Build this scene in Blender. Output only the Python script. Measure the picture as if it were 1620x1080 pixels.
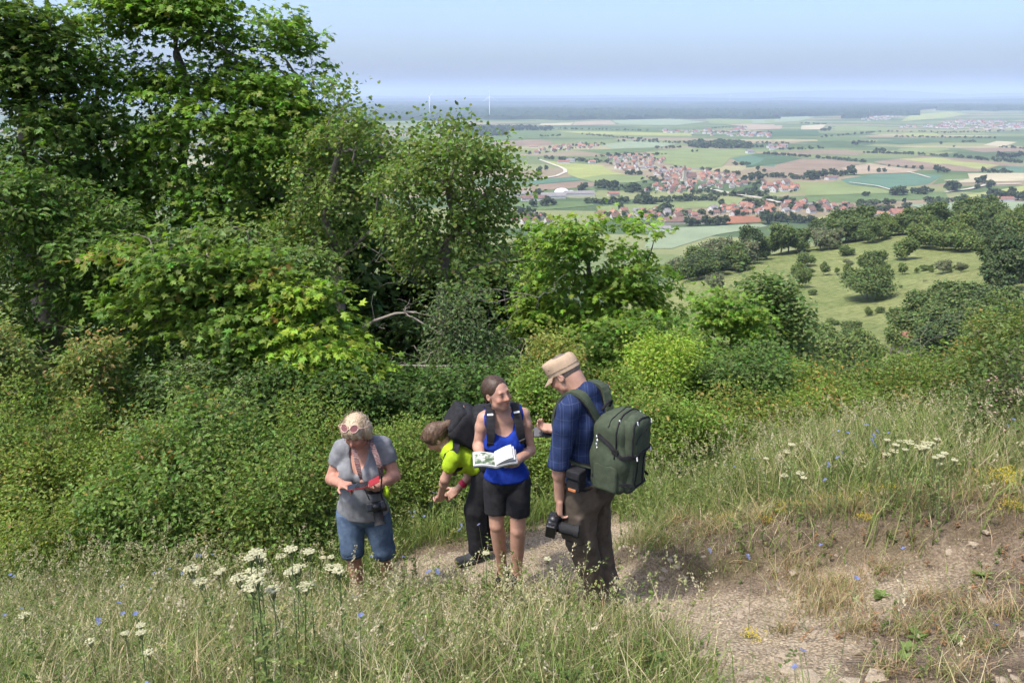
import bpy, math, random
import numpy as np
from mathutils import Vector, Matrix
for o in list(bpy.data.objects): bpy.data.objects.remove(o, do_unlink=True)
SC = bpy.context.scene
COL = SC.collection
R = math.radians
# ------------------------------------------------------------------ camera
FPX, TH = 1250.0, R(17.33)           # focal length in photo pixels, downward pitch
cam = bpy.data.objects.new('camera', bpy.data.cameras.new('camera')); COL.objects.link(cam)
cam.data.sensor_width = 36; cam.data.lens = 36*FPX/1620
cam.data.clip_start = .05; cam.data.clip_end = 90000
cam.location = (0, 0, 0); cam.rotation_euler = (math.pi/2-TH, 0, 0)
SC.camera = cam
# ------------------------------------------------------------------ sky, sun, exposure
SUN_EL, SUN_AZ = R(61), R(238)       # azimuth clockwise from +Y
wd = bpy.data.worlds.new('World'); SC.world = wd; wd.use_nodes = True
nt = wd.node_tree
bg = nt.nodes['Background']
sky = nt.nodes.new('ShaderNodeTexSky'); sky.sky_type = 'NISHITA'; sky.sun_disc = False
sky.sun_elevation = SUN_EL; sky.sun_rotation = SUN_AZ; sky.altitude = 950
sky.air_density = .75; sky.dust_density = 8; sky.ozone_density = 4
nt.links.new(sky.outputs[0], bg.inputs[0]); bg.inputs[1].default_value = .14
sun = bpy.data.objects.new('sun', bpy.data.lights.new('sun', 'SUN')); COL.objects.link(sun)
sun.data.energy = 2.0; sun.data.angle = R(6); sun.data.color = (1, .955, .88)
sd = Vector((math.sin(SUN_AZ)*math.cos(SUN_EL), math.cos(SUN_AZ)*math.cos(SUN_EL), math.sin(SUN_EL)))
sun.rotation_euler = sd.to_track_quat('Z', 'Y').to_euler()
vs = SC.view_settings
vs.view_transform = 'Standard'; vs.look = 'None'; vs.gamma = 1; vs.exposure = 1.35; vs.use_curve_mapping = False
cy = SC.cycles
cy.max_bounces = 7; cy.diffuse_bounces = 4; cy.glossy_bounces = 2; cy.transmission_bounces = 5; cy.volume_bounces = 1
cy.transparent_max_bounces = 4; cy.use_denoising = True; cy.sample_clamp_indirect = 6
try: cy.denoiser = 'OPENIMAGEDENOISE'
except Exception: pass
cy.use_adaptive_sampling = True; cy.adaptive_threshold = .03
# ------------------------------------------------------------------ helpers
rng = np.random.default_rng(7)
def nrm(v): return v/np.maximum(np.linalg.norm(v, axis=-1, keepdims=True), 1e-9)
CT, ST = math.cos(TH), math.sin(TH)
def ray(px, py):
    r, u = (px-810)/FPX, (540-py)/FPX
    return np.array([r, CT+u*ST, -ST+u*CT])
def P(px, py, Y):                    # world point on the ray through a photo pixel at forward distance Y
    d = ray(px, py); return d*(Y/d[1])
PLAIN = -180.0
def plainpt(px, py, dz=0.0):
    d = ray(px, py); p = d*(PLAIN/d[2]); return np.array([p[0], p[1], plain_z(p[0], p[1])+dz])
def pxm(Y, z): return (Y*CT-z*ST)/FPX   # metres per photo pixel at a place
def npmesh(name, V, faces, mat=None, col=None, smooth=False, midx=None):
    me = bpy.data.meshes.new(name)
    if not isinstance(faces, (list, tuple)): faces = [faces]
    faces = [np.asarray(f, dtype=np.int32) for f in faces if len(f)]
    V = np.asarray(V, dtype=np.float32)
    me.vertices.add(len(V)); me.vertices.foreach_set('co', V.ravel())
    li = np.concatenate([f.ravel() for f in faces]); tot = np.concatenate([np.full(len(f), f.shape[1], np.int32) for f in faces])
    me.loops.add(len(li)); me.loops.foreach_set('vertex_index', li)
    st = np.concatenate([[0], np.cumsum(tot)[:-1]]).astype(np.int32)
    me.polygons.add(len(tot)); me.polygons.foreach_set('loop_start', st)
    if midx is not None: me.polygons.foreach_set('material_index', np.asarray(midx, np.int32))
    me.polygons.foreach_set('use_smooth', np.full(len(tot), smooth))
    me.update(calc_edges=True)
    if col is not None:
        c = np.ones((len(V), 4), np.float32); c[:, :col.shape[1]] = col
        a = me.color_attributes.new('col', 'FLOAT_COLOR', 'POINT'); a.data.foreach_set('color', c.ravel())
    for m in (mat if isinstance(mat, (list, tuple)) else [mat]):
        if m is not None: me.materials.append(m)
    return me
def link(name, me, parent=None, loc=None, label=None, cat=None, group=None, kind=None):
    o = bpy.data.objects.new(name, me); COL.objects.link(o)
    if parent is not None: o.parent = parent
    if loc is not None: o.location = tuple(float(q) for q in loc)
    for k, v in (('label', label), ('category', cat), ('group', group), ('kind', kind)):
        if v: o[k] = v
    return o
def copy_thing(o, loc=None, rz=0, sc=1, label=None, group=None, parent=None):
    c = o.copy(); COL.objects.link(c); c.parent = parent
    if loc is not None: c.location = tuple(float(q) for q in loc)
    if rz: c.rotation_euler = (0, 0, rz)
    if sc != 1: c.scale = (sc, sc, sc) if not hasattr(sc, '__len__') else sc
    if label: c['label'] = label
    if group: c['group'] = group
    for ch in o.children:
        copy_thing(ch, parent=c)
    return c
class MB:                            # collects simple solids into one mesh
    def __init__(s): s.V = []; s.F3 = []; s.F4 = []; s.M3 = []; s.M4 = []; s.n = 0; s.C = []
    def add(s, V, F, m=0, c=(1, 1, 1)):
        V = np.asarray(V, float)
        for f in F:
            f = [i+s.n for i in f]
            if len(f) == 3: s.F3.append(f); s.M3.append(m)
            elif len(f) == 4: s.F4.append(f); s.M4.append(m)
            else:
                for k in range(1, len(f)-1): s.F3.append([f[0], f[k], f[k+1]]); s.M3.append(m)
        s.V.append(V); s.n += len(V); s.C.append(np.tile(c, (len(V), 1)))
        return s
    def box(s, c, h, Rm=None, m=0, col=(1, 1, 1), taper=1.0):
        sg = np.array([(-1,-1,-1),(1,-1,-1),(1,1,-1),(-1,1,-1),(-1,-1,1),(1,-1,1),(1,1,1),(-1,1,1)], float)
        V = sg*np.asarray(h, float); V[4:, :2] *= taper
        if Rm is not None: V = V@np.asarray(Rm).T
        return s.add(V+np.asarray(c, float), [(0,3,2,1),(4,5,6,7),(0,1,5,4),(1,2,6,5),(2,3,7,6),(3,0,4,7)], m, col)
    def tube(s, pts, rad, n=8, m=0, col=(1, 1, 1), cap=True):
        pts = np.asarray(pts, float); k = len(pts); rad = np.broadcast_to(rad, (k,))
        d = np.gradient(pts, axis=0); d = nrm(d); V = []
        ref = np.array([.31, .2, .93]) if abs(d[0] @ np.array([.31, .2, .93])) < .9 else np.array([1., 0, 0])
        for i in range(k):
            a = nrm(np.cross(d[i], ref)); b = np.cross(d[i], a)
            t = np.arange(n)*2*math.pi/n
            V.append(pts[i]+rad[i]*(np.cos(t)[:, None]*a+np.sin(t)[:, None]*b))
        F = [(i*n+j, i*n+(j+1) % n, (i+1)*n+(j+1) % n, (i+1)*n+j) for i in range(k-1) for j in range(n)]
        if cap: F += [tuple(range(n))[::-1], tuple((k-1)*n+j for j in range(n))]
        return s.add(np.concatenate(V), F, m, col)
    def ribbon(s, pts, wid, nor, th=.004, m=0, col=(1, 1, 1)):   # flat strap along pts, normals nor, width wid
        pts = np.asarray(pts, float); k = len(pts); nor = nrm(np.broadcast_to(np.asarray(nor, float), (k, 3)))
        d = nrm(np.gradient(pts, axis=0)); w = nrm(np.cross(d, nor)); wid = np.broadcast_to(wid, (k,))[:, None]/2
        V = np.stack([pts-w*wid+nor*th, pts+w*wid+nor*th, pts+w*wid-nor*th, pts-w*wid-nor*th], 1).reshape(-1, 3)
        F = [(i*4+j, i*4+(j+1) % 4, i*4+4+(j+1) % 4, i*4+4+j) for i in range(k-1) for j in range(4)]+[(3, 2, 1, 0), tuple(k*4-4+j for j in range(4))]
        return s.add(V, F, m, col)
    def mesh(s, name, mats, smooth=False):
        return npmesh(name, np.concatenate(s.V), [np.array(s.F3, int).reshape(-1, 3), np.array(s.F4, int).reshape(-1, 4)], mats,
                      np.concatenate(s.C), smooth, np.array(s.M3+s.M4, int))
# ------------------------------------------------------------------ value noise in numpy
_perm = np.random.default_rng(3).random((64, 64, 64)).astype(np.float32)
def vnoise(p, freq=1.0, octv=3):
    p = np.asarray(p, float)*freq; out = np.zeros(p.shape[:-1]); amp = .5
    for _ in range(octv):
        i = np.floor(p).astype(int); f = p-i; f = f*f*(3-2*f)
        r = 0
        for dx in (0, 1):
            for dy in (0, 1):
                for dz in (0, 1):
                    w = (f[..., 0] if dx else 1-f[..., 0])*(f[..., 1] if dy else 1-f[..., 1])*(f[..., 2] if dz else 1-f[..., 2])
                    r = r+w*_perm[(i[..., 0]+dx) & 63, (i[..., 1]+dy) & 63, (i[..., 2]+dz) & 63]
        out += amp*(r-.5)*2; p = p*2.03+17.7; amp *= .5
    return out
# ------------------------------------------------------------------ materials
def nodes(name):
    m = bpy.data.materials.new(name); m.use_nodes = True; t = m.node_tree
    return m, t, t.nodes['Principled BSDF'], t.nodes['Material Output']
def N(t, typ, **kw):
    n = t.nodes.new(typ)
    for k, v in kw.items():
        if k[0] == 'i' and k[1:].isdigit(): n.inputs[int(k[1:])].default_value = v
        else: setattr(n, k, v)
    return n
def ramp(t, stops, fac):
    r = t.nodes.new('ShaderNodeValToRGB'); e = r.color_ramp.elements
    while len(e) < len(stops): e.new(.5)
    for q, (p, c) in zip(e, stops): q.position = p; q.color = (*c, 1)
    t.links.new(fac, r.inputs[0]); return r.outputs[0]
def noise(t, scale, detail=4, rough=.55, vec=None, coord='Object'):
    n = N(t, 'ShaderNodeTexNoise'); n.inputs['Scale'].default_value = scale; n.inputs['Detail'].default_value = detail; n.inputs['Roughness'].default_value = rough
    if vec is None: vec = N(t, 'ShaderNodeTexCoord').outputs[coord]
    t.links.new(vec, n.inputs['Vector']); return n.outputs[0]
def bump(t, b, h, strength=.3, dist=.01):
    n = N(t, 'ShaderNodeBump'); n.inputs['Strength'].default_value = strength; n.inputs['Distance'].default_value = dist
    t.links.new(h, n.inputs['Height']); t.links.new(n.outputs[0], b.inputs['Normal'])
def mul(t, a, b, mode='MULTIPLY', fac=1.0):
    n = N(t, 'ShaderNodeMix', data_type='RGBA', blend_type=mode); n.inputs[0].default_value = fac
    for s, i in ((a, 6), (b, 7)):
        if hasattr(s, 'links'): t.links.new(s, n.inputs[i])
        else: n.inputs[i].default_value = (*s, 1)
    return n.outputs[2]
def mat(name, base, rough=.7, spec=.3, var=.25, scale=20, bmp=0, bdist=.005, metal=0, usecol=False):
    m, t, b, o = nodes(name)
    b.inputs['Roughness'].default_value = rough; b.inputs['Specular IOR Level'].default_value = spec; b.inputs['Metallic'].default_value = metal
    n = noise(t, scale)
    lo, hi = tuple(c*(1-var) for c in base), tuple(min(1, c*(1+var)) for c in base)
    c = ramp(t, [(.3, lo), (.7, hi)], n)
    if usecol:
        a = N(t, 'ShaderNodeVertexColor', layer_name='col'); c = mul(t, c, a.outputs[0])
    t.links.new(c, b.inputs['Base Color'])
    if bmp: bump(t, b, noise(t, scale*4, 3), bmp, bdist)
    return m
def leafmat(name, trans=.42, gain=(1.45, 1.5, .8), rough=.5, spec=.22):
    m, t, b, o = nodes(name)
    a = N(t, 'ShaderNodeVertexColor', layer_name='col')
    t.links.new(a.outputs[0], b.inputs['Base Color']); b.inputs['Roughness'].default_value = rough; b.inputs['Specular IOR Level'].default_value = spec
    tr = N(t, 'ShaderNodeBsdfTranslucent'); t.links.new(mul(t, a.outputs[0], gain), tr.inputs[0])
    mx = N(t, 'ShaderNodeMixShader'); mx.inputs[0].default_value = trans
    t.links.new(b.outputs[0], mx.inputs[1]); t.links.new(tr.outputs[0], mx.inputs[2]); t.links.new(mx.outputs[0], o.inputs[0])
    return m
LEAF = leafmat('leaf'); GRASS = leafmat('grass_blade', .3, (1.1, 1.2, .8), .6, .25); FARLEAF = leafmat('far_leaf', .2, (1.1, 1.2, .8), .7, .15)
BARK = mat('bark', (.17, .145, .115), .9, .1, .4, 14, .5, .02)
DEADWOOD = mat('dead_wood', (.22, .195, .165), .9, .1, .3, 14, .4, .01)
# ------------------------------------------------------------------ terrain heights
def tps(X, v):
    X = np.asarray(X, float); n = len(X)
    r = np.linalg.norm(X[:, None]-X[None], axis=2); K = np.where(r > 0, r*r*np.log(np.maximum(r, 1e-9)), 0)+np.eye(n)*.02
    Pm = np.c_[np.ones(n), X]; A = np.block([[K, Pm], [Pm.T, np.zeros((3, 3))]])
    w = np.linalg.solve(A, np.r_[v, 0, 0, 0])
    def f(Q):
        Q = np.asarray(Q, float); sh = Q.shape[:-1]; Q = Q.reshape(-1, 2); out = np.empty(len(Q))
        for i in range(0, len(Q), 20000):
            q = Q[i:i+20000]; r = np.linalg.norm(q[:, None]-X[None], axis=2)
            out[i:i+20000] = np.where(r > 0, r*r*np.log(np.maximum(r, 1e-9)), 0)@w[:n]+w[n]+q@w[n+1:]
        return out.reshape(sh)
    return f
cps = [P(*a) for a in [(935,950,4.5),(795,925,5.1),(570,948,5.45),(745,874,6.0),(600,1080,2.95),(100,1080,3.2),(1300,1075,2.85),(1600,1060,2.7),
  (1600,860,4.2),(1300,880,4.6),(1100,872,5.2),(1000,840,6.0),(1300,806,5.2),(1600,775,5.0),(1500,700,7.0),(1200,740,7.4),(1050,780,7.6),
  (850,815,7.3),(650,855,7.0),(450,890,6.6),(100,920,6.2)]]
cps += [np.array(a, float) for a in [(-6,10,-6.2),(-1,10,-5.8),(4,10,-4.9),(8,10,-4.4),(-8,15,-9.2),(0,15,-8.4),(6,15,-7.2),(12,15,-6),
  (0,0,-1.6),(-3,0,-1.8),(3,0,-1.3),(-8,4,-3.9),(8,3,-1.7),(10,7,-3.0),(-12,8,-5.4),(-12,0,-2.6),(12,0,-.9)]]
cps = np.array(cps)
near_z = tps(cps[:, :2], cps[:, 2])
def sY(px, py, Y): p = P(px, py, Y); return (p[0]/Y, math.log(Y), p[2]/Y)
sp = []
for s in (-1.2, -.7, -.3, 0, .3, .6, .9):
    for Y in (13, 16):
        x = s*Y; sp.append((s, math.log(Y), float(near_z(np.array([max(-13, min(13, x)), Y])))/Y))
for s, Y, z in [(-1,30,-17),(-.4,30,-16),(0,30,-15),(.3,30,-13.2),(.6,30,-12.2),(1,30,-11),(-1,60,-30),(-.4,60,-29),(0,60,-27),(.3,60,-25.5),(.6,60,-24.5),(1,60,-20),
  (-1,120,-55),(-.4,120,-56),(0,120,-54),(.3,120,-50),(.6,120,-48),(1,120,-38),(-1,250,-105),(-.4,250,-105),(0,250,-92),(-.6,600,-190),(0,500,-185),(.02,420,-150),(.04,300,-90),
  (0,700,-230),(.5,700,-200),(1,800,-170),(.3,620,-190),(1.2,300,-62)]: sp.append((s, math.log(Y), z/Y))
for a in [(1280,528,185),(1080,462,262),(1180,440,285),(1300,425,300),(1400,440,255),(1600,470,165),(1560,385,330),(1460,380,330),(1330,390,340),(1600,360,380),(1250,396,390),(1150,415,350),(1080,438,310),(1350,380,420),(1450,362,430),(1550,350,440),(1020,470,290),(1450,520,175),(1520,440,220)]:
    sp.append(sY(*a))
sp = np.array(sp)
slope_q = tps(sp[:, :2]*np.array([3., 1.]), sp[:, 2])
def plain_z(x, y):
    x = np.asarray(x, float); y = np.asarray(y, float); D = np.hypot(x, y)
    q = np.stack([x, y, 0*x], -1)
    far = np.clip((D-5200)/5000, 0, 1)
    return PLAIN+vnoise(q, 1/2500., 2)*8*np.clip((D-900)/1500, 0, 1)*(1-far)+far*(18+vnoise(q, 1/2600., 3)*34)
def slope_z(x, y):
    x = np.asarray(x, float); y = np.maximum(np.asarray(y, float), 10.)
    q = slope_q(np.stack([np.clip(x/y, -1.4, 1.4)*3, np.log(np.minimum(y, 900))], -1))
    return q*y
def ground_z(x, y):                  # hill only
    x = np.asarray(x, float); y = np.asarray(y, float)
    nz = near_z(np.stack([np.clip(x, -14, 14), np.clip(y, -1, 16)], -1))
    nz = nz+.028*vnoise(np.stack([x, y, 0*x], -1), 2.2, 4)+.05*vnoise(np.stack([x, y, 0*x+9], -1), .7, 2)
    w = np.clip((y-12)/4, 0, 1); w = w*w*(3-2*w)
    if np.all(w == 0): return nz
    return nz*(1-w)+slope_z(x, y)*w
def gpt(px, py, Y0=2.0, Y1=60.0, dz=0):       # where a photo pixel's ray meets the hill
    Ys = np.exp(np.linspace(math.log(Y0), math.log(Y1), 500)); d = ray(px, py); Q = d[None]*(Ys/d[1])[:, None]
    g = ground_z(Q[:, 0], Q[:, 1]); k = int(np.argmax(Q[:, 2] < g)); gpt.hit = bool(k); k = k or len(Ys)-1
    p = Q[k]; return np.array([p[0], p[1], g[k]+dz])
def mpt(px, py, Y0=90, Y1=700): return gpt(px, py, Y0, Y1)
def onhill(x, y, dz=0): return np.array([x, y, float(ground_z(np.array([x]), np.array([y]))[0])+dz])
def inpoly(x, y, poly):
    x = np.asarray(x); y = np.asarray(y); c = np.zeros(x.shape, bool); n = len(poly)
    for i in range(n):
        x1, y1 = poly[i][:2]; x2, y2 = poly[(i+1) % n][:2]
        c ^= ((y1 > y) != (y2 > y)) & (x < (x2-x1)*(y-y1)/((y2-y1) or 1e-9)+x1)
    return c
def topx(p):                         # world -> photo pixel (for density masks on the ground)
    p = np.asarray(p, float); f = p[..., 1]*CT-p[..., 2]*ST; u = p[..., 1]*ST+p[..., 2]*CT
    return 810+FPX*p[..., 0]/f, 540-FPX*u/f
def polyw(pts): return [gpt(*q)[:2] for q in pts]
# path and bare-earth outlines on the ground (world x, y)
PATH = polyw([(600,905),(640,870),(720,860),(800,845),(900,822),(960,815),(1030,822),(1045,850),(985,868),(965,890),(990,912),(1080,925),(1200,893),(1330,872),(1480,868),(1700,830),(1760,930),(1760,1130),(1160,1130),(1085,1030),(985,962),(880,935),(770,920),(660,930)])
GRAVEL = polyw([(620,900),(650,872),(730,866),(800,850),(900,826),(960,818),(1025,826),(1035,848),(975,870),(960,895),(990,915),(1080,935),(1250,915),(1400,905),(1560,890),(1560,915),(1400,950),(1330,1000),(1350,1130),(1170,1130),(1085,1020),(985,955),(880,930),(770,912),(670,922)])
BANK = polyw([(960,890),(1060,850),(1200,838),(1330,822),(1460,800),(1720,770),(1740,860),(1480,868),(1330,874),(1200,895),(1080,925),(985,915)])
def softmask(x, y, poly, r=.12, seed=0):
    q = np.stack([x, y, 0*x+seed], -1)
    ox = vnoise(q, 3., 3)*r*1.6; oy = vnoise(q+31, 3., 3)*r*1.6
    m = 0
    for a, b in ((0, 0), (r, 0), (-r, 0), (0, r), (0, -r)): m = m+inpoly(x+ox+a, y+oy+b, poly)
    return m/5.
# ------------------------------------------------------------------ near ground and path
def earthmat():
    m, t, b, o = nodes('hillside_earth')
    a = N(t, 'ShaderNodeVertexColor', layer_name='col'); sep = N(t, 'ShaderNodeSeparateColor'); t.links.new(a.outputs[0], sep.inputs[0])
    gv = ramp(t, [(.25, (.24, .19, .13)), (.5, (.355, .29, .20)), (.75, (.46, .385, .285))], noise(t, 9, 8, .7))
    vor = N(t, 'ShaderNodeTexVoronoi'); vor.inputs['Scale'].default_value = 55; t.links.new(N(t, 'ShaderNodeTexCoord').outputs['Object'], vor.inputs['Vector'])
    peb = ramp(t, [(.0, (1.25, 1.22, 1.18)), (.35, (1, 1, 1)), (.7, (.6, .57, .54))], vor.outputs['Distance'])
    gv = mul(t, gv, peb)
    dirt = ramp(t, [(.3, (.085, .062, .042)), (.55, (.16, .12, .085)), (.75, (.26, .21, .155))], noise(t, 6, 8, .7))
    dirt = mul(t, dirt, peb, fac=.5)
    soil = ramp(t, [(.3, (.045, .042, .02)), (.7, (.14, .12, .06))], noise(t, 12, 6, .7))
    x1 = N(t, 'ShaderNodeMix', data_type='RGBA'); t.links.new(sep.outputs[1], x1.inputs[0]); t.links.new(soil, x1.inputs[6]); t.links.new(dirt, x1.inputs[7])
    x2 = N(t, 'ShaderNodeMix', data_type='RGBA'); t.links.new(sep.outputs[0], x2.inputs[0]); t.links.new(x1.outputs[2], x2.inputs[6]); t.links.new(gv, x2.inputs[7])
    t.links.new(x2.outputs[2], b.inputs['Base Color']); b.inputs['Roughness'].default_value = .95; b.inputs['Specular IOR Level'].default_value = .1
    ad = N(t, 'ShaderNodeMath', operation='ADD'); t.links.new(noise(t, 40, 6, .7), ad.inputs[0]); t.links.new(vor.outputs['Distance'], ad.inputs[1])
    bump(t, b, ad.outputs[0], .8, .02)
    return m
EARTH = earthmat()
gx = np.concatenate([np.arange(-16, -4, .16), np.arange(-4, 5.5, .055), np.arange(5.5, 16.1, .16)])
gy = np.concatenate([np.arange(-1.5, 1.6, .16), np.arange(1.6, 7.6, .055), np.arange(7.6, 17, .16)])
GX, GY = np.meshgrid(gx, gy, indexing='ij')
GZ = ground_z(GX, GY)
mp = softmask(GX, GY, PATH); mg = softmask(GX, GY, GRAVEL, .16, 5); mb = softmask(GX, GY, BANK, .12, 9)
q3 = np.stack([GX, GY, 0*GX+3], -1)
GZ = GZ-.05*mp+mp*.035*np.maximum(vnoise(q3, 6, 3), -.2)+mp*.012*vnoise(q3, 25, 2)+mb*(.15+.07*vnoise(q3+7, 5, 3))
gcol = np.stack([np.clip(mg*1.1+mp*.25*(vnoise(q3+50, 3, 3)+.4), 0, 1), np.clip(np.maximum(mp, mb*.8), 0, 1), 0*mp], -1).reshape(-1, 3)
GVt = np.stack([GX, GY, GZ], -1).reshape(-1, 3)
nx, ny = GX.shape; ii, jj = np.meshgrid(np.arange(nx-1), np.arange(ny-1), indexing='ij'); i0 = ii*ny+jj
Fq = np.stack([i0, i0+ny, i0+ny+1, i0+1], -1).reshape(-1, 4)
onpath = (mp.reshape(-1)[Fq].mean(1) > .5)
def submesh(V, F, col):
    u, inv = np.unique(F, return_inverse=True); return V[u], inv.reshape(F.shape), col[u]
v_, f_, c_ = submesh(GVt, Fq[~onpath], gcol); link('hillside', npmesh('hillside', v_, f_, EARTH, c_, True), kind='structure')
v_, f_, c_ = submesh(GVt, Fq[onpath], gcol); PATHOBJ = link('path', npmesh('path', v_, f_, EARTH, c_, True), kind='structure')
def surf(x, y):                      # height of the built near surface incl. path hollow
    x = np.asarray(x, float); y = np.asarray(y, float)
    i = np.clip(np.searchsorted(gx, x)-1, 0, nx-2); j = np.clip(np.searchsorted(gy, y)-1, 0, ny-2)
    a = np.clip((x-gx[i])/(gx[i+1]-gx[i]), 0, 1); b = np.clip((y-gy[j])/(gy[j+1]-gy[j]), 0, 1)
    return GZ[i, j]*(1-a)*(1-b)+GZ[i+1, j]*a*(1-b)+GZ[i, j+1]*(1-a)*b+GZ[i+1, j+1]*a*b
# ------------------------------------------------------------------ hill slope down to the plain, incl. the meadow spur
def meadowmat():
    m, t, b, o = nodes('meadow')
    c = ramp(t, [(.25, (.10, .135, .045)), (.5, (.175, .195, .078)), (.75, (.235, .23, .105))], noise(t, .035, 9, .72))
    t.links.new(mul(t, c, ramp(t, [(.35, (.62, .68, .6)), (.6, (1.1, 1.1, 1.05))], noise(t, .5, 6, .7))), b.inputs['Base Color'])
    b.inputs['Roughness'].default_value = .95; b.inputs['Specular IOR Level'].default_value = .05
    bump(t, b, noise(t, .9, 6, .8), .9, .5)
    return m
MEADOW = meadowmat()
ys = np.exp(np.linspace(math.log(14.5), math.log(1400), 150)); ss = np.linspace(-1.4, 1.4, 140)
S_, Y_ = np.meshgrid(ss, ys, indexing='ij'); SX = S_*Y_
SZ = slope_z(SX, Y_)+vnoise(np.stack([SX, Y_, 0*SX], -1), .08, 4)*np.clip(Y_/100, .1, 1)*1.2
w = np.clip((Y_-700)/500, 0, 1)
SZ = SZ*(1-w)+w*(PLAIN-30); SZ = SZ-np.clip((18-Y_)/3.5, 0, 1)*.35
n1, n2 = S_.shape; ii, jj = np.meshgrid(np.arange(n1-1), np.arange(n2-1), indexing='ij'); i0 = ii*n2+jj
link('hill_slope', npmesh('hill_slope', np.stack([SX, Y_, SZ], -1).reshape(-1, 3), np.stack([i0, i0+n2, i0+n2+1, i0+1], -1).reshape(-1, 4), MEADOW, None, True), kind='structure')
# ------------------------------------------------------------------ plain with its fields
def fieldmat(name, c, var=.14, stripe=0):
    g = .3*c[0]+.6*c[1]+.1*c[2]; c = tuple((q*.86+g*.14)*.78 for q in c)
    m, t, b, o = nodes(name)
    k = ramp(t, [(.3, tuple(q*(1-var) for q in c)), (.7, tuple(q*(1+var) for q in c))], noise(t, .012, 6, .6))
    t.links.new(k, b.inputs['Base Color']); b.inputs['Roughness'].default_value = 1; b.inputs['Specular IOR Level'].default_value = 0
    return m
def plainmat():
    m, t, b, o = nodes('farmland')
    tc = N(t, 'ShaderNodeTexCoord'); mpn = N(t, 'ShaderNodeMapping'); mpn.inputs['Rotation'].default_value = (0, 0, .35); mpn.inputs['Scale'].default_value = (1/420., 1/170., 1)
    t.links.new(tc.outputs['Object'], mpn.inputs[0])
    vor = N(t, 'ShaderNodeTexVoronoi', distance='CHEBYCHEV', voronoi_dimensions='2D'); vor.inputs['Scale'].default_value = 1; vor.inputs['Randomness'].default_value = .85
    t.links.new(mpn.outputs[0], vor.inputs['Vector'])
    sep = N(t, 'ShaderNodeSeparateColor'); t.links.new(vor.outputs['Color'], sep.inputs[0])
    r = ramp(t, [(.0, (.105, .145, .065)), (.16, (.165, .195, .09)), (.32, (.085, .12, .06)), (.5, (.215, .225, .11)), (.62, (.14, .17, .08)), (.74, (.26, .205, .145)), (.86, (.115, .15, .085)), (.94, (.31, .275, .17))], sep.outputs[0])
    r.node.color_ramp.interpolation = 'CONSTANT'
    t.links.new(mul(t, r, ramp(t, [(.3, (.70, .74, .66)), (.7, (.92, .94, .88))], noise(t, .006, 7, .65))), b.inputs['Base Color'])
    b.inputs['Roughness'].default_value = 1; b.inputs['Specular IOR Level'].default_value = 0
    return m
FARM = plainmat()
D_ = np.exp(np.linspace(math.log(420), math.log(36000), 190)); A_ = np.linspace(-R(60), R(60), 190)
AA, DD = np.meshgrid(A_, D_, indexing='ij'); PX, PY = np.sin(AA)*DD, np.cos(AA)*DD
n1, n2 = AA.shape; ii, jj = np.meshgrid(np.arange(n1-1), np.arange(n2-1), indexing='ij'); i0 = ii*n2+jj
link('plain', npmesh('plain', np.stack([PX, PY, plain_z(PX, PY)], -1).reshape(-1, 3), np.stack([i0, i0+n2, i0+n2+1, i0+1], -1).reshape(-1, 4), FARM, None, True), kind='structure')
def c4(x, y): return 780+x/3.682, 130+y/3.682
def c5(x, y): return 1180+x/3.682, 130+y/3.682
def c6(x, y): return 1020+x/2.7, 300+y/2.7
FC = dict(lg=(.20,.25,.085), g=(.12,.18,.06), dg=(.075,.135,.06), teal=(.10,.19,.12), pt=(.24,.30,.17), yg=(.30,.33,.09), br=(.26,.19,.125), tan=(.36,.28,.18), lt=(.45,.39,.24), red=(.33,.14,.07))
FM = {k: fieldmat('field_'+k, v) for k, v in FC.items()}
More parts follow.
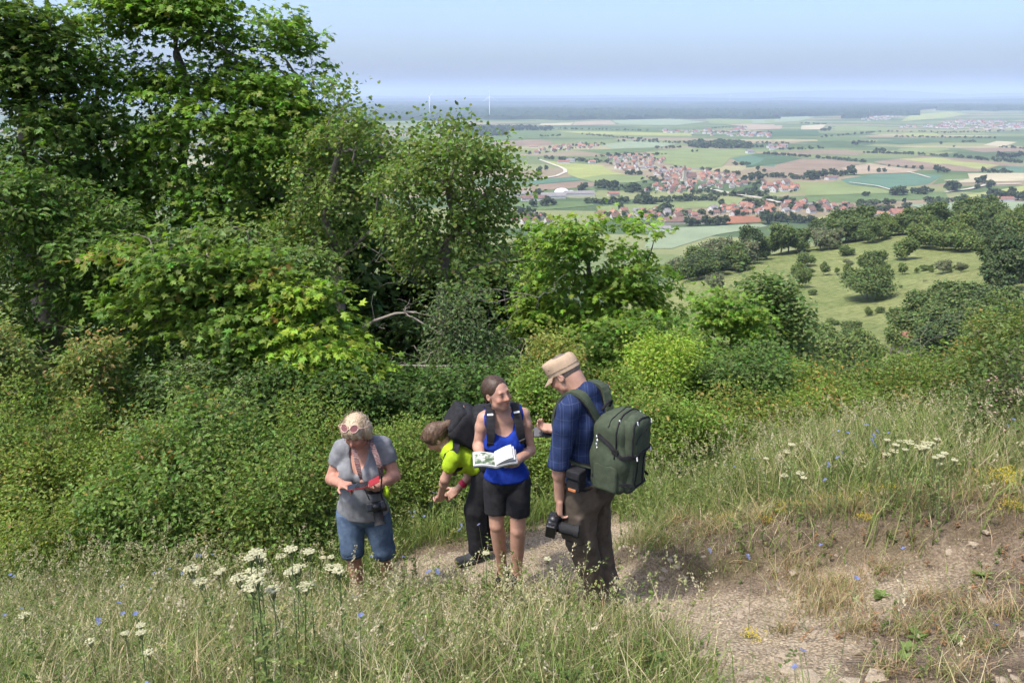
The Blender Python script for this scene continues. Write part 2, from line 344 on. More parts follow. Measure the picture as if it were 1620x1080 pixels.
fields = [(c4,'lg',[(870,425),(1000,400),(1140,386),(1480,402),(1545,420),(1380,450),(1330,500),(1180,512),(1010,482)]),(c4,'teal',[(1385,450),(1545,422),(1640,440),(1640,500),(1470,490)]),
 (c4,'yg',[(290,462),(420,478),(640,490),(660,515),(770,545),(640,545),(500,565),(440,545),(430,520)]),(c4,'lg',[(500,565),(640,545),(880,548),(900,575),(800,590),(600,590)]),
 (c4,'teal',[(215,580),(490,553),(505,578),(225,602)]),(c4,'br',[(220,604),(505,580),(600,592),(580,612),(210,640)]),(c4,'g',[(200,642),(580,614),(610,640),(560,655),(200,660)]),
 (c4,'br',[(0,350),(260,338),(345,350),(345,372),(0,378)]),(c4,'g',[(0,290),(240,290),(400,300),(260,332),(0,345)]),(c4,'yg',[(350,284),(700,290),(1150,300),(1160,316),(900,316),(520,304)]),
 (c4,'lt',[(280,240),(470,236),(450,250),(270,250)]),(c4,'tan',[(480,232),(680,226),(720,246),(460,250)]),(c4,'pt',[(690,224),(1060,218),(1240,232),(1060,252),(740,246)]),(c4,'pt',[(630,368),(830,345),(1080,364),(950,386),(700,394)]),
 (c4,'g',[(500,402),(700,398),(950,388),(880,414),(640,425)]),(c4,'lg',[(600,726),(960,704),(1290,692),(1640,680),(1640,712),(1270,732),(900,752),(620,770)]),(c4,'yg',[(620,772),(900,754),(1000,748),(960,770),(700,790)]),
 (c4,'red',[(1205,798),(1400,780),(1580,786),(1580,816),(1350,826),(1220,815)]),(c4,'pt',[(910,875),(1060,848),(1250,842),(1560,826),(1600,840),(1300,890),(1040,970),(880,970)]),
 (c4,'g',[(100,705),(560,695),(590,720),(300,745),(110,740)]),(c4,'lg',[(1240,215),(1500,208),(1640,212),(1640,240),(1400,246),(1260,240)]),(c4,'tan',[(1330,240),(1640,246),(1640,262),(1480,262)]),
 (c4,'g',[(980,262),(1280,262),(1290,275),(1020,276)]),(c5,'br',[(70,512),(320,455),(480,455),(690,480),(540,505),(330,545),(200,540)]),(c5,'tan',[(545,506),(720,480),(1010,520),(950,534),(640,542)]),
 (c5,'br',[(740,470),(1030,438),(1300,455),(1620,490),(1620,500),(1480,492),(1350,530),(1200,524),(830,492)]),(c5,'yg',[(890,455),(1100,446),(1480,492),(1350,512),(1100,480)]),
 (c5,'lt',[(1290,538),(1640,536),(1640,580),(1210,592),(1150,576),(1305,574)]),(c5,'teal',[(550,572),(750,542),(950,538),(1150,548),(1060,600),(820,622),(600,600)]),(c5,'g',[(1150,546),(1285,545),(1300,572),(1080,602)]),
 (c5,'lg',[(350,622),(545,575),(600,602),(830,626),(1150,640),(900,650),(740,652),(345,665)]),(c5,'g',[(110,672),(345,666),(740,654),(1160,645),(1180,680),(700,702),(300,708)]),(c5,'pt',[(940,716),(1180,704),(1640,698),(1640,752),(1300,742),(1050,742)]),
 (c5,'yg',[(1230,668),(1640,606),(1640,650),(1400,662),(1240,684)]),(c5,'yg',[(370,792),(520,780),(850,792),(900,830),(700,850),(560,815),(420,815)]),(c5,'pt',[(620,796),(860,790),(930,800),(860,860),(720,850)]),
 (c5,'tan',[(10,258),(215,250),(205,272),(0,280)]),(c5,'lt',[(325,252),(470,246),(440,276),(320,276)]),(c5,'dg',[(150,285),(420,280),(430,315),(150,320)]),(c5,'lg',[(520,255),(900,262),(820,285),(520,285)]),(c5,'g',[(410,330),(720,320),(700,340),(420,352)]),
 (c5,'yg',[(900,300),(1110,300),(1130,316),(940,316)]),(c5,'dg',[(760,345),(1060,335),(1180,350),(900,368),(800,362)]),(c5,'lt',[(1380,372),(1460,346),(1580,352),(1500,380)]),(c5,'br',[(1240,395),(1640,380),(1640,408),(1380,415)]),
 (c5,'lg',[(900,390),(1160,385),(1190,400),(1040,420),(880,402)]),(c5,'teal',[(1420,525),(1560,490),(1640,505),(1640,535)]),(c5,'yg',[(1180,186),(1300,196),(1160,215),(900,232),(960,200)]),(c5,'pt',[(690,195),(760,158),(880,158),(760,192),(700,206)]),(c5,'pt',[(270,172),(500,155),(520,165),(330,185)]),
 (c5,'pt',[(30,215),(260,196),(400,210),(300,232),(40,240)]),(c5,'br',[(200,410),(520,400),(700,418),(640,432),(420,425)]),(c5,'dg',[(0,425),(110,420),(330,450),(200,480),(0,505)])]
for fn, k, poly in fields:
    pts = np.array([plainpt(*fn(*q)) for q in poly]); c = pts[:, :2].mean(0)
    ring = [np.c_[c+(pts[:, :2]-c)*s] for s in (1., .66, .33)]
    V = np.concatenate(ring+[c[None]]); n = len(pts)
    z = plain_z(V[:, 0], V[:, 1])+.35+c[1]*.0002
    F4 = [(r*n+i, r*n+(i+1) % n, (r+1)*n+(i+1) % n, (r+1)*n+i) for r in (0, 1) for i in range(n)]; F3 = [(2*n+i, 2*n+(i+1) % n, 3*n) for i in range(n)]
    link('field', npmesh('field', np.c_[V, z], [np.array(F3), np.array(F4)], FM[k]), kind='structure')
# country roads and the embankment road
ROAD = mat('pale_road', (.42, .38, .31), .9, .1, .1, .05); TARMAC = mat('tarmac_road', (.26, .26, .27), .9, .1, .1, .05)
def road(name, pts, wid, m, dz=.8, fn=c4):
    p = np.array([plainpt(*fn(*q)) for q in pts])[:, :2]
    t = np.linspace(0, len(p)-1, len(p)*6); p = np.stack([np.interp(t, np.arange(len(p)), p[:, k]) for k in (0, 1)], 1)
    d = nrm(np.gradient(p, axis=0)); nn = np.stack([-d[:, 1], d[:, 0]], 1)*wid/2
    V = np.concatenate([p-nn, p+nn]); k = len(p)
    link(name, npmesh(name, np.c_[V, plain_z(V[:, 0], V[:, 1])+dz+V[:, 1]*.0003], np.array([(i, i+1, k+i+1, k+i) for i in range(k-1)]), m), kind='structure')
road('farm_track', [(270,458),(330,480),(390,500),(420,516),(420,530),(370,552),(230,578)], 9, ROAD)
road('farm_track', [(40,700),(90,735),(140,752),(300,770)], 8, ROAD)
road('road', [(1240,628),(1320,648),(1400,664),(1500,680),(1640,700)], 9, ROAD, 4)
road('road', [(0,675),(60,682),(150,704),(200,716)], 9, ROAD, 4, c5)
road('road', [(860,512),(960,492),(1090,500),(1250,520)], 8, TARMAC)
road('farm_track', [(940,532),(1000,545),(1070,566)], 6, ROAD, 2, c5)
road('farm_track', [(1160,648),(1300,630),(1400,606),(1600,600)], 8, ROAD, 2, c5)
road('farm_track', [(600,592),(760,612),(900,650)], 6, ROAD, 2, c5)
# ------------------------------------------------------------------ leaves and branching
def _fan(outl, c): 
    V = np.array([c]+outl, float); n = len(outl); return V, np.array([(0, 1+i, 1+(i+1) % n) for i in range(n)])
_V = np.array([(0,0,0),(.45,.13,0),(.25,.25,0),(.47,.62,0),(0,1.02,0),(-.47,.62,0),(-.25,.25,0),(-.45,.13,0)], float); _V[:, 2] = -.3*np.abs(_V[:, 0])-.18*_V[:, 1]**2
_F = np.array([(0,1,2),(0,2,3),(0,3,4),(0,4,5),(0,5,6),(0,6,7)])
LEAFSHAPE = {'maple_far': (_V, _F)}
_V = np.array([(0,0,0),(.46,.10,0),(.20,.27,0),(.50,.60,0),(.16,.62,0),(0,1.05,0),(-.16,.62,0),(-.50,.60,0),(-.20,.27,0),(-.46,.10,0)], float); _V[:, 2] = -.3*np.abs(_V[:, 0])-.18*_V[:, 1]**2
LEAFSHAPE['maple'] = (_V, np.array([(0,i,i+1) for i in range(1, 9)]))
_V = np.array([(0,0,0),(.27,.33,0),(.22,.7,0),(0,1,0),(-.22,.7,0),(-.27,.33,0)], float); _V[:, 2] = -.3*np.abs(_V[:, 0])*-1-.2*_V[:, 1]**2
LEAFSHAPE['oval'] = (_V, np.array([(0,1,2),(0,2,3),(0,3,4),(0,4,5)]))
_V = np.array([(0,0,0),(.3,.45,.1),(0,1,-.1),(-.3,.45,.1)], float); LEAFSHAPE['small'] = (_V, np.array([(0,1,2),(0,2,3)]))
_V = np.array([(0,0,0),(.42,.3,.1),(.38,.8,-.05),(0,1.05,-.1),(-.42,.75,.05),(-.36,.25,.1)], float); LEAFSHAPE['round'] = (_V, np.array([(0,1,2),(0,2,3),(0,3,4),(0,4,5)]))
_V = np.array([(-.5,-.4,.1),(.45,-.5,-.1),(.55,.35,.08),(-.35,.55,-.05)], float); LEAFSHAPE['clump'] = (_V, np.array([(0,1,2),(0,2,3)]))
def leaf_arrays(pos, dirn, nor, size, shape, col):
    V, F = LEAFSHAPE[shape]; y = nrm(dirn); z = nrm(nor-(nor*y).sum(1, keepdims=True)*y); x = np.cross(y, z)
    n, k = len(pos), len(V)
    W = pos[:, None]+size[:, None, None]*(V[None, :, 0:1]*x[:, None]+V[None, :, 1:2]*y[:, None]+V[None, :, 2:3]*z[:, None])
    Fa = F[None]+(np.arange(n)*k)[:, None, None]
    return W.reshape(-1, 3), Fa.reshape(-1, F.shape[1]), np.repeat(col, k, 0)
def grow(trunk, targets, rg, uppen=.7, arc=.12, mids=(.38, .72)):
    Pn = [np.array(p, float) for p in trunk[0]]; par = [-1]+list(range(len(trunk[0])-1))
    for tr in trunk[1:]:
        k = int(np.argmin([np.linalg.norm(q-tr[0]) for q in Pn])); 
        for i, p in enumerate(tr):
            if i == 0 and np.linalg.norm(Pn[k]-p) < .02: last = k; continue
            Pn.append(np.array(p, float)); par.append(k if i == 0 else last); last = len(Pn)-1
    base = [len(Pn)]
    cap = len(Pn)+len(targets)*3+4; A = np.zeros((cap, 3)); A[:len(Pn)] = Pn; par = par+[0]*(cap-len(par)); n = len(Pn)
    dist0 = np.min(np.linalg.norm(targets[:, None]-A[None, :n], axis=2), axis=1); ends = np.zeros(len(targets), int)
    for t in np.argsort(dist0+rg.random(len(targets))*.15*dist0.mean()):
        T = targets[t]; d = A[:n]-T; L = np.sqrt((d*d).sum(1)); c = L+uppen*np.maximum(0, d[:, 2]+.25*L); k = int(np.argmin(c)); l = L[k]
        prev = k
        for f in mids:
            A[n] = A[k]*(1-f)+T*f+rg.normal(0, .06, 3)*l+np.array([0, 0, arc*l*math.sin(f*math.pi)]); par[n] = prev; prev = n; n += 1
        A[n] = T; par[n] = prev; ends[t] = n; n += 1
    return A[:n], np.array(par[:n]), ends
def skeleton(A, par, r_tip, r_base, sides=5, thin=3):
    n = len(A); cnt = np.zeros(n); haschild = np.zeros(n, bool); haschild[par[par >= 0]] = True; cnt[~haschild] = 1
    for i in range(n-1, 0, -1):
        if par[i] >= 0: cnt[par[i]] += cnt[i]
    ex = math.log(r_base/r_tip)/math.log(max(cnt[0], 3)); rad = r_tip*cnt**ex
    main = np.full(n, -1)
    for i in range(1, n):
        p = par[i]
        if p >= 0 and (main[p] < 0 or cnt[i] > cnt[main[p]]): main[p] = i
    e = np.arange(1, n); e = e[par[1:] >= 0]; p = par[e]; d = nrm(A[e]-A[p]); din = np.zeros((n, 3)); din[e] = d; din[0] = (0, 0, 1)
    dn = nrm(din+np.where(main[:, None] >= 0, din[main], din)); ismain = main[p] == e
    d0 = np.where(ismain[:, None], dn[p], d); r0 = np.where(ismain, rad[p], np.minimum(rad[e]*1.25, rad[p])); d1 = dn[e]; r1 = rad[e]
    Vs, Fs, off = [], [], 0
    for sel, sd in ((r1 > .012, sides+1), (r1 <= .012, thin)):
        if not sel.any(): continue
        t = np.arange(sd)*2*math.pi/sd
        def ringv(c, dd, r):
            a = nrm(np.cross(dd, np.array([.37, .91, .17]))); b = np.cross(dd, a)
            return c[:, None]+r[:, None, None]*(np.cos(t)[None, :, None]*a[:, None]+np.sin(t)[None, :, None]*b[:, None])
        V = np.concatenate([ringv(A[p][sel], d0[sel], r0[sel]), ringv(A[e][sel], d1[sel], r1[sel])], 1).reshape(-1, 3)
        m = sel.sum(); j = np.arange(sd); q = np.stack([j, (j+1) % sd, sd+(j+1) % sd, sd+j], 1)
        Fs.append((q[None]+(np.arange(m)*2*sd)[:, None, None]).reshape(-1, 4)+off); Vs.append(V); off += len(V)
    return np.concatenate(Vs), np.concatenate(Fs)
def lobe(px, py, Y, rw, rh, n, rd=None):
    c = P(px, py, Y); k = pxm(Y, c[2]); return (c, np.array([rw*k, rd or .5*(rw+rh)*k, rh*k]), n)
def lobes_poly(poly, Y, n, r0, r1, per, rg, dj=.9, front=.5):
    a = np.array(poly, float); out = []; lo, hi = a.min(0), a.max(0)
    while len(out) < n:
        q = lo+rg.random(2)*(hi-lo); r = r0+(r1-r0)*rg.random()
        c = a.mean(0); qi = c+(q-c)*(1+.8*r/np.linalg.norm(hi-lo))
        if not inpoly(np.array([qi[0]]), np.array([qi[1]]), poly)[0]: continue
        if any((q[0]-o[0])**2+(q[1]-o[1])**2 < (.55*r)**2 for o in out): continue
        out.append((q[0], q[1], r))
    return [lobe(x, y, Y-front*rg.random()*dj+(1-front)*rg.random()*dj, r*(.85+.4*rg.random()), r*(.65+.3*rg.random()), max(4, int(per*(r/(.5*(r0+r1)))**2))) for x, y, r in out]
def sample_lobes(lobes, rg, shell=.5, clump=0):
    out = []
    for c, r, n in lobes:
        u = nrm(rg.normal(size=(n, 3))); s = (shell+(1-shell)*rg.random(n)**.6)[:, None]
        s = s*(1+.16*vnoise(u*2.2+c, 1., 2)[:, None])
        q = c+u*r*s
        if clump: q = q[(vnoise(q*np.array([1, 1, 1.5]), clump, 2) > -.12) | (rg.random(n) < .22)]
        out.append(q)
    return np.concatenate(out)
def spray_leaves(T, D, rg, per, L, size, shape, cols, flat=.9, droop=.25, cvar=.22, tipcol=None, tipfrac=0, wide=.6, up=1.0, rnd=.45):
    n = len(T); N_ = n*per; D = D.copy(); D[:, 2] *= .45; D = nrm(D+rg.normal(0, .12, D.shape)); side = nrm(np.cross(D, np.array([0, 0, 1.])))
    uv = nrm(np.cross(side, D))
    Ls = L*(.7+.6*rg.random(n))
    a = rg.random((n, per))*1.25-.45; b = (rg.random((n, per))*2-1)*wide*(1-.35*np.abs(a)); h = rg.normal(0, 1, (n, per))*(1-flat)*.5
    pos = T[:, None]+Ls[:, None, None]*(a[..., None]*D[:, None]+b[..., None]*side[:, None]+(h-droop*a*np.abs(a)-.25*droop*np.abs(b))[..., None]*uv[:, None])
    dirn = D[:, None]*.55+side[:, None]*(np.sign(b)*.75)[..., None]+rg.normal(0, .35, (n, per, 3)); dirn[..., 2] -= .25
    nor = np.array([0, 0, up])+D[:, None]*.35+rg.normal(0, rnd, (n, per, 3))
    c0 = np.array(cols, float); k = rg.random(n)
    sc = c0[0][None]*(1-k[:, None])+c0[1][None]*k[:, None]
    if tipcol is not None:
        q = rg.random(n) < tipfrac; sc[q] = np.array(tipcol)
    col = sc[:, None]*(1+cvar*rg.normal(0, .7, (n, per, 1)))*(1+.10*rg.normal(0, 1, (n, per, 3))); col = np.clip(col*np.array([1.46, 1.24, 1.2]), .01, .6)
    sz = size*(.65+.6*rg.random(N_))
    return leaf_arrays(pos.reshape(-1, 3), dirn.reshape(-1, 3), nor.reshape(-1, 3), sz, shape, col.reshape(-1, 3))
def make_tree(name, base, trunks, lobes, rg, leaf, label=None, cat='tree', group=None, r_tip=.005, r_base=.12, bark=None, leafm=None, parts=('trunk', 'crown'), shell=.5, uppen=.7, extra=None, bare=0.0, clump=0.9, mids=(.38, .72)):
    base = np.array(base, float); T = sample_lobes(lobes, rg, shell, clump)
    A, par, ends = grow(trunks, T, rg, uppen, .12, mids)
    V, F = skeleton(A, par, r_tip, r_base)
    root = link(name, None, None, base, label, cat, group)
    link(parts[0], npmesh(parts[0], V-base, F, bark or BARK, None, True), root)
    D = A[ends]-A[par[par[ends]]]
    cen = np.average([l[0] for l in lobes], axis=0, weights=[l[2] for l in lobes])
    D = nrm(nrm(D)*.6+nrm(T-cen)*.6)
    keep = rg.random(len(T)) >= bare
    LV, LF, LC = spray_leaves(T[keep], D[keep], rg, **leaf)
    if extra is not None:
        for (V2, F2, C2) in extra(T, D, rg): LF = np.concatenate([LF, F2+len(LV)]); LV = np.concatenate([LV, V2]); LC = np.concatenate([LC, C2])
    link(parts[1], npmesh(parts[1], LV-base, LF, leafm or LEAF, LC), root)
    return root
def trunkline(pts, n=8, wob=.03, rg=rng):
    pts = np.array(pts, float); t = np.linspace(0, len(pts)-1, n); i = np.minimum(t.astype(int), len(pts)-2); f = (t-i)[:, None]
    q = pts[i]*(1-f)+pts[i+1]*f; L = np.linalg.norm(pts[-1]-pts[0]); q[1:] += rg.normal(0, wob*L/n, (n-1, 3)); return q
# stand-alone prototypes, built at the origin with height ~1 unit scaled by `h`
def proto_tree(h, w, rg, nclump, cs, cols, trunk=.18, lobes=7, r_base=None, shape='clump', per=10, spread=.16):
    lb = []; tz = h*trunk; ch = h-tz
    lb.append((np.array([0, 0, tz+ch*.5]), np.array([w*.36, w*.36, ch*.42]), nclump//3))
    for i in range(lobes):
        a = i*2.4+rg.random(); z = tz+ch*(.25+.55*((i*.618) % 1)); rr = w*.30*(1.15-abs((z-tz)/ch-.45))
        lb.append((np.array([math.cos(a)*rr, math.sin(a)*rr, z]), np.array([w*.2, w*.2, ch*.2])*(.8+.5*rg.random()), nclump//lobes))
    tr = [trunkline([(0, 0, -.3), (rg.normal(0, .02)*h, rg.normal(0, .02)*h, tz), (0, 0, h*.75)], 7, .02, rg)]
    T = sample_lobes(lb, rg, .55); A, par, ends = grow(tr, T, rg, .7, .12, (.5,))
    V, F = skeleton(A, par, .002*h, r_base or .025*h, 4)
    D = nrm(nrm(T-np.array([0, 0, tz+ch*.4]))+np.array([0, 0, .2]))
    L = spray_leaves(T, D, rg, per, w*spread, cs, shape, cols, flat=.3, droop=.2, wide=.8, up=.6, rnd=.6, cvar=.18)
    return (V, F), L
# ------------------------------------------------------------------ far forest, hedges and trees on the plain
rv = np.random.default_rng(21)
def far_proto(seed, h=11, w=10, n=44, cs=2.2, cols=((.030,.052,.022),(.055,.085,.032)), trunk=.12):
    (V, F), (LV, LF, LC) = proto_tree(h, w, np.random.default_rng(seed), n, cs, cols, trunk, 5, .25, per=5)
    me = npmesh('tree', np.concatenate([LV, V]), [LF, F+len(LV)], [FARLEAF, BARK], np.concatenate([LC, np.full((len(V), 3), .1)]), False, np.r_[np.zeros(len(LF), int), np.ones(len(F), int)])
    return me, (LV, LF, LC)
FARP = [far_proto(s) for s in (1, 2, 3)]+[far_proto(4, 14, 9, 48)]
POPLAR = far_proto(9, 18, 4.5, 44, 1.8)
MASSP = [far_proto(s_, 11, 10, 13, 3.6) for s_ in (61, 62, 63)]+[far_proto(64, 14, 9, 13, 3.6)]
def line_pts(fn, a, b, n, jit=3):
    out = []
    for i in range(n):
        f = (i+rv.random()*.8)/n; p = plainpt(*fn(a[0]+(b[0]-a[0])*f, a[1]+(b[1]-a[1])*f)); p[:2] += rv.normal(0, jit, 2); p[2] = plain_z(p[0], p[1]); out.append(p)
    return out
LONE = [(c4,525,630,1.4),(c4,300,722,1.5),(c4,268,660,1.3),(c4,318,720,1.3),(c4,235,728,1.2),(c4,352,716,1.),(c4,160,770,1.2),(c4,205,768,1.),(c4,234,762,.8),(c4,1506,578,1.3),(c4,1550,576,1.6),(c4,1462,588,1.3),(c4,1420,548,1.2),
 (c4,1330,722,1.2),(c4,1478,724,1.4),(c4,1506,722,1.),(c4,1596,826,1.8),(c4,270,530,1.3),(c4,510,640,1.2),(c4,730,352,.9),(c4,762,350,1.1),(c4,1160,412,.8),(c4,1188,410,.8),(c4,310,520,1.1),(c4,265,555,1.2),
 (c5,770,530,.9),(c5,805,530,1.),(c5,832,500,.6),(c5,884,502,.6),(c5,930,506,.6),(c5,975,510,.8),(c5,1020,518,.9),(c5,1115,530,1.7),(c5,1145,530,1.2),(c5,1172,532,1.),(c5,1380,534,1.2),(c5,860,662,1.7),(c5,885,662,1.8),(c5,912,660,1.6),
 (c5,968,652,.9),(c5,998,656,1.2),(c5,1030,656,1.5),(c5,1078,645,.8),(c5,1180,642,1.7),(c5,1200,640,1.9),(c5,1218,638,1.7),(c5,1352,600,1.5),(c5,1374,600,1.6),(c5,1345,625,1.1),(c5,1420,622,1.6),(c5,700,668,1.1),(c5,685,668,.8),
 (c5,1430,676,1.5),(c5,1460,674,1.4),(c5,1500,678,1.5),(c5,1540,680,1.8),(c5,1580,690,1.7),(c5,1610,692,1.7),(c5,1385,690,1.1),(c5,1115,702,.9),(c5,1165,704,1.),(c5,1240,696,.9),(c5,1256,696,.8),(c5,920,706,.7),(c5,862,706,.7),(c5,820,710,.7),
 (c5,935,745,1.3),(c5,760,412,1.2),(c5,785,410,1.5),(c5,805,412,1.2),(c5,1210,384,.7),(c5,1134,368,1.),(c5,1345,460,1.2),(c5,1372,462,1.),(c5,1408,466,.8),(c5,1470,448,1.5),(c5,1495,448,1.6),(c5,1530,448,1.5),(c5,1560,450,1.6),(c5,1595,446,1.8),
 (c5,625,368,1.4),(c5,645,370,1.2),(c5,460,286,1.8),(c5,485,286,1.8),(c5,440,284,1.5),(c5,35,570,1.5),(c5,75,570,1.8),(c5,68,520,.9),(c5,105,530,.9),(c5,180,560,1.3),(c5,268,705,1.1),(c5,230,705,1.1)]
LONE += [(c5,x,y,s) for x, y, s in ((365,572,1.8),(390,568,1.9),(425,565,2.),(455,562,1.5),(510,556,1.8),(550,552,1.2),(580,548,1.3),(610,545,1.7),(625,543,1.5),(410,570,1.6),(130,806,1.3),(150,808,1.2),(180,810,1.4),(205,812,1.4),(240,815,1.),(270,818,1.3),(300,820,1.2),(340,822,1.),(380,822,1.2),(115,798,1.2))]
LONE += [(c4,x,y,s) for x, y, s in ((1140,836,1.2),(1165,836,1.1),(1195,836,1.),(1230,834,1.1),(1265,834,1.2),(1300,832,1.2),(1335,830,1.3),(1355,828,1.1),(610,618,1.7),(640,620,1.8),(680,632,1.8),(705,634,1.7),(800,636,1.9),(830,634,1.6),(870,712,1.8),(890,712,1.6),(930,712,1.3),(990,752,1.3),(1020,748,1.4),(745,752,1.))]
gt = 'single trees dotted over the farmland'
for i, (fn, x, y, s) in enumerate(LONE):
    p = plainpt(*fn(x, y)); me = FARP[i % 4][0]; s *= .85+.2*rv.random()
    o = link('tree', me, None, p, 'small round dark tree dotted among the fields of the plain', 'tree', gt); o.rotation_euler = (0, 0, rv.random()*6.28); o.scale = (s*(.9+.3*rv.random()), s, s)
link('poplar_tree', POPLAR[0], None, plainpt(*c5(712, 532)), 'slim upright poplar standing alone before the brown field', 'tree')
def mass(name, spots, kindlabel, protos=MASSP, smin=.7, smax=1.3):
    Vs, Fs, Cs, off = [], [], [], 0
    for k, p in enumerate(spots):
        V, F, C = protos[k % len(protos)][1]; a = rv.random()*6.28; s = smin+(smax-smin)*rv.random(); c, sn = math.cos(a)*s, math.sin(a)*s
        W = np.stack([V[:, 0]*c-V[:, 1]*sn, V[:, 0]*sn+V[:, 1]*c, V[:, 2]*s*.9], 1)+p
        Vs.append(W); Fs.append(F+off); Cs.append(C*(.85+.3*rv.random())); off += len(V)
    V = np.concatenate(Vs); b = V.mean(0)
    return link(name, npmesh(name, V-b, np.concatenate(Fs), FARLEAF, np.concatenate(Cs)), None, b, kindlabel, None, None, 'stuff')
lines = [(c4,(350,272),(910,285),46,6),(c4,(520,308),(960,348),40,3),(c4,(820,350),(1130,362),26,5),(c4,(955,390),(1100,386),14,5),(c4,(300,452),(660,476),44,12),(c4,(620,440),(1000,428),46,10),(c4,(720,620),(860,650),16,8),
 (c4,(540,706),(720,712),18,6),(c4,(720,702),(1000,700),40,9),(c4,(1000,690),(1290,690),44,10),(c4,(1280,660),(1560,664),34,8),(c4,(760,640),(870,640),14,6),(c4,(230,425),(640,370),26,8),(c4,(1000,285),(1620,300),40,12),(c4,(1270,270),(1470,262),20,6),
 (c4,(1415,490),(1485,486),10,5),(c4,(1230,520),(1420,545),14,6),(c4,(270,320),(400,318),12,4),(c4,(330,392),(620,362),22,8),(c4,(1480,735),(1620,720),10,4),(c4,(900,575),(1000,590),10,6),(c4,(780,542),(860,545),12,5),(c4,(1000,520),(1080,512),8,5),(c4,(1180,650),(1260,640),10,5),
 (c5,(690,418),(1040,430),44,4),(c5,(1070,432),(1640,478),44,5),(c5,(110,425),(370,444),32,4),(c5,(410,448),(700,474),34,4),(c5,(655,356),(750,356),16,5),(c5,(320,240),(470,246),30,10),(c5,(820,290),(1400,296),24,5),(c5,(860,322),(1460,330),40,4),(c5,(420,325),(780,292),26,6),
 (c5,(0,385),(100,384),16,6),(c5,(60,360),(260,365),14,5),(c5,(210,400),(460,392),18,5),(c5,(0,640),(90,650),24,8),(c5,(150,555),(330,570),26,8),(c5,(0,600),(300,640),22,12),(c5,(110,690),(270,712),18,3),(c5,(640,716),(850,710),20,4),(c5,(690,745),(860,752),22,6),(c5,(1060,716),(1180,712),12,3),(c5,(1060,700),(1300,690),14,4),
 (c5,(1250,355),(1340,352),10,4),(c5,(1480,385),(1640,395),10,4),(c5,(1100,300),(1620,285),26,8),(c5,(1460,470),(1620,478),14,4),(c5,(1400,532),(1540,534),10,3),(c5,(0,720),(660,752),40,12),(c4,(640,780),(1620,765),44,14),(c4,(130,790),(330,800),16,8)]
for fn, a, b, n, j in lines:
    mass('hedgerow', line_pts(fn, a, b, n, j), 'dark hedgerow trees between fields of the plain', smin=.45, smax=1.05)
# forest patches: many canopies as one mass
def forest(poly, fn, label, n, smin=1.2, smax=1.8):
    pts = [plainpt(*fn(*q)) for q in poly]; a = np.array(pts)[:, :2]; lo, hi = a.min(0), a.max(0); out = []
    while len(out) < n:
        q = lo+rv.random((n, 2))*(hi-lo); q = q[inpoly(q[:, 0], q[:, 1], a)]; out += [np.array([x, y, float(plain_z(x, y))]) for x, y in q]
    out = out[:n]; return mass('forest', out, label, MASSP, smin, smax)
forest([(1138,388),(1500,392),(1510,376),(1400,366),(1150,366)], c4, 'dark block of wood beyond the village', 170, 1.3, 2.)
forest([(-200,318),(60,316),(90,308),(40,290),(-200,285)], c4, 'dark wood beside the pale green field', 170, 1.5, 2.2)
forest([(-200,284),(330,284),(350,270),(150,262),(-200,262)], c4, 'long dark wood below the wind turbines', 230, 1.4, 2.)
# canopy sheets for the far forested plateau (each tree is below a pixel)
def canopymat():
    m, t, b, o = nodes('far_canopy')
    c = ramp(t, [(.3, (.020, .036, .020)), (.7, (.045, .07, .034))], noise(t, .004, 8, .7))
    t.links.new(c, b.inputs['Base Color']); b.inputs['Roughness'].default_value = 1; b.inputs['Specular IOR Level'].default_value = 0
    return m
CANOPY = canopymat()
def canopy(name, px0, px1, topfn, botfn, label, nu=220, nv=26, h=26):
    u = np.linspace(px0, px1, nu); V = np.zeros((nu, nv, 3))
    for i, x in enumerate(u):
        d0 = plainpt(x, botfn(x))[:2]; d1 = plainpt(x, topfn(x))[:2]; t = np.linspace(0, 1, nv)[:, None]**1.6
        xy = d0*(1-t)+d1*t; V[i, :, :2] = xy
    V[..., 2] = plain_z(V[..., 0], V[..., 1])+h+rv.normal(0, 4.5, (nu, nv)); V[:, 0, 2] -= h+8; V[:, 1, :2] = V[:, 0, :2]*1.0015; V[:, -1, 2] -= h; V[0, :, 2] -= h; V[-1, :, 2] -= h
    ii, jj = np.meshgrid(np.arange(nu-1), np.arange(nv-1), indexing='ij'); i0 = ii*nv+jj
    b = V.reshape(-1, 3).mean(0)
    return link(name, npmesh(name, V.reshape(-1, 3)-b, np.stack([i0, i0+nv, i0+nv+1, i0+1], -1).reshape(-1, 4), CANOPY, None, False), None, b, label, None, None, 'stuff')
wob = lambda x, s, a: a*math.sin(x*.021*s+s)+a*.6*math.sin(x*.063*s+2*s)
canopy('forest', 300, 1235, lambda x: 168.5+wob(x, 1.1, .5), lambda x: 190.5-.004*(x-800)+wob(x, 1., .5), 'broad dark forest belt along the foot of the far hills')
canopy('forest', 1100, 1800, lambda x: 167.8+wob(x, 1.6, .4), lambda x: 178+wob(x, 1.3, .6), 'far forest belt behind the fields near the pale village')
canopy('forest', 1180, 1350, lambda x: 176.5+wob(x, 2.6, .3), lambda x: 186+wob(x, .8, .6), 'dark forest tongue above the tan fields', 60)
canopy('forest', 1330, 1375, lambda x: 178, lambda x: 189, 'forest corner beside the hamlet with pale houses', 24)
canopy('forest', 1375, 1455, lambda x: 177, lambda x: 185.5+wob(x, 2.2, .5), 'forest edge behind the hamlet with pale houses', 40)
canopy('forest', 1480, 1800, lambda x: 172, lambda x: 179.5+wob(x, 1.7, .4), 'dark forest edge at the far end of the plain', 90)
canopy('forest', 1170, 1500, lambda x: 159.3+wob(x, 3.1, .3), lambda x: 163.5+wob(x, 2.3, .3), 'distant wooded strip under the horizon turbines', 90, 14)
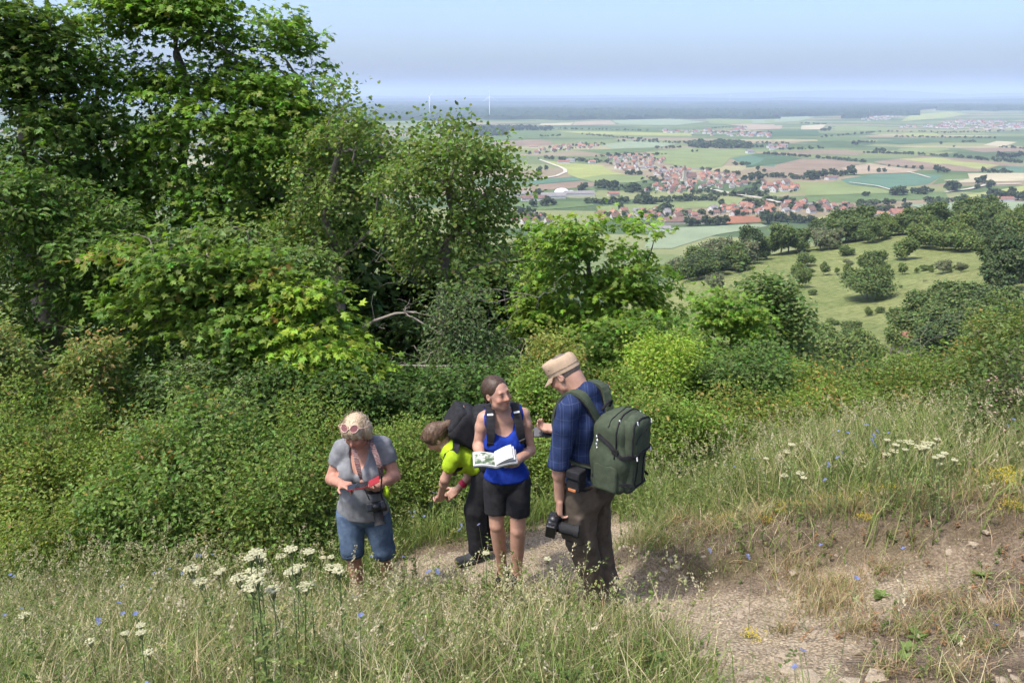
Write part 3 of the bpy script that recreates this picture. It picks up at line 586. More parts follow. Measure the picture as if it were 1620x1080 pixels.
canopy('forest', 500, 1100, lambda x: 158.8+wob(x, 2.9, .3), lambda x: 162.8+wob(x, 2.1, .3), 'distant wooded strip at the foot of the hills', 110, 14)
# blue ranges on the horizon
HILLM = fieldmat('hill_forest', (.045, .07, .04), .4)
def ridge(D0, D1, tops, seed, nu=160, nv=14):
    u = np.linspace(-500, 2100, nu); xs, ys_ = zip(*tops); V = np.zeros((nu, nv, 3)); rg = np.random.default_rng(seed)
    yt = np.interp(u, xs, ys_)+vnoise(np.stack([u/60., 0*u+seed, 0*u], -1), 1., 3)*1.1
    for i, x in enumerate(u):
        dx = ray(x, 150)[0]/ray(x, 150)[1]; zt = P(x, yt[i], D1)[2]
        for j in range(nv):
            t = j/(nv-4) if j < nv-3 else 1; D = D0+(D1-D0)*t if j < nv-3 else D1+(j-nv+4)*900.; z0 = PLAIN-6
            z = z0+(zt-z0)*(t*t*(3-2*t)) if j < nv-3 else zt+(z0-zt)*(j-nv+4)/3.; V[i, j] = (dx*D, D, z+vnoise(np.array([dx*D, D, 0.]), 1/700., 3)*16*(0 < j < nv-1))
    ii, jj = np.meshgrid(np.arange(nu-1), np.arange(nv-1), indexing='ij'); i0 = ii*nv+jj
    link('hills', npmesh('hills', V.reshape(-1, 3), np.stack([i0, i0+nv, i0+nv+1, i0+1], -1).reshape(-1, 4), HILLM, None, True), kind='structure')
ridge(12500, 15000, [(-500,163),(600,161),(800,160),(1000,160.5),(1150,160),(1250,159),(1400,161),(1500,158),(1620,155),(2100,156)], 1)
ridge(17000, 20500, [(-500,157),(600,156),(800,155.5),(1000,154),(1150,155),(1300,154),(1450,156),(1620,152),(2100,152)], 2)
ridge(25000, 29000, [(-500,153),(600,152),(700,151.5),(900,151),(1100,150),(1180,147),(1260,144.5),(1330,142.5),(1400,142),(1450,144.5),(1520,149),(1620,147),(2100,148)], 3)
# ------------------------------------------------------------------ villages
WALLM = [mat('plaster_white', (.48, .465, .44), .85, .2, .06, .3), mat('plaster_cream', (.42, .37, .29), .85, .2, .06, .3), mat('plaster_grey', (.5, .48, .45), .85, .2, .06, .3)]
ROOFM = [mat('roof_red_tile', (.235, .115, .085), .9, .1, .2, .4), mat('roof_brown_tile', (.16, .10, .08), .9, .1, .2, .4), mat('roof_grey_tile', (.20, .185, .18), .9, .1, .2, .4), mat('roof_orange_tile', (.29, .155, .105), .9, .1, .2, .4)]
ROOFN = ['red', 'brown', 'grey', 'orange']
GLASSD = mat('dark_window', (.05, .055, .06), .2, .5, .1, .3)
def house_mesh(wm, rm, L=12, W=9, H=5, RH=4.5, windows=True):
    b = MB(); b.box((0, 0, H/2-1), (L/2, W/2, H/2+1), m=0)
    e = .5
    b.add([(-L/2, -W/2, H), (-L/2, W/2, H), (-L/2, 0, H+RH-.3), (L/2, -W/2, H), (L/2, W/2, H), (L/2, 0, H+RH-.3)], [(0, 2, 1), (3, 4, 5)], 0)
    V = [(-L/2-e, -W/2-e, H-.4), (L/2+e, -W/2-e, H-.4), (L/2+e, 0, H+RH), (-L/2-e, 0, H+RH), (-L/2-e, W/2+e, H-.4), (L/2+e, W/2+e, H-.4)]
    V2 = [(x, y, z+.35) for x, y, z in V]
    b.add(V+V2, [(0, 1, 2, 3), (3, 2, 5, 4), (6, 9, 8, 7), (9, 10, 11, 8), (0, 6, 7, 1), (4, 5, 11, 10), (0, 3, 9, 6), (3, 4, 10, 9), (1, 7, 8, 2), (2, 8, 11, 5)], 1)
    b.box((L*.2, .8, H+RH), (.5, .5, 1.1), m=1)
    if windows:
        for y in (-W/2, W/2):
            for x in (-L*.3, 0, L*.3): b.box((x, y, H*.62), (.6, .06, .75), m=2)
        for x in (-L/2, L/2):
            for y in (-W*.22, W*.22): b.box((x, y, H*.62), (.06, .55, .75), m=2)
    return b.mesh('house', [WALLM[wm], ROOFM[rm], GLASSD])
HM = {(w, r): house_mesh(w, r, 11+w, 8.5+r*.5, 5-.4*w, 4.2+.3*r) for w in range(3) for r in range(4)}
nh = [0]
def village(fn, poly, n, mind, roofw, wallw, where, group, sc=1., ang=.4):
    a = np.array([plainpt(*fn(*q))[:2] for q in poly]); lo, hi = a.min(0), a.max(0); got = []
    for _ in range(n*60):
        if len(got) >= n: break
        q = lo+rv.random(2)*(hi-lo)
        if not inpoly(q[0:1], q[1:2], a)[0] or any((q[0]-g[0])**2+(q[1]-g[1])**2 < mind*mind for g in got): continue
        got.append(q); r = rv.choice(4, p=roofw); w = rv.choice(3, p=wallw)
        o = link('house', HM[(w, r)], None, (q[0], q[1], float(plain_z(*q))), f'small {["white", "cream", "grey"][w]} house with {ROOFN[r]} roof {where}', 'house', group)
        o.rotation_euler = (0, 0, ang+rv.choice([0, 1.57, .5, -.4])+rv.normal(0, .12)); s = sc*(.85+.35*rv.random()); o.scale = (s, s*(.9+.3*rv.random()), s); nh[0] += 1
village(c4, [(660,455),(760,432),(880,428),(990,455),(1010,470),(930,490),(880,512),(780,528),(670,508)], 64, 17, [.25,.2,.3,.25], [.8,.15,.05], 'in the newer quarter', 'pale houses of the newer quarter', .78)
village(c4, [(860,510),(1000,505),(1080,515),(1260,530),(1420,560),(1480,600),(1390,622),(1250,625),(1200,640),(1050,652),(870,650),(850,625),(980,600),(1000,560)], 110, 15, [.45,.25,.05,.25], [.5,.35,.15], 'in the old village', 'houses of the old village round the church', .82)
village(c4, [(600,778),(760,760),(960,752),(1150,768),(1180,788),(1010,800),(760,800),(620,812)], 26, 18, [.4,.25,.05,.3], [.5,.35,.15], 'in the front village', 'houses of the front village', .9)
village(c4, [(1260,748),(1420,722),(1620,722),(1640,770),(1560,780),(1400,778),(1280,776)], 22, 18, [.4,.25,.05,.3], [.55,.3,.15], 'beside the red ploughed field', 'houses by the red ploughed field', .9)
village(c5, [(0,735),(100,715),(320,700),(560,718),(660,735),(640,765),(420,765),(240,760),(0,772)], 30, 20, [.4,.25,.1,.25], [.6,.3,.1], 'at the right village end', 'houses at the right end of the front village', .9)
village(c4, [(225,415),(330,385),(480,370),(620,360),(640,372),(560,392),(420,405),(260,425)], 30, 22, [.4,.2,.1,.3], [.6,.3,.1], 'in the track hamlet', 'houses of the hamlet behind the farm track', 1.0)
village(c4, [(110,800),(330,790),(330,826),(120,830)], 9, 18, [.5,.25,.05,.2], [.5,.35,.15], 'behind the tree tops below', 'houses behind the tree tops', 1.)
village(c5, [(95,605),(260,600),(320,640),(260,648),(100,640)], 12, 22, [.45,.2,.05,.3], [.7,.2,.1], 'among village edge trees', 'houses among trees at the village edge', 1.15)
def far_village(fn, poly, n, label, sc=1.2):
    a = np.array([plainpt(*fn(*q))[:2] for q in poly]); lo, hi = a.min(0), a.max(0); b = MB(); k = 0; g = []
    while k < n:
        q = lo+rv.random(2)*(hi-lo)
        if not inpoly(q[0:1], q[1:2], a)[0]: continue
        z = float(plain_z(*q)); s = sc*(.8+.5*rv.random()); an = rv.random()*3.14; Rm = np.array([[math.cos(an), -math.sin(an), 0], [math.sin(an), math.cos(an), 0], [0, 0, 1]])
        b.box((q[0], q[1], z+2.5*s), (6*s, 4.5*s, 3.2*s), Rm, m=0 if rv.random() < .8 else 1)
        V = np.array([(-6.4,-5,5.6),(6.4,-5,5.6),(6.4,5,5.6),(-6.4,5,5.6),(-6.4,0,9.8),(6.4,0,9.8)])*s; b.add(V@Rm.T+np.array([q[0], q[1], z]), [(0, 1, 5, 4), (2, 3, 4, 5), (0, 4, 3), (1, 2, 5)], 2 if rv.random() < .55 else 3); k += 1
    link('far_houses', b.mesh('far_houses', [WALLM[0], WALLM[1], ROOFM[0], ROOFM[2]]), None, None, label, None, None, 'stuff')
far_village(c4, [(960,282),(1100,292),(1250,280),(1300,300),(1480,262),(1480,275),(1330,310),(1620,300),(1620,325),(1340,325),(1200,302),(1000,300)], 60, 'distant village of pale houses among trees')
far_village(c5, [(1060,245),(1300,226),(1500,232),(1620,244),(1620,275),(1260,280),(1060,262)], 150, 'distant village of many white houses at the right')
far_village(c5, [(640,210),(780,208),(890,204),(900,212),(760,230),(660,226)], 40, 'distant hamlet with pale and orange walls at the forest')
far_village(c5, [(870,255),(1060,258),(1150,262),(1140,268),(880,264)], 16, 'distant white barns in the plain')
far_village(c5, [(135,385),(270,380),(260,395),(140,400)], 14, 'farm sheds between the fields')
far_village(c4, [(1510,180),(1620,174),(1620,184),(1520,188)], 10, 'tiny pale farmsteads at the forest edge', 1.6)
far_village(c5, [(0,305),(140,308),(130,318),(0,320)], 16, 'far hamlet of red roofs beside trees')
# landmark buildings
def barn(fn, x, y, L, W, H, wm, rm, label, ang, rh=.25):
    b = MB(); b.box((0, 0, H/2), (L/2, W/2, H/2), m=0)
    RH = W*rh; e = .6; V = [(-L/2-e,-W/2-e,H-.2),(L/2+e,-W/2-e,H-.2),(L/2+e,W/2+e,H-.2),(-L/2-e,W/2+e,H-.2),(-L/2-e,0,H+RH),(L/2+e,0,H+RH)]
    r = MB(); r.add(V, [(0, 1, 5, 4), (2, 3, 4, 5), (0, 4, 3), (1, 2, 5), (3, 2, 1, 0)], 0)
    root = link('barn', None, None, plainpt(*fn(x, y)), label, 'barn'); root.rotation_euler = (0, 0, ang)
    link('wall', b.mesh('wall', WALLM[wm]), root); link('roof', r.mesh('roof', ROOFM[rm]), root)
barn(c4, 1100, 822, 62, 20, 5, 1, 1, 'long brown-roofed barn in front of the red field', .12)
barn(c5, 925, 778, 44, 24, 5, 2, 0, 'long barn with dark red roof before the wooded hill', -.1)
barn(c5, 770, 778, 30, 12, 4, 0, 3, 'low shed with orange roof beside the dark red barn', -.15)
barn(c4, 410, 478, 34, 14, 5, 0, 0, 'white farm shed with red roof at the bend of the track', .05)
barn(c4, 450, 470, 22, 14, 6, 0, 2, 'white farm shed with grey roof at the bend of the track', .05)
barn(c4, 236, 384, 34, 14, 5, 1, 3, 'isolated orange-roofed barn at the brown field', 0)
barn(c4, 240, 690, 46, 18, 5, 2, 1, 'brown-roofed shed beside the storage domes', .1)
barn(c4, 350, 676, 44, 20, 5, 0, 2, 'white-walled hall below the storage domes', .1)
barn(c4, 500, 665, 56, 16, 6, 0, 2, 'pale long hall at the right of the storage domes', .1)
barn(c4, 150, 668, 46, 16, 6, 1, 2, 'pale farm hall at the left of the storage domes', .1)
barn(c4, 700, 664, 20, 12, 5, 1, 0, 'cream farmhouse with red roof at the riverside trees', .3)
barn(c4, 575, 478, 18, 12, 6, 0, 3, 'white farmhouse with orange roof left of the newer quarter', .3)
barn(c4, 1495, 420, 24, 14, 8, 0, 2, 'lone white barn at the end of the field track', .3)
barn(c5, 22, 418, 18, 12, 7, 0, 2, 'white house alone beside the teal field', .2)
barn(c5, 495, 572, 24, 14, 6, 0, 1, 'farmhouse with brown roof below the tree group', .3)
barn(c5, 1505, 694, 30, 12, 5, 0, 0, 'farmhouse with red roof before the dark tree group', .1)
barn(c4, 960, 862, 34, 12, 4, 2, 2, 'grey low shed above the pale front field', -.1)
DOME = mat('dome_foil', (.62, .64, .66), .6, .3, .05, .2)
for x, y, r, lab in ((400, 655, 14, 'large pale storage dome on the farm'), (455, 658, 8, 'smaller pale storage dome beside the large dome')):
    root = link('storage_dome', None, None, plainpt(*c4(x, y)), lab, 'dome')
    t = np.linspace(0, 1, 7); pr = [(r, 0), (r, 4)]+[(r*math.cos(q*1.5), 4+r*.55*math.sin(q*1.5)) for q in t[1:]]
    def lathe(pr, m, n=24):
        b = MB(); a = np.arange(n)*2*math.pi/n
        b.add(np.concatenate([np.c_[np.cos(a)*q, np.sin(a)*q, 0*a+z] for q, z in pr]), [(i*n+j, i*n+(j+1) % n, i*n+n+(j+1) % n, i*n+n+j) for i in range(len(pr)-1) for j in range(n)], 0); return b.mesh('part', m, True)
    link('wall', lathe(pr[:2], WALLM[2]), root); link('roof', lathe(pr[1:], DOME), root)
ch = link('church', None, None, plainpt(*c4(1112, 580)), 'church with pale tower and pointed roof in the old village', 'church')
b = MB(); b.box((0, 0, 12), (3.4, 3.4, 12)); link('tower', b.mesh('tower', WALLM[1]), ch)
b = MB(); b.add([(-3.8,-3.8,24),(3.8,-3.8,24),(3.8,3.8,24),(-3.8,3.8,24),(0,0,35)], [(0,1,4),(1,2,4),(2,3,4),(3,0,4),(3,2,1,0)]); link('spire', b.mesh('spire', ROOFM[1]), ch)
b = MB(); b.box((15, 0, 5), (11, 6, 5)); link('nave', b.mesh('nave', WALLM[1]), ch)
b = MB(); b.add([(3.5,-6.8,9.8),(26.8,-6.8,9.8),(26.8,6.8,9.8),(3.5,6.8,9.8),(3.5,0,18),(26.8,0,18)], [(0,1,5,4),(2,3,4,5),(0,4,3),(1,2,5),(3,2,1,0)]); link('roof', b.mesh('roof', ROOFM[1]), ch); ch.rotation_euler = (0, 0, .2)
for fn, poly, n in ((c4, [(660,455),(880,428),(1010,470),(880,512),(670,508)], 34), (c4, [(860,510),(1080,515),(1420,560),(1480,600),(1250,625),(1050,652),(870,650)], 56), (c4, [(600,778),(960,752),(1180,788),(760,806)], 22), (c4, [(1260,748),(1620,722),(1640,770),(1280,780)], 16), (c5, [(0,735),(320,700),(660,735),(420,768),(0,772)], 30)):
    a = np.array([plainpt(*fn(*q))[:2] for q in poly]); q = a.min(0)+rv.random((n*5, 2))*(a.max(0)-a.min(0)); q = q[inpoly(q[:, 0], q[:, 1], a)][:n]
    mass('village_trees', [np.array([x, y, float(plain_z(x, y))]) for x, y in q], 'dark garden trees among the village roofs', smin=.35, smax=.75)
# ------------------------------------------------------------------ wind turbines
TURB = mat('turbine_white', (.8, .8, .8), .5, .3, .03, .1)
def turbine(px, py, pyhub, blade, angs, label, yaw=.3, group=None):
    p = plainpt(px, py); D = p[1]; hub = P(px, pyhub, D)[2]-p[2]; root = link('wind_turbine', None, None, p, label, 'wind turbine', group); root.rotation_euler = (0, 0, yaw)
    b = MB(); b.tube([(0, 0, -15), (0, 0, hub*.5), (0, 0, hub)], [3.6, 2.9, 2.2], 12); link('tower', b.mesh('tower', TURB, True), root)
    b = MB(); b.box((0, 1.5, hub+1), (2.2, 6, 2.4)); link('nacelle', b.mesh('nacelle', TURB), root)
    for a in angs:
        s, c = math.sin(R(a)), math.cos(R(a)); b = MB(); Lb = blade; t = np.array([0, .08, .25, .6, 1.])
        b.tube([(s*q*Lb, -5.5-2*q, hub+1+c*q*Lb) for q in t], [1.4, 1.5, 1.9, 1.1, .25], 6); link('blade', b.mesh('blade', TURB, True), root)
turbine(774.5, 189, 153, 76, (-3, 117, 237), 'nearer white wind turbine rising from the far forest')
turbine(680, 186, 152.5, 70, (-68, 52, 172), 'white wind turbine behind the pear tree top', .9)
turbine(1154, 165, 150.5, 60, (10, 130, 250), 'tiny wind turbine on the horizon above the village')
for i, x in enumerate((1368, 1386, 1390, 1411, 1414, 1428)):
    turbine(x, 157.6, 134.5+(i % 2), 75, (i*23, i*23+120, i*23+240), 'hazy wind turbine in the row on the far hill', .4, 'turbine row on the far hill')
# ------------------------------------------------------------------ trees on the meadow spur
rs = np.random.default_rng(5)
def mid_proto(seed, h, w, cols, n=430, cs=.55, trunk=.16, per=9, lob=9):
    (V, F), (LV, LF, LC) = proto_tree(h, w, np.random.default_rng(seed), n, cs, cols, trunk, lob, None, per=per, spread=.13)
    return npmesh('trunk', V, F, BARK, None, True), npmesh('crown', LV, LF, FARLEAF, LC), h, w
G1 = ((.052,.092,.030),(.088,.140,.044)); G2 = ((.070,.118,.034),(.110,.168,.050)); G3 = ((.085,.12,.062),(.13,.165,.09)); G4 = ((.040,.072,.03),(.062,.10,.04))
MID = [mid_proto(31, 10, 11, G1), mid_proto(32, 11, 10, G1), mid_proto(33, 10, 12, G2), mid_proto(34, 12, 10, G2), mid_proto(35, 10, 11, G3), mid_proto(36, 12, 9.5, G4)]
OAK = mid_proto(41, 9.4, 14.5, G1, 560, .5, .30, 10, 12)
BUSH = [mid_proto(51, 4, 5, G1, 160, .34, .05), mid_proto(52, 5, 4, G2, 150, .34, .12), mid_proto(53, 3, 4.5, G3, 130, .3, .05)]
def put_mid(pr, p, width, label, group=None, name='tree', hs=1.):
    s = width/pr[3]; root = link(name, None, None, p, label, 'tree' if name == 'tree' else name, group); root.rotation_euler = (0, 0, rs.random()*6.28); root.scale = (s, s, s*hs)
    link('trunk', pr[0], root); link('crown', pr[1], root); return root
def spur(x, yb, wpx, pr, label, name='tree', hs=1., group=None):
    px, py = c6(x, yb); p = mpt(px, py); w = wpx/2.7*pxm(p[1], p[2]); put_mid(pr, p, w, label, group, name, hs)
spur(945, 472, 205, OAK, 'large spreading oak on the meadow with its shadow beside it', hs=.98)
spur(965, 362, 112, MID[0], 'round tree just behind the large oak')
spur(1110, 302, 85, MID[3], 'bright round tree high on the meadow near the right wood')
spur(685, 326, 72, BUSH[0], 'dark rounded bush at the upper edge of the meadow', 'shrub')
spur(765, 362, 42, BUSH[1], 'small egg-shaped tree left of the twin saplings on the meadow')
spur(705, 364, 38, BUSH[0], 'low round bush left of the small egg-shaped tree', 'shrub')
spur(820, 358, 22, BUSH[1], 'tiny sapling between two small meadow trees')
spur(863, 373, 42, BUSH[1], 'small dark upright tree left of the round tree', 'tree', 1.1)
spur(660, 418, 74, MID[3], 'tall dark tree at the left edge of the meadow', 'tree', 1.2)
spur(297, 434, 76, MID[4], 'pale grey-green sparse tree on the lower meadow', 'tree', 1.05)
spur(1030, 358, 32, BUSH[1], 'small bush tree at the right of the round tree')
spur(1100, 365, 40, BUSH[1], 'small bright tree in the middle of the upper meadow')
spur(1160, 356, 20, BUSH[1], 'thin sapling with pale leaves on the upper meadow')
spur(1190, 346, 38, BUSH[0], 'low dark bush between saplings on the upper meadow', 'shrub', .8)
spur(1218, 356, 28, BUSH[1], 'small round sapling next to the low dark bush')
spur(1272, 358, 62, MID[4], 'loose spreading pale tree near the right wood edge')
spur(1350, 355, 44, MID[4], 'pale leaning small tree nearest the right wood', 'tree', 1.1)
spur(1326, 340, 22, BUSH[0], 'small dark bush left of the pale leaning tree', 'shrub')
spur(715, 450, 36, BUSH[0], 'small dark bush left of the large oak', 'shrub', .8)
spur(952, 540, 34, BUSH[1], 'small dark shrub below the large oak', 'shrub', .9)
spur(1003, 530, 38, BUSH[0], 'dark shrub at the lower right below the oak', 'shrub')
spur(800, 580, 54, BUSH[0], 'greyish low bush at the bottom of the meadow', 'shrub', .7)
spur(880, 622, 88, MID[0], 'dark bushy tree at the foot of the meadow', 'tree', .75)
spur(868, 318, 46, BUSH[2], 'flat pale bush behind the round tree', 'shrub', .6)
spur(1092, 420, 16, BUSH[0], 'tiny dark bush right of the large oak', 'shrub', .8)
spur(1197, 396, 20, BUSH[2], 'tiny low bush further right of the large oak', 'shrub', .7)
spur(860, 282, 62, BUSH[0], 'rounded dark bush at the wood edge', 'shrub', .9)
spur(395, 350, 42, BUSH[1], 'bright rounded bush at the foot of the left wood', 'shrub', .8)
spur(432, 345, 34, BUSH[0], 'small bush at the foot of the left wood', 'shrub', .9)
def woods(n, poly, wr, protos, label, group, mind=26, hs=1.0):
    pl = [c6(*q) for q in poly]; a = np.array(pl); lo, hi = a.min(0), a.max(0); got = []
    for _ in range(n*50):
        if len(got) >= n: break
        q = lo+rs.random(2)*(hi-lo)
        if not inpoly(q[0:1], q[1:2], pl)[0] or any((q[0]-g[0])**2+((q[1]-g[1])*2.2)**2 < (mind/2.7)**2 for g in got): continue
        p = mpt(*q)
        if not gpt.hit: continue
        got.append(q); pr = protos[rs.integers(len(protos))]; w = (wr[0]+(wr[1]-wr[0])*rs.random())/2.7*pxm(p[1], p[2])
        put_mid(pr, p, w, label, group, 'tree', hs*(.9+.25*rs.random()))
woods(34, [(90,400),(250,385),(420,330),(560,285),(800,255),(980,200),(960,188),(700,215),(420,240),(240,270),(110,320)], (85,130), [MID[0],MID[1],MID[0],MID[5],MID[4]], 'dark broadleaf tree in the wood along the upper meadow edge', 'wood along the left meadow edge', 34)
woods(14, [(930,236),(1060,215),(1180,190),(1330,170),(1250,160),(1050,190),(950,205)], (80,120), [MID[0],MID[1],MID[2]], 'broadleaf tree in the wood at the top of the meadow', 'wood at the top of the meadow', 40)
woods(8, [(1160,255),(1300,262),(1400,275),(1430,240),(1330,225),(1200,225)], (95,140), [MID[2],MID[0],MID[3]], 'green tree in the clump above the meadow corner', 'clump above the meadow corner', 52)
woods(6, [(1360,160),(1500,160),(1500,140),(1380,140)], (100,130), [MID[0],MID[1]], 'dark round tree on the crest behind the meadow', 'trees on the crest', 50)
woods(6, [(1530,215),(1640,225),(1640,180),(1540,190)], (95,130), [MID[1],MID[2]], 'tree at the right edge of the high pasture', 'trees at the high pasture', 48)
woods(9, [(1420,420),(1520,470),(1590,455),(1640,420),(1640,300),(1500,280),(1420,330)], (110,150), [MID[0],MID[5],MID[1]], 'tall dark tree of the right wood beside the meadow', 'right wood beside the meadow', 55, 1.15)
woods(14, [(1190,570),(1320,545),(1440,520),(1540,560),(1580,600),(1500,640),(1300,650),(1120,650),(1080,630)], (120,170), [MID[0],MID[5],MID[1],MID[0]], 'dark tree in the lower wood below the oak', 'lower wood below the oak', 60, .9)
woods(9, [(1040,710),(1200,730),(1400,730),(1560,700),(1560,660),(1300,680),(1060,680)], (130,180), [MID[5],MID[0],MID[2]], 'dark tree in the hollow below the meadow', 'trees in the hollow', 65, .85)
woods(7, [(640,720),(740,750),(860,780),(980,790),(960,730),(760,700),(690,680)], (110,150), [MID[1],MID[3],MID[2]], 'mid green tree in the hollow left of the meadow foot', 'trees left of the meadow foot', 60, .9)
hp = mpt(1442, 556, 120); hr = link('farmhouse', None, None, hp, 'red-roofed farmhouse half hidden in the hollow below the meadow', 'house'); hr.rotation_euler = (0, 0, .5); hr.scale = (.7, .7, .7)
b = MB(); b.box((0, 0, 2), (5, 3.6, 2)); link('wall', b.mesh('wall', WALLM[1]), hr)
b = MB(); b.add([(-5.5,-4.2,3.8),(5.5,-4.2,3.8),(5.5,4.2,3.8),(-5.5,4.2,3.8),(-5.5,0,7),(5.5,0,7)], [(0,1,5,4),(2,3,4,5),(0,4,3),(1,2,5),(3,2,1,0)]); link('roof', b.mesh('roof', ROOFM[3]), hr)
# ------------------------------------------------------------------ trees and shrubs near the path
rn = np.random.default_rng(11)
MAPLE = dict(per=24, L=.62, size=.125, shape='maple', cols=((.075,.155,.022),(.115,.215,.034)), flat=.88, droop=.3)
def lf(**kw): d = dict(MAPLE); d.update(kw); return d
def T(px, Y, pts=None, dz=-.3):       # trunk foot on the hill under a pixel column
    x = P(px, 540, Y)[0]; return onhill(x, Y, dz)
def stem(px, Y, *pts, n=9): return trunkline([T(px, Y)]+[P(*q) for q in pts], n, .06, rn)
# back row, tallest
make_tree('maple_tree', T(290, 15), [stem(290, 15, (295,430,15), (290,150,15), (285,70,15)), trunkline([P(294,400,15), P(420,230,15), P(450,120,15)], 6, .05, rn), trunkline([P(294,430,15), P(160,230,15), P(150,110,15)], 6, .05, rn)],
  lobes_poly([(100,60),(150,5),(200,-30),(345,-30),(352,40),(400,62),(430,75),(438,35),(458,28),(462,80),(495,62),(497,110),(470,200),(490,260),(480,400),(420,460),(300,450),(200,420),(110,330),(90,200)], 14.6, 46, 28, 58, 30, rn)+[lobe(447,62,14.7,20,36,26), lobe(487,108,14.8,12,46,18), lobe(432,140,14.5,45,50,40), lobe(210,10,14.6,70,34,44), lobe(310,8,14.6,52,34,40), lobe(150,60,14.5,55,45,44), lobe(470,180,14.6,34,50,30)],
  rn, lf(per=25, size=.118, cols=((.078,.165,.022),(.12,.225,.034))), 'tallest bright green maple reaching the top of the picture', r_base=.17)
make_tree('maple_tree', T(60, 14), [stem(60, 14, (55,450,14), (40,150,14), (30,90,14)), trunkline([P(55,380,14), P(100,250,14)], 4, .05, rn)],
  lobes_poly([(-90,20),(20,0),(60,20),(105,50),(118,120),(110,250),(125,330),(60,400),(-90,410)], 13.8, 24, 28, 55, 28, rn)+[lobe(0,30,13.7,50,28,36), lobe(70,60,13.8,45,36,40), lobe(-30,90,13.6,55,50,44), lobe(20,130,13.6,60,40,40)],
  rn, lf(per=23, size=.118, cols=((.05,.105,.02),(.08,.15,.028))), 'dark green maple at the left edge beside the tallest maple', r_base=.17)
# dark trees filling the depth of the grove
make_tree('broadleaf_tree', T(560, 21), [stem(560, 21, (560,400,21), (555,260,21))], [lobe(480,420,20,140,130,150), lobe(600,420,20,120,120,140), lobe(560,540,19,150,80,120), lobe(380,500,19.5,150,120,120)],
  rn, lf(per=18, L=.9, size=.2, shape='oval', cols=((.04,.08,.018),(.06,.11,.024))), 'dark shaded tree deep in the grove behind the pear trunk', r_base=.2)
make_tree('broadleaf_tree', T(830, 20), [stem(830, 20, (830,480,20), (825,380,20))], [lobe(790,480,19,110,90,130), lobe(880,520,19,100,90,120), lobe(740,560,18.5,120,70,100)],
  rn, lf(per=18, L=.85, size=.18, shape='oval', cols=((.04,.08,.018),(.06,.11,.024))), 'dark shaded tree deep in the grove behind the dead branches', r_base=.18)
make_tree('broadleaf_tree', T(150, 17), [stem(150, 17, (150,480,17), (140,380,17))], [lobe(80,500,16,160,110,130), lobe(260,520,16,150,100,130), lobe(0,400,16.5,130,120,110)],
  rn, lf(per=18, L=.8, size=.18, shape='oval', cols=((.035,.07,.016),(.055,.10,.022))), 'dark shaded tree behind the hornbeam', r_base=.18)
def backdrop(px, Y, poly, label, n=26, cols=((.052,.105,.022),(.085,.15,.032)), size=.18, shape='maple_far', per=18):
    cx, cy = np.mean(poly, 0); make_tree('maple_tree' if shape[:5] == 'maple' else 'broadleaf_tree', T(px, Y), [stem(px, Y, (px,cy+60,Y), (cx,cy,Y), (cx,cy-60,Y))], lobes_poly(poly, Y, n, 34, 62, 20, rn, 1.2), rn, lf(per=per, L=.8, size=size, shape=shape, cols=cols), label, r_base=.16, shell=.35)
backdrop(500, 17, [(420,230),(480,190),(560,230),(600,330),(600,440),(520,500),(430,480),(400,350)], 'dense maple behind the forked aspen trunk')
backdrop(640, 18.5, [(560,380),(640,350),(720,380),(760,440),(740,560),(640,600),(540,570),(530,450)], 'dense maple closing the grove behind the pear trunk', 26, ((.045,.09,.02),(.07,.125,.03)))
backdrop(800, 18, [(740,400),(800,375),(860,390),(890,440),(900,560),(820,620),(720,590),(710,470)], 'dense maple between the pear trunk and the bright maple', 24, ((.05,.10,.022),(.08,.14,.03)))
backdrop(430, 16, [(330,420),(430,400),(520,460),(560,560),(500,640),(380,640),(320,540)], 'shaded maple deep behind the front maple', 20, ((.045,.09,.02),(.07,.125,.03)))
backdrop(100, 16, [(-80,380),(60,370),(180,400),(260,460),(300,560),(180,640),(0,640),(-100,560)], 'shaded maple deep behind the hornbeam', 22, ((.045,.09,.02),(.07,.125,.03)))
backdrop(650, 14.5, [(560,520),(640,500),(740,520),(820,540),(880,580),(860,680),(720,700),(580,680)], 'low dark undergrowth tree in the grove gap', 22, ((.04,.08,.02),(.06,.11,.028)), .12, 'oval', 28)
# hornbeam, lower left
make_tree('hornbeam_tree', T(70, 11.5), [stem(70, 11.5, (75,560,11.5), (90,400,11.3), (90,270,11.3)), stem(200, 11.5, (195,560,11.5), (200,420,11.3))],
  lobes_poly([(-100,225),(40,235),(110,285),(180,285),(240,380),(275,480),(265,600),(150,650),(-100,670)], 11, 34, 34, 62, 30, rn, .8),
  rn, lf(per=26, L=.5, size=.09, shape='oval', cols=((.05,.11,.022),(.085,.16,.032)), wide=.5), 'dense hornbeam with layered small leaves below the dark maple', r_base=.12)
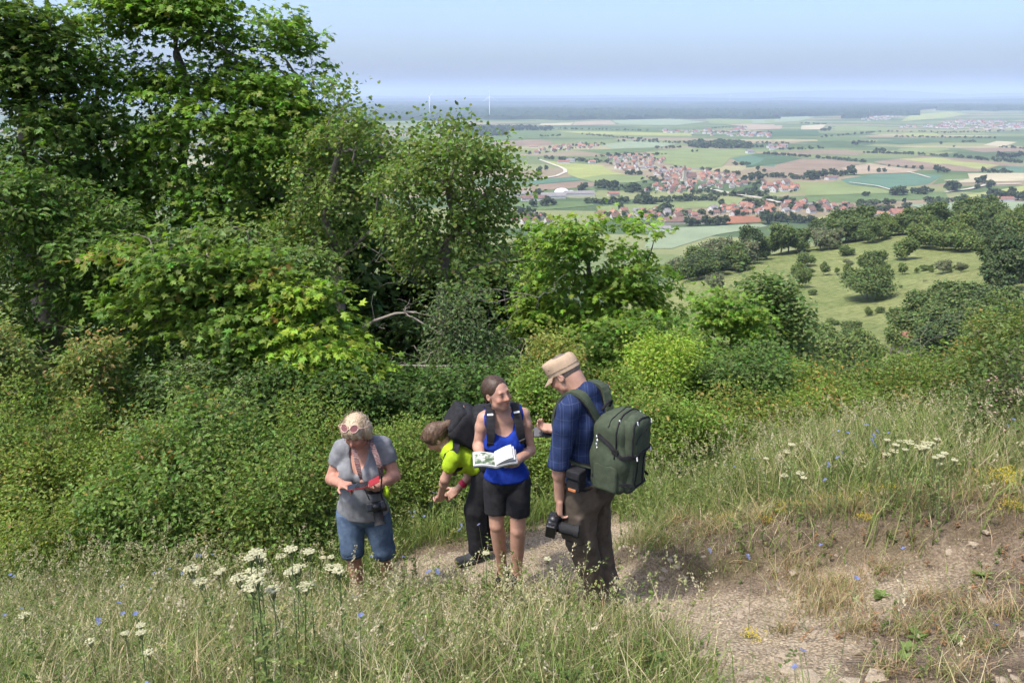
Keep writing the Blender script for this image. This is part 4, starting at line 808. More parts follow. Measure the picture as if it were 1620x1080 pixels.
# front maples
make_tree('maple_tree', T(370, 10.2), [stem(370, 10.2, (375,600,10.2), (350,480,10), (330,400,10)), trunkline([P(372,580,10.1), P(470,520,9.9), P(520,560,9.8)], 5, .05, rn)],
  lobes_poly([(185,390),(250,362),(320,345),(400,430),(460,440),(520,470),(575,510),(605,590),(560,645),(470,665),(350,660),(250,610),(200,500)], 9.9, 30, 30, 52, 26, rn, .8),
  rn, lf(per=20, L=.48, size=.105, cols=((.07,.14,.022),(.11,.20,.034)), tipcol=(.19,.17,.05), tipfrac=.03), 'spreading maple with large drooping leaves in front of the grove', r_base=.1)
make_tree('maple_tree', T(505, 9.8), [stem(505, 9.8, (505,640,9.8), (490,540,9.7), (480,470,9.7))], [lobe(470,475,9.6,42,30,42), lobe(505,525,9.5,62,38,80), lobe(540,570,9.4,58,34,60), lobe(450,530,9.6,40,30,30)],
  rn, lf(per=20, L=.42, size=.10, cols=((.13,.24,.028),(.20,.32,.04))), 'young maple with bright yellow-green leaves at the grove front', r_base=.05)
make_tree('ash_tree', T(420, 11), [stem(420, 11, (420,560,11), (400,440,10.8), (390,390,10.8))], [lobe(360,390,10.7,60,40,70), lobe(430,430,10.7,65,40,80), lobe(470,420,10.8,40,30,36)],
  rn, lf(per=26, L=.45, size=.1, shape='small', cols=((.075,.14,.04),(.12,.19,.06))), 'ash sapling with narrow grey-green leaflets above the front maple', r_base=.06)
# wild pears with visible trunks
PEAR = lf(per=22, L=.42, size=.062, shape='round', cols=((.07,.13,.032),(.125,.20,.05)), flat=.5, wide=.8, rnd=.7, up=.5)
PBARK = mat('grey_bark', (.20, .17, .14), .9, .1, .4, 14, .5, .02)
make_tree('aspen_tree', T(545, 13.5), [stem(545, 13.5, (528,440,13.5), (522,390,13.4), (510,310,13.4), (548,225,13.4)), trunkline([P(527,420,13.4), P(590,360,13.3), P(600,290,13.3)], 5, .05, rn), trunkline([P(540,470,13.4), P(600,400,13.2), P(625,330,13.3)], 5, .05, rn)],
  lobes_poly([(450,250),(490,200),(500,150),(540,138),(590,142),(612,190),(648,205),(652,240),(625,280),(615,350),(580,425),(520,430),(455,400),(440,330)], 13.4, 34, 16, 34, 15, rn, 1.2),
  rn, dict(PEAR), 'slender aspen with forked grey trunk left of the pear tree', bark=PBARK, r_base=.09, shell=.3, clump=2.0)
make_tree('pear_tree', T(703, 12.5), [stem(703, 12.5, (706,450,12.5), (708,390,12.4), (716,330,12.4), (700,250,12.4), (696,190,12.4)), trunkline([P(710,380,12.4), P(760,310,12.3), P(815,275,12.3)], 6, .05, rn), trunkline([P(708,400,12.4), P(650,330,12.3), P(630,270,12.3)], 6, .05, rn), trunkline([P(716,340,12.4), P(755,270,12.5), P(770,240,12.5)], 5, .05, rn)],
  lobes_poly([(622,285),(645,240),(690,210),(720,212),(735,235),(780,245),(812,270),(806,295),(780,325),(778,365),(735,385),(690,385),(645,370),(620,335)], 12.3, 34, 12, 26, 12, rn, 1.4)+[lobe(818,276,12.3,8,7,6), lobe(640,232,12.3,10,9,8), lobe(722,204,12.4,8,9,7), lobe(692,200,12.4,7,9,6), lobe(790,335,12.2,10,10,8), lobe(612,345,12.4,22,22,16), lobe(655,405,12.2,26,18,18), lobe(765,385,12.2,24,18,16), lobe(690,425,12,30,16,16), lobe(800,405,12.1,20,16,10), lobe(735,440,12,24,14,12), lobe(600,300,12.7,16,20,12)],
  rn, dict(PEAR), 'wild pear tree with dark trunk and open rounded crown', bark=PBARK, r_base=.10, shell=.3, clump=2.0)
make_tree('elder_shrub', T(745, 11), [stem(745, 11, (740,580,11), (735,500,11))], [lobe(735,500,10.8,50,40,70), lobe(755,550,10.7,60,45,90), lobe(720,580,10.7,50,40,60), lobe(790,590,10.8,40,40,40)],
  rn, lf(per=28, L=.38, size=.06, shape='oval', cols=((.05,.095,.038),(.085,.14,.055)), flat=.5, wide=.8), 'bluish green bush at the foot of the pear tree', 'shrub', r_base=.05)
# dead boughs in the gap
def deadwood(name, segs, label, r0=.035, twigs=26, seed=0, rt=.004):
    rg = np.random.default_rng(seed); tr = [trunkline([P(*q) for q in sg], 9, .10, rg) for sg in segs]; allp = np.concatenate(tr)
    k = rg.integers(2, len(allp), twigs); tg = allp[k]+rg.normal(0, .32, (twigs, 3))+np.array([0, 0, -.05]); A, par, e = grow(tr, tg, rg, 0, .05)
    b = A[0].copy(); V, F = skeleton(A, par, rt, r0, 5); return link(name, npmesh(name, V-b, F, DEADWOOD, None, True), None, b, label, 'dead branch')
deadwood('dead_branch', [[(500,570,11.6),(555,535,11.1),(600,505,10.9),(650,490,10.8),(700,505,10.7),(720,520,10.7)],[(640,492,10.8),(680,520,10.7),(740,545,10.6)]], 'pale dead branch arching through the dark gap in the grove', .024, 30, 1)
deadwood('dead_branch', [[(560,610,10.7),(600,590,10.4),(640,578,10.3),(700,580,10.2),(760,575,10.1),(800,590,10)],[(700,580,10.2),(735,600,10),(740,625,9.9)]], 'long dead bough lying low across the dark gap', .022, 38, 2)
deadwood('dead_branch', [[(708,452,12.4),(760,455,12),(810,460,11.8),(850,470,11.6)],[(708,440,12.4),(760,420,12),(800,410,11.8)],[(706,470,12.4),(640,440,12),(600,400,12)],[(708,460,12.4),(770,480,12),(830,465,11.8)]], 'tangle of dead brown side branches on the pear trunk', .03, 90, 3, .003)
deadwood('dead_branch', [[(800,640,10),(810,590,9.9),(830,545,9.9)],[(800,620,10),(830,590,9.9),(850,570,9.9)]], 'dry upright twigs right of the low dead bough', .02, 24, 4, .003)
deadwood('dead_branch', [[(1400,660,12),(1420,610,12),(1405,560,12)],[(1420,610,12),(1450,570,12),(1465,540,12)],[(1450,650,12),(1480,590,12),(1500,560,12)]], 'bare grey twigs standing out of the right shrubs', .025, 40, 5, .003)
# right-hand group
make_tree('maple_tree', T(940, 16), [stem(940, 16, (945,540,16), (930,430,15.8), (925,350,15.8)), trunkline([P(945,520,15.9), P(1010,450,15.6), P(1030,400,15.6)], 5, .05, rn)],
  lobes_poly([(835,460),(865,385),(890,345),(922,335),(955,362),(990,372),(1020,362),(1040,385),(1025,415),(1045,455),(1035,515),(985,575),(900,585),(850,560)], 15.6, 36, 20, 42, 20, rn),
  rn, lf(per=20, L=.58, size=.128, cols=((.095,.19,.026),(.15,.26,.038))), 'bright maple right of the dark gap behind the man with the cap', r_base=.13)
make_tree('maple_tree', T(1020, 14), [stem(1020, 14, (1020,580,14), (1010,520,13.8))], [lobe(1010,540,13.6,70,45,90), lobe(1060,580,13.5,50,40,60), lobe(960,580,13.5,60,40,60)],
  rn, lf(per=22, L=.5, size=.11, cols=((.07,.15,.024),(.11,.20,.034))), 'lower maple below the bright maple on the right', r_base=.06)
make_tree('maple_tree', T(1160, 24), [stem(1160, 24, (1160,560,24), (1155,470,24))], [lobe(1150,488,23.5,38,28,70), lobe(1188,515,23.4,32,28,60), lobe(1122,535,23.4,42,34,70), lobe(1180,570,23,65,40,80), lobe(1110,590,23,60,36,60)],
  rn, lf(per=22, L=.8, size=.16, cols=((.085,.175,.026),(.13,.23,.036))), 'bright round maple in front of the lower meadow', r_base=.14)
make_tree('aspen_tree', T(1235, 30), [stem(1235, 30, (1235,560,30), (1230,440,30))], [lobe(1216,462,29.5,24,22,70), lobe(1238,505,29.4,28,30,80), lobe(1205,535,29.2,34,32,80), lobe(1245,575,29,36,32,80), lobe(1225,620,28.8,46,32,60)],
  rn, lf(per=20, L=.9, size=.17, shape='round', cols=((.06,.115,.035),(.095,.16,.05)), flat=.5, wide=.8), 'grey-green aspen right of the bright round maple', r_base=.15)
make_tree('broadleaf_tree', T(1330, 27), [stem(1330, 27, (1330,640,27), (1330,570,27))], [lobe(1305,600,26.5,40,30,80), lobe(1355,592,26.5,46,28,80), lobe(1340,635,26,70,34,90), lobe(1420,615,26.5,44,34,60)],
  rn, lf(per=18, L=.8, size=.14, shape='oval', cols=((.05,.10,.024),(.08,.14,.034)), flat=.5, wide=.8), 'dark green tree below the large oak on the right', r_base=.13)
make_tree('broadleaf_tree', T(1480, 24), [stem(1480, 24, (1480,640,24), (1485,560,24))], [lobe(1470,595,23.5,46,28,80), lobe(1530,580,23.5,42,32,70), lobe(1500,630,23,80,34,90), lobe(1590,600,23,50,38,70), lobe(1640,575,23,40,44,50)],
  rn, lf(per=18, L=.75, size=.13, shape='oval', cols=((.055,.10,.022),(.09,.145,.034)), flat=.5, wide=.8), 'green tree behind the right-hand shrubs', r_base=.13)
make_tree('maple_tree', T(1050, 22), [stem(1050, 22, (1060,600,22), (1060,540,22))], [lobe(1060,560,21.5,60,45,80), lobe(1110,620,21,80,40,80), lobe(1000,620,20,80,40,70)],
  rn, lf(per=22, L=.7, size=.15, cols=((.07,.14,.024),(.10,.19,.034))), 'mid green maple between the two bright maples', r_base=.1)
# ------------------------------------------------------------------ shrubs
def shrub_at(px, py, Y, rw, rh, n, leaf, label, name='shrub', seed=0, stems=5, extra=None, bare=0., r_base=.03, top=(), shoots=1.):
    """mounded shrub; (px, py) is the middle of its foliage"""
    c, r, _ = lobe(px, py, Y, rw, rh, n); rg = np.random.default_rng(seed+100); base = onhill(c[0], c[1], -.1)
    lb = [(c, r, n//2)]
    for i in range(6):
        a = i*1.05+rg.random(); lb.append((c+np.array([math.cos(a)*.55*r[0], math.sin(a)*.55*r[1], (.25+.35*rg.random())*r[2]]), r*np.array([.45, .45, .5])*(.7+.6*rg.random()), n//9))
    for i in range(16):
        a = rg.random()*6.28; rr = math.sqrt(rg.random()); hh = math.sqrt(max(0, 1-rr*rr*.9)); sh_ = shoots*(.4+.9*rg.random())
        lb.append((c+np.array([math.cos(a)*rr*r[0], math.sin(a)*rr*r[1], hh*r[2]+.06*sh_]), np.array([.05, .05, .14*sh_+.05]), 4+int(5*sh_)))
    for q in top: lb.append(q)
    tr = []
    for i in range(stems):
        a = i*6.28/stems+rg.random(); off = np.array([math.cos(a)*r[0]*.25, math.sin(a)*r[1]*.25, 0]); b0 = onhill(base[0]+off[0]*.5, base[1]+off[1]*.5, -.1)
        if i == 0: b0 = base
        tr.append(trunkline([b0, (b0+c)/2+off, c+off*1.6+np.array([0, 0, r[2]*.2])], 5, .08, rg))
    tr = [tr[0]]+[np.concatenate([tr[0][:1], t_]) for t_ in tr[1:]]
    return make_tree(name, base, tr, lb, rg, leaf, label, 'shrub', None, .0022, r_base, parts=('stems', 'foliage'), shell=.45, clump=1.9, mids=(.5,), extra=extra, bare=bare)
PRIV = dict(per=32, L=.26, size=.040, shape='small', cols=((0.087,.155,.032),(0.147,.228,.05)), flat=.35, droop=.1, wide=.8, up=.6, rnd=.6, cvar=.25)
def pv_(**k): d = dict(PRIV); d.update(k); return d
left = [(60,745,7.6,110,70,'leftmost low shrub with small fresh leaves'),(190,760,7.2,110,75,'low shrub with small fresh leaves right of the leftmost one'),(330,760,7.3,115,75,'rounded low shrub with fresh leaves in the middle of the left row'),(460,770,7.2,95,75,'low fresh green shrub directly left of the grey shirt'),
  (110,850,6.6,130,70,'dense fresh green shrub behind the blue flowers at the left'),(260,845,6.5,120,62,'dense fresh green shrub above the tall grass'),(410,850,6.5,110,60,'dense fresh green shrub behind the white yarrow'),(-20,830,6.8,90,80,'fresh green shrub cut by the left edge'),
  (500,720,8.2,75,55,'fresh green shrub behind the blonde head'),(620,760,8,70,70,'green shrub between the blonde person and the bending person')]
SPEC = [dict(), dict(size=.055, per=26, shape='small', cols=((0.078,.15,.036),(0.120,.20,.052))), dict(cols=((0.110,.175,.035),(0.170,.245,.055))), dict(size=.034, per=40, L=.22, cols=((0.092,.16,.034),(0.147,.225,.05))), dict(size=.045, per=34, shape='small', L=.34, cols=((0.074,.14,.03),(0.120,.19,.045)))]
HV = (1.15, .8, 1.05, .9, .95, 1.1, .85, 1.2, .8, 1.0)
for i, (x, y, Y, rw, rh, lab) in enumerate(left):
    k_ = pv_(tipcol=(.20,.17,.06), tipfrac=.04); k_.update(SPEC[(i*3+i//5) % 5]); r2 = rh*HV[i]
    shrub_at(x, y-(r2-rh)*.6, Y, rw*(1.05-.1*(i % 3)), r2, 330, k_, lab, seed=i, shoots=1.9 if i % 2 == 0 else 1.1, bare=.05)
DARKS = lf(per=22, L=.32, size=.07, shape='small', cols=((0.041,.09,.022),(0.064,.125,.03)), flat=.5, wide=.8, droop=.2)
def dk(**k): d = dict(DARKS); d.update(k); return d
def blossom(frac, size, color, per=10, up=.06):
    def f(Tg, D, rg):
        q = Tg[rg.random(len(Tg)) < frac]; n = len(q)
        if not n: return []
        pos = np.repeat(q, per, 0)+rg.normal(0, size*1.6, (n*per, 3))*np.array([1, 1, .3])+np.array([0, 0, up]); 
        return [leaf_arrays(pos, rg.normal(0, 1, (n*per, 3))*np.array([1, 1, .1]), rg.normal(0, .25, (n*per, 3))+np.array([0, 0, 1]), np.full(n*per, size), 'small', np.tile(color, (n*per, 1))*(.85+.3*rg.random((n*per, 1))))]
    return f
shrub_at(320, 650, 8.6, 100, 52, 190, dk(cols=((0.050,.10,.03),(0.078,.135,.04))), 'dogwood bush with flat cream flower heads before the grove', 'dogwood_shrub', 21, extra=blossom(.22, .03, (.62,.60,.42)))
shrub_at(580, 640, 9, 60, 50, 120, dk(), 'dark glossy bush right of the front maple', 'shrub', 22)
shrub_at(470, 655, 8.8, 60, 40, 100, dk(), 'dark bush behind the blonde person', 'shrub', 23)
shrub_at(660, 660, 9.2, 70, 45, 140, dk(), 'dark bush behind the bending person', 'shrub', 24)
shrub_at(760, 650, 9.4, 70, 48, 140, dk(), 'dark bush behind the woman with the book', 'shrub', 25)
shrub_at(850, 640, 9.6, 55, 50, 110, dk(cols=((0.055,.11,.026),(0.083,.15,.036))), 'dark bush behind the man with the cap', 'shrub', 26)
SAP = lf(per=24, L=.26, size=.055, shape='oval', cols=((0.092,.15,.035),(0.147,.20,.06)), flat=.4, wide=.8, tipcol=(.22,.18,.07), tipfrac=.06)
def sp_(**k): d = dict(SAP); d.update(k); return d
shrub_at(155, 640, 8.4, 30, 52, 44, sp_(), 'pale upright sapling with bronze tips left of the dogwood', 'sapling', 31, 3, top=[lobe(148,575,8.4,12,36,14)], bare=.25, shoots=2.2)
shrub_at(12, 630, 8.2, 32, 62, 44, sp_(cols=((0.110,.17,.05),(0.175,.23,.08))), 'pale flowering sapling at the left edge of the picture', 'sapling', 32, 3, top=[lobe(30,570,8.2,16,30,14)], bare=.25, shoots=2.2)
shrub_at(90, 700, 8, 62, 28, 60, sp_(), 'low pale bush below the saplings', 'sapling', 33, 4)
YEL = pv_(per=23, L=.26, size=.050, shape='small', cols=((0.087,.165,.032),(0.147,.235,.046)), tipcol=(.24,.19,.06), tipfrac=.06)
def yl(**k): d = dict(YEL); d.update(k); return d
right = [(1050,595,10.5,48,50,'bright yellow-green sapling behind the green backpack',yl(cols=((0.147,.255,.035),(0.216,.335,.055)), tipfrac=0, size=.055),150),
 (880,610,9.8,40,60,'yellowish twiggy sapling behind the cap',yl(cols=((0.129,.18,.04),(0.193,.235,.06))),110),(860,660,8.8,45,50,'yellow-green bush between the book reader and the man',yl(),120),
 (1080,682,8.8,80,44,'yellow-green spreading shrub right of the green backpack',yl(),260),(1190,680,9.2,80,38,'yellow-green spreading shrub in the middle of the right row',yl(cols=((0.092,.155,.032),(0.147,.21,.046))),260),
 (1300,668,9.8,75,32,'spreading shrub with bronze tips right of the middle one',yl(tipfrac=.15),220),(1180,625,10.5,60,50,'green bush behind the yellow-green shrubs',dk(cols=((0.055,.11,.03),(0.083,.15,.04))),150),
 (1270,640,11,60,40,'bronze-tipped bush behind the yellow-green shrubs',yl(tipfrac=.18),150),(1120,640,10.8,45,45,'green bush behind the bright sapling',dk(cols=((0.064,.13,.03),(0.101,.17,.04))),110),
 (1360,650,11,70,50,'olive green bush below the bare grey twigs',yl(cols=((0.078,.14,.03),(0.124,.195,.045))),190),(1460,625,11,80,46,'olive green bush left of the tall right-hand bush',yl(cols=((0.074,.135,.03),(0.120,.19,.045))),220),
 (1570,605,10.5,80,55,'tall olive bush at the right edge',yl(cols=((0.074,.135,.03),(0.120,.19,.05)), tipfrac=.1),240),(1600,560,9.8,50,60,'upper spray of the rose bush at the right edge',yl(cols=((0.074,.13,.03),(0.120,.18,.05)), tipfrac=.1),120),
 (1420,660,10.4,70,32,'low olive bush above the meadow flowers',yl(cols=((0.083,.14,.032),(0.133,.195,.046))),160),(960,650,9.8,50,40,'yellow-green bush behind the shoulder of the man',yl(),110),(1010,715,8.4,55,42,'fresh green bush beside the backpack bottom',pv_(),170),(900,740,8.2,60,60,'fresh green bush behind the hanging arm',pv_(),150),(800,770,8,50,60,'fresh green bush behind the black shorts',pv_(),120),(705,770,8,60,60,'fresh green bush behind the hands of the bending person',pv_(),140),(700,700,9,60,40,'dark green bush between the dead bough and the bending person',dk(),120)]
for i, (x, y, Y, rw, rh, lab, lfk, n) in enumerate(right): shrub_at(x, y, Y, rw, rh, n, lfk, lab, seed=60+i)
shrub_at(1588, 705, 6.2, 58, 100, 150, dk(size=.05, cols=((0.064,.11,.035),(0.101,.15,.05))), 'wild rose bush with pale pink flowers at the right edge', 'rose_shrub', 90, 4, extra=blossom(.14, .04, (.72,.45,.45), 5), bare=.3, shoots=2.2)
# ------------------------------------------------------------------ smooth solids (signed distance -> surface nets)
class Sdf:
    def __init__(s): s.ops = []; s.cuts = []
    def cap(s, a, b, ra, rb=None, k=.02, flat=None, sub=False):
        a = np.asarray(a, float); b = np.asarray(b, float); rb = ra if rb is None else rb
        m = max(ra, rb)*(max(1, flat[1]) if flat else 1); s.ops.append(('c', a, b, ra, rb, flat, k, sub, np.minimum(a, b)-m, np.maximum(a, b)+m)); return s
    def ell(s, c, r, Rm=None, k=.02, sub=False):
        c = np.asarray(c, float); r = np.asarray(r, float); m = r.max(); s.ops.append(('e', c, r, Rm, 0, 0, k, sub, c-m, c+m)); return s
    def box(s, c, h, Rm=None, rd=.02, k=.01, sub=False):
        c = np.asarray(c, float); h = np.asarray(h, float); m = np.linalg.norm(h)+rd; s.ops.append(('b', c, h, Rm, rd, 0, k, sub, c-m, c+m)); return s
    def cut(s, p, n, c=None, r=None): s.cuts.append((np.asarray(p, float), nrm(np.asarray(n, float)), c, r)); return s
    def mesh(s, res=.007, lo=None, hi=None):
        L = np.min([o[8] for o in s.ops if not o[7]], 0)-.02; H = np.max([o[9] for o in s.ops if not o[7]], 0)+.02
        ax = [np.arange(L[i], H[i]+res, res) for i in range(3)]
        F = np.full([len(a) for a in ax], .08, np.float32)
        for kind, p1, p2, p3, p4, p5, k, sub, l, h in s.ops:
            m = k+.03; sl = []
            for i in range(3):
                sl.append(slice(max(0, int((l[i]-m-L[i])/res)), max(1, int((h[i]+m-L[i])/res)+2)))
            X = ax[0][sl[0]][:, None, None].astype(np.float32); Y = ax[1][sl[1]][None, :, None].astype(np.float32); Z = ax[2][sl[2]][None, None, :].astype(np.float32)
            if X.size == 0 or Y.size == 0 or Z.size == 0: continue
            if kind == 'c':
                ab = p2-p1; L2 = max(ab@ab, 1e-9); dx, dy, dz = X-p1[0], Y-p1[1], Z-p1[2]
                t = np.clip((dx*ab[0]+dy*ab[1]+dz*ab[2])/L2, 0, 1); qx, qy, qz = dx-t*ab[0], dy-t*ab[1], dz-t*ab[2]
                if p5:
                    n, f = np.asarray(p5[0], float), p5[1]; w = (qx*n[0]+qy*n[1]+qz*n[2])*(1/f-1); qx = qx+w*n[0]; qy = qy+w*n[1]; qz = qz+w*n[2]
                d = np.sqrt(qx*qx+qy*qy+qz*qz)-(p3+(p4-p3)*t)
                if p5: d = d*min(1, p5[1])
            else:
                dx, dy, dz = X-p1[0], Y-p1[1], Z-p1[2]
                if p3 is not None:
                    M = np.asarray(p3, float); dx, dy, dz = [dx*M[0, j]+dy*M[1, j]+dz*M[2, j] for j in range(3)]
                if kind == 'e':
                    k0 = np.sqrt((dx/p2[0])**2+(dy/p2[1])**2+(dz/p2[2])**2); k1 = np.sqrt((dx/p2[0]**2)**2+(dy/p2[1]**2)**2+(dz/p2[2]**2)**2); d = k0*(k0-1)/np.maximum(k1, 1e-6)
                else:
                    ex, ey, ez = np.abs(dx)-p2[0], np.abs(dy)-p2[1], np.abs(dz)-p2[2]
                    d = np.sqrt(np.maximum(ex, 0)**2+np.maximum(ey, 0)**2+np.maximum(ez, 0)**2)+np.minimum(np.maximum(ex, np.maximum(ey, ez)), 0)-p4
            S = F[sl[0], sl[1], sl[2]]
            if sub:
                h_ = np.maximum(k-np.abs(S+d), 0)/k; S[...] = np.maximum(S, -d)+h_*h_*k*.25
            else:
                h_ = np.maximum(k-np.abs(S-d), 0)/k; S[...] = np.minimum(S, d)-h_*h_*k*.25
        for p, n, c, r in s.cuts:
            X = ax[0][:, None, None]-p[0]; Y = ax[1][None, :, None]-p[1]; Z = ax[2][None, None, :]-p[2]
            d = X*n[0]+Y*n[1]+Z*n[2]
            if c is not None:
                w = (ax[0][:, None, None]-c[0])**2+(ax[1][None, :, None]-c[1])**2+(ax[2][None, None, :]-c[2])**2 < r*r; F = np.where(w, np.maximum(F, d), F)
            else: F = np.maximum(F, d)
        F[0] = F[-1] = .08; F[:, 0] = F[:, -1] = .08; F[:, :, 0] = F[:, :, -1] = .08
        return nets(F, ax)
def nets(F, ax):
    S = F < 0; nx, ny, nz = F.shape; cnt = np.zeros((nx-1, ny-1, nz-1), np.int8)
    cor = [(a, b, c) for a in (0, 1) for b in (0, 1) for c in (0, 1)]
    for a, b, c in cor: cnt += S[a:nx-1+a, b:ny-1+b, c:nz-1+c]
    act = (cnt > 0) & (cnt < 8); I = np.argwhere(act); idx = np.full(act.shape, -1, np.int64); idx[act] = np.arange(len(I))
    acc = np.zeros((len(I), 3)); num = np.zeros(len(I)); fv = {c: F[I[:, 0]+c[0], I[:, 1]+c[1], I[:, 2]+c[2]] for c in cor}
    for c in cor:
        for d in range(3):
            if c[d]: continue
            e = list(c); e[d] = 1; e = tuple(e); f0, f1 = fv[c], fv[e]; m = (f0 < 0) != (f1 < 0); t = f0/np.where(m, f0-f1, 1)
            p = np.tile(np.array(c, float), (len(I), 1)); p[:, d] = t; acc[m] += p[m]; num[m] += 1
    q = I+acc/num[:, None]; V = np.stack([np.interp(q[:, i], np.arange(len(ax[i])), ax[i]) for i in range(3)], 1)
    Q = []
    for d in range(3):
        a, b = S.take(range(0, S.shape[d]-1), d), S.take(range(1, S.shape[d]), d); E = np.argwhere(a != b); o1, o2 = [(1, 2), (2, 0), (0, 1)][d]
        fl = a[tuple(E.T)]; u = np.zeros(3, int); u[o1] = 1; v = np.zeros(3, int); v[o2] = 1
        g = lambda W: idx[tuple(W.T)]
        f = np.stack([g(E-u-v), g(E-v), g(E), g(E-u)], 1); f[~fl] = f[~fl][:, ::-1]; Q.append(f)
    return V, np.concatenate(Q)
def vnormals(V, F):
    n = np.cross(V[F[:, 2]]-V[F[:, 0]], V[F[:, 3]]-V[F[:, 1]]); o = np.zeros_like(V)
    for k in range(4): np.add.at(o, F[:, k], n)
    return nrm(o)
def wrinkle(V, F, amp=.004, freq=9, stretch=(1, 1, .45)):
    n = vnormals(V, F); q = V*np.array(stretch); a = 1-np.abs(vnoise(q, freq, 2))*3; return V+n*(amp*np.clip(a, -1, 1)+amp*.6*vnoise(V+3, freq*2.3, 2))[:, None]
def frame(f, u):                      # columns: lateral (to the figure's left), forward, up
    f = nrm(np.asarray(f, float)); u = np.asarray(u, float); u = nrm(u-(u@f)*f); return np.stack([np.cross(u, f), f, u], 1)
def at(c, Fm, l, f, u): return np.asarray(c, float)+Fm@np.array([l, f, u], float)
# ------------------------------------------------------------------ materials for people and gear
def skinmat(name, c):
    m, t, b, o = nodes(name); a = N(t, 'ShaderNodeVertexColor', layer_name='col')
    k = ramp(t, [(.3, (c[0]*.86, c[1]*.78, c[2]*.76)), (.7, tuple(min(1, q*1.12) for q in c))], noise(t, 16, 6, .65))
    t.links.new(mul(t, k, a.outputs[0]), b.inputs['Base Color']); b.inputs['Roughness'].default_value = .5; b.inputs['Specular IOR Level'].default_value = .35
    bump(t, b, noise(t, 140, 3), .15, .002); return m
SKIN = skinmat('skin', (.40, .235, .168)); SKINR = skinmat('skin_flushed', (.385, .205, .145)); SKINP = skinmat('skin_pale', (.41, .245, .18))
def clothmat(name, c, var=.12, sc=60, rough=.9, usecol=False, b2=.25): return mat(name, c, rough, .15, var, sc, b2, .002, 0, usecol)
GREYT = clothmat('grey_cotton', (.17, .174, .182), .18, 22); BLUET = clothmat('blue_jersey', (.010, .032, .24), .25, 18); BLACKC = clothmat('black_cloth', (.019, .019, .021), .3, 25)
LIME = clothmat('lime_jersey', (.30, .43, .02), .15, 14); OLIVE = clothmat('olive_nylon', (.050, .063, .040), .15, 40); BROWNC = clothmat('brown_canvas', (.078, .062, .047), .25, 22); KHAKI = clothmat('khaki_cotton', (.36, .265, .18), .08, 50)
BLACKP = mat('black_plastic', (.012, .012, .013), .4, .5, .2, 60); RUBBER = mat('rubber', (.02, .02, .021), .8, .3, .2, 80, .3, .001); SILVER = mat('silver_metal', (.6, .6, .6), .3, .5, .05, 60, 0, 0, .9); REDC = mat('red_leather', (.22, .015, .022), .6, .3, .15, 60)
SCREEN = mat('phone_glass', (.02, .022, .026), .08, .6, .1, 10); PAPER = mat('paper', (.46, .46, .445), .8, .2, .05, 30); LENSG = mat('lens_glass', (.01, .01, .015), .03, .8, .1, 10); WHITEP = mat('white_print', (.75, .75, .75), .7, .2, .05, 30)
def jeansmat():
    m, t, b, o = nodes('washed_denim'); c = ramp(t, [(.3, (.036, .056, .095)), (.55, (.075, .11, .165)), (.75, (.15, .19, .245))], noise(t, 9, 5, .6))
    t.links.new(c, b.inputs['Base Color']); b.inputs['Roughness'].default_value = .95; b.inputs['Specular IOR Level'].default_value = .1; bump(t, b, noise(t, 180, 2), .3, .002); return m
JEANS = jeansmat()
def plaidmat():
    m, t, b, o = nodes('navy_check'); a = N(t, 'ShaderNodeVertexColor', layer_name='col'); sp = N(t, 'ShaderNodeSeparateColor'); t.links.new(a.outputs[0], sp.inputs[0])
    def lines(ch, per, wd, off=0):
        d = N(t, 'ShaderNodeMath', operation='MULTIPLY_ADD'); t.links.new(sp.outputs[ch], d.inputs[0]); d.inputs[1].default_value = 1/per; d.inputs[2].default_value = off+50
        f = N(t, 'ShaderNodeMath', operation='FRACT'); t.links.new(d.outputs[0], f.inputs[0]); l = N(t, 'ShaderNodeMath', operation='LESS_THAN'); t.links.new(f.outputs[0], l.inputs[0]); l.inputs[1].default_value = wd; return l.outputs[0]
    def add(x, y):
        n = N(t, 'ShaderNodeMath', operation='ADD'); t.links.new(x, n.inputs[0]); t.links.new(y, n.inputs[1]); n.use_clamp = True; return n.outputs[0]
    v = add(lines(0, .075, .035), add(lines(0, .075, .045, .3), lines(1, .09, .025)))
    base = ramp(t, [(.3, (.013, .022, .06)), (.7, (.022, .036, .095))], noise(t, 25, 4))
    x = N(t, 'ShaderNodeMix', data_type='RGBA'); sc = N(t, 'ShaderNodeMath', operation='MULTIPLY'); t.links.new(v, sc.inputs[0]); sc.inputs[1].default_value = .28; t.links.new(sc.outputs[0], x.inputs[0]); t.links.new(base, x.inputs[6]); x.inputs[7].default_value = (.16, .19, .28, 1)
    t.links.new(x.outputs[2], b.inputs['Base Color']); b.inputs['Roughness'].default_value = .9; b.inputs['Specular IOR Level'].default_value = .15; return m
PLAID = plaidmat()
def hairmat(name, c1, c2, sc=70):
    m, t, b, o = nodes(name); tc = N(t, 'ShaderNodeTexCoord'); mp_ = N(t, 'ShaderNodeMapping'); mp_.inputs['Scale'].default_value = (1, 1, .22); t.links.new(tc.outputs['Object'], mp_.inputs[0])
    n = noise(t, sc, 4, .6, mp_.outputs[0]); t.links.new(ramp(t, [(.3, c1), (.7, c2)], n), b.inputs['Base Color']); b.inputs['Roughness'].default_value = .5; b.inputs['Specular IOR Level'].default_value = .3; bump(t, b, n, .4, .006); return m
BLONDE = hairmat('blonde_hair', (.30, .22, .135), (.47, .37, .25), 90); DARKH = hairmat('dark_brown_hair', (.030, .018, .012), (.075, .046, .030)); BROWNH = hairmat('brown_hair', (.05, .030, .018), (.13, .082, .05))
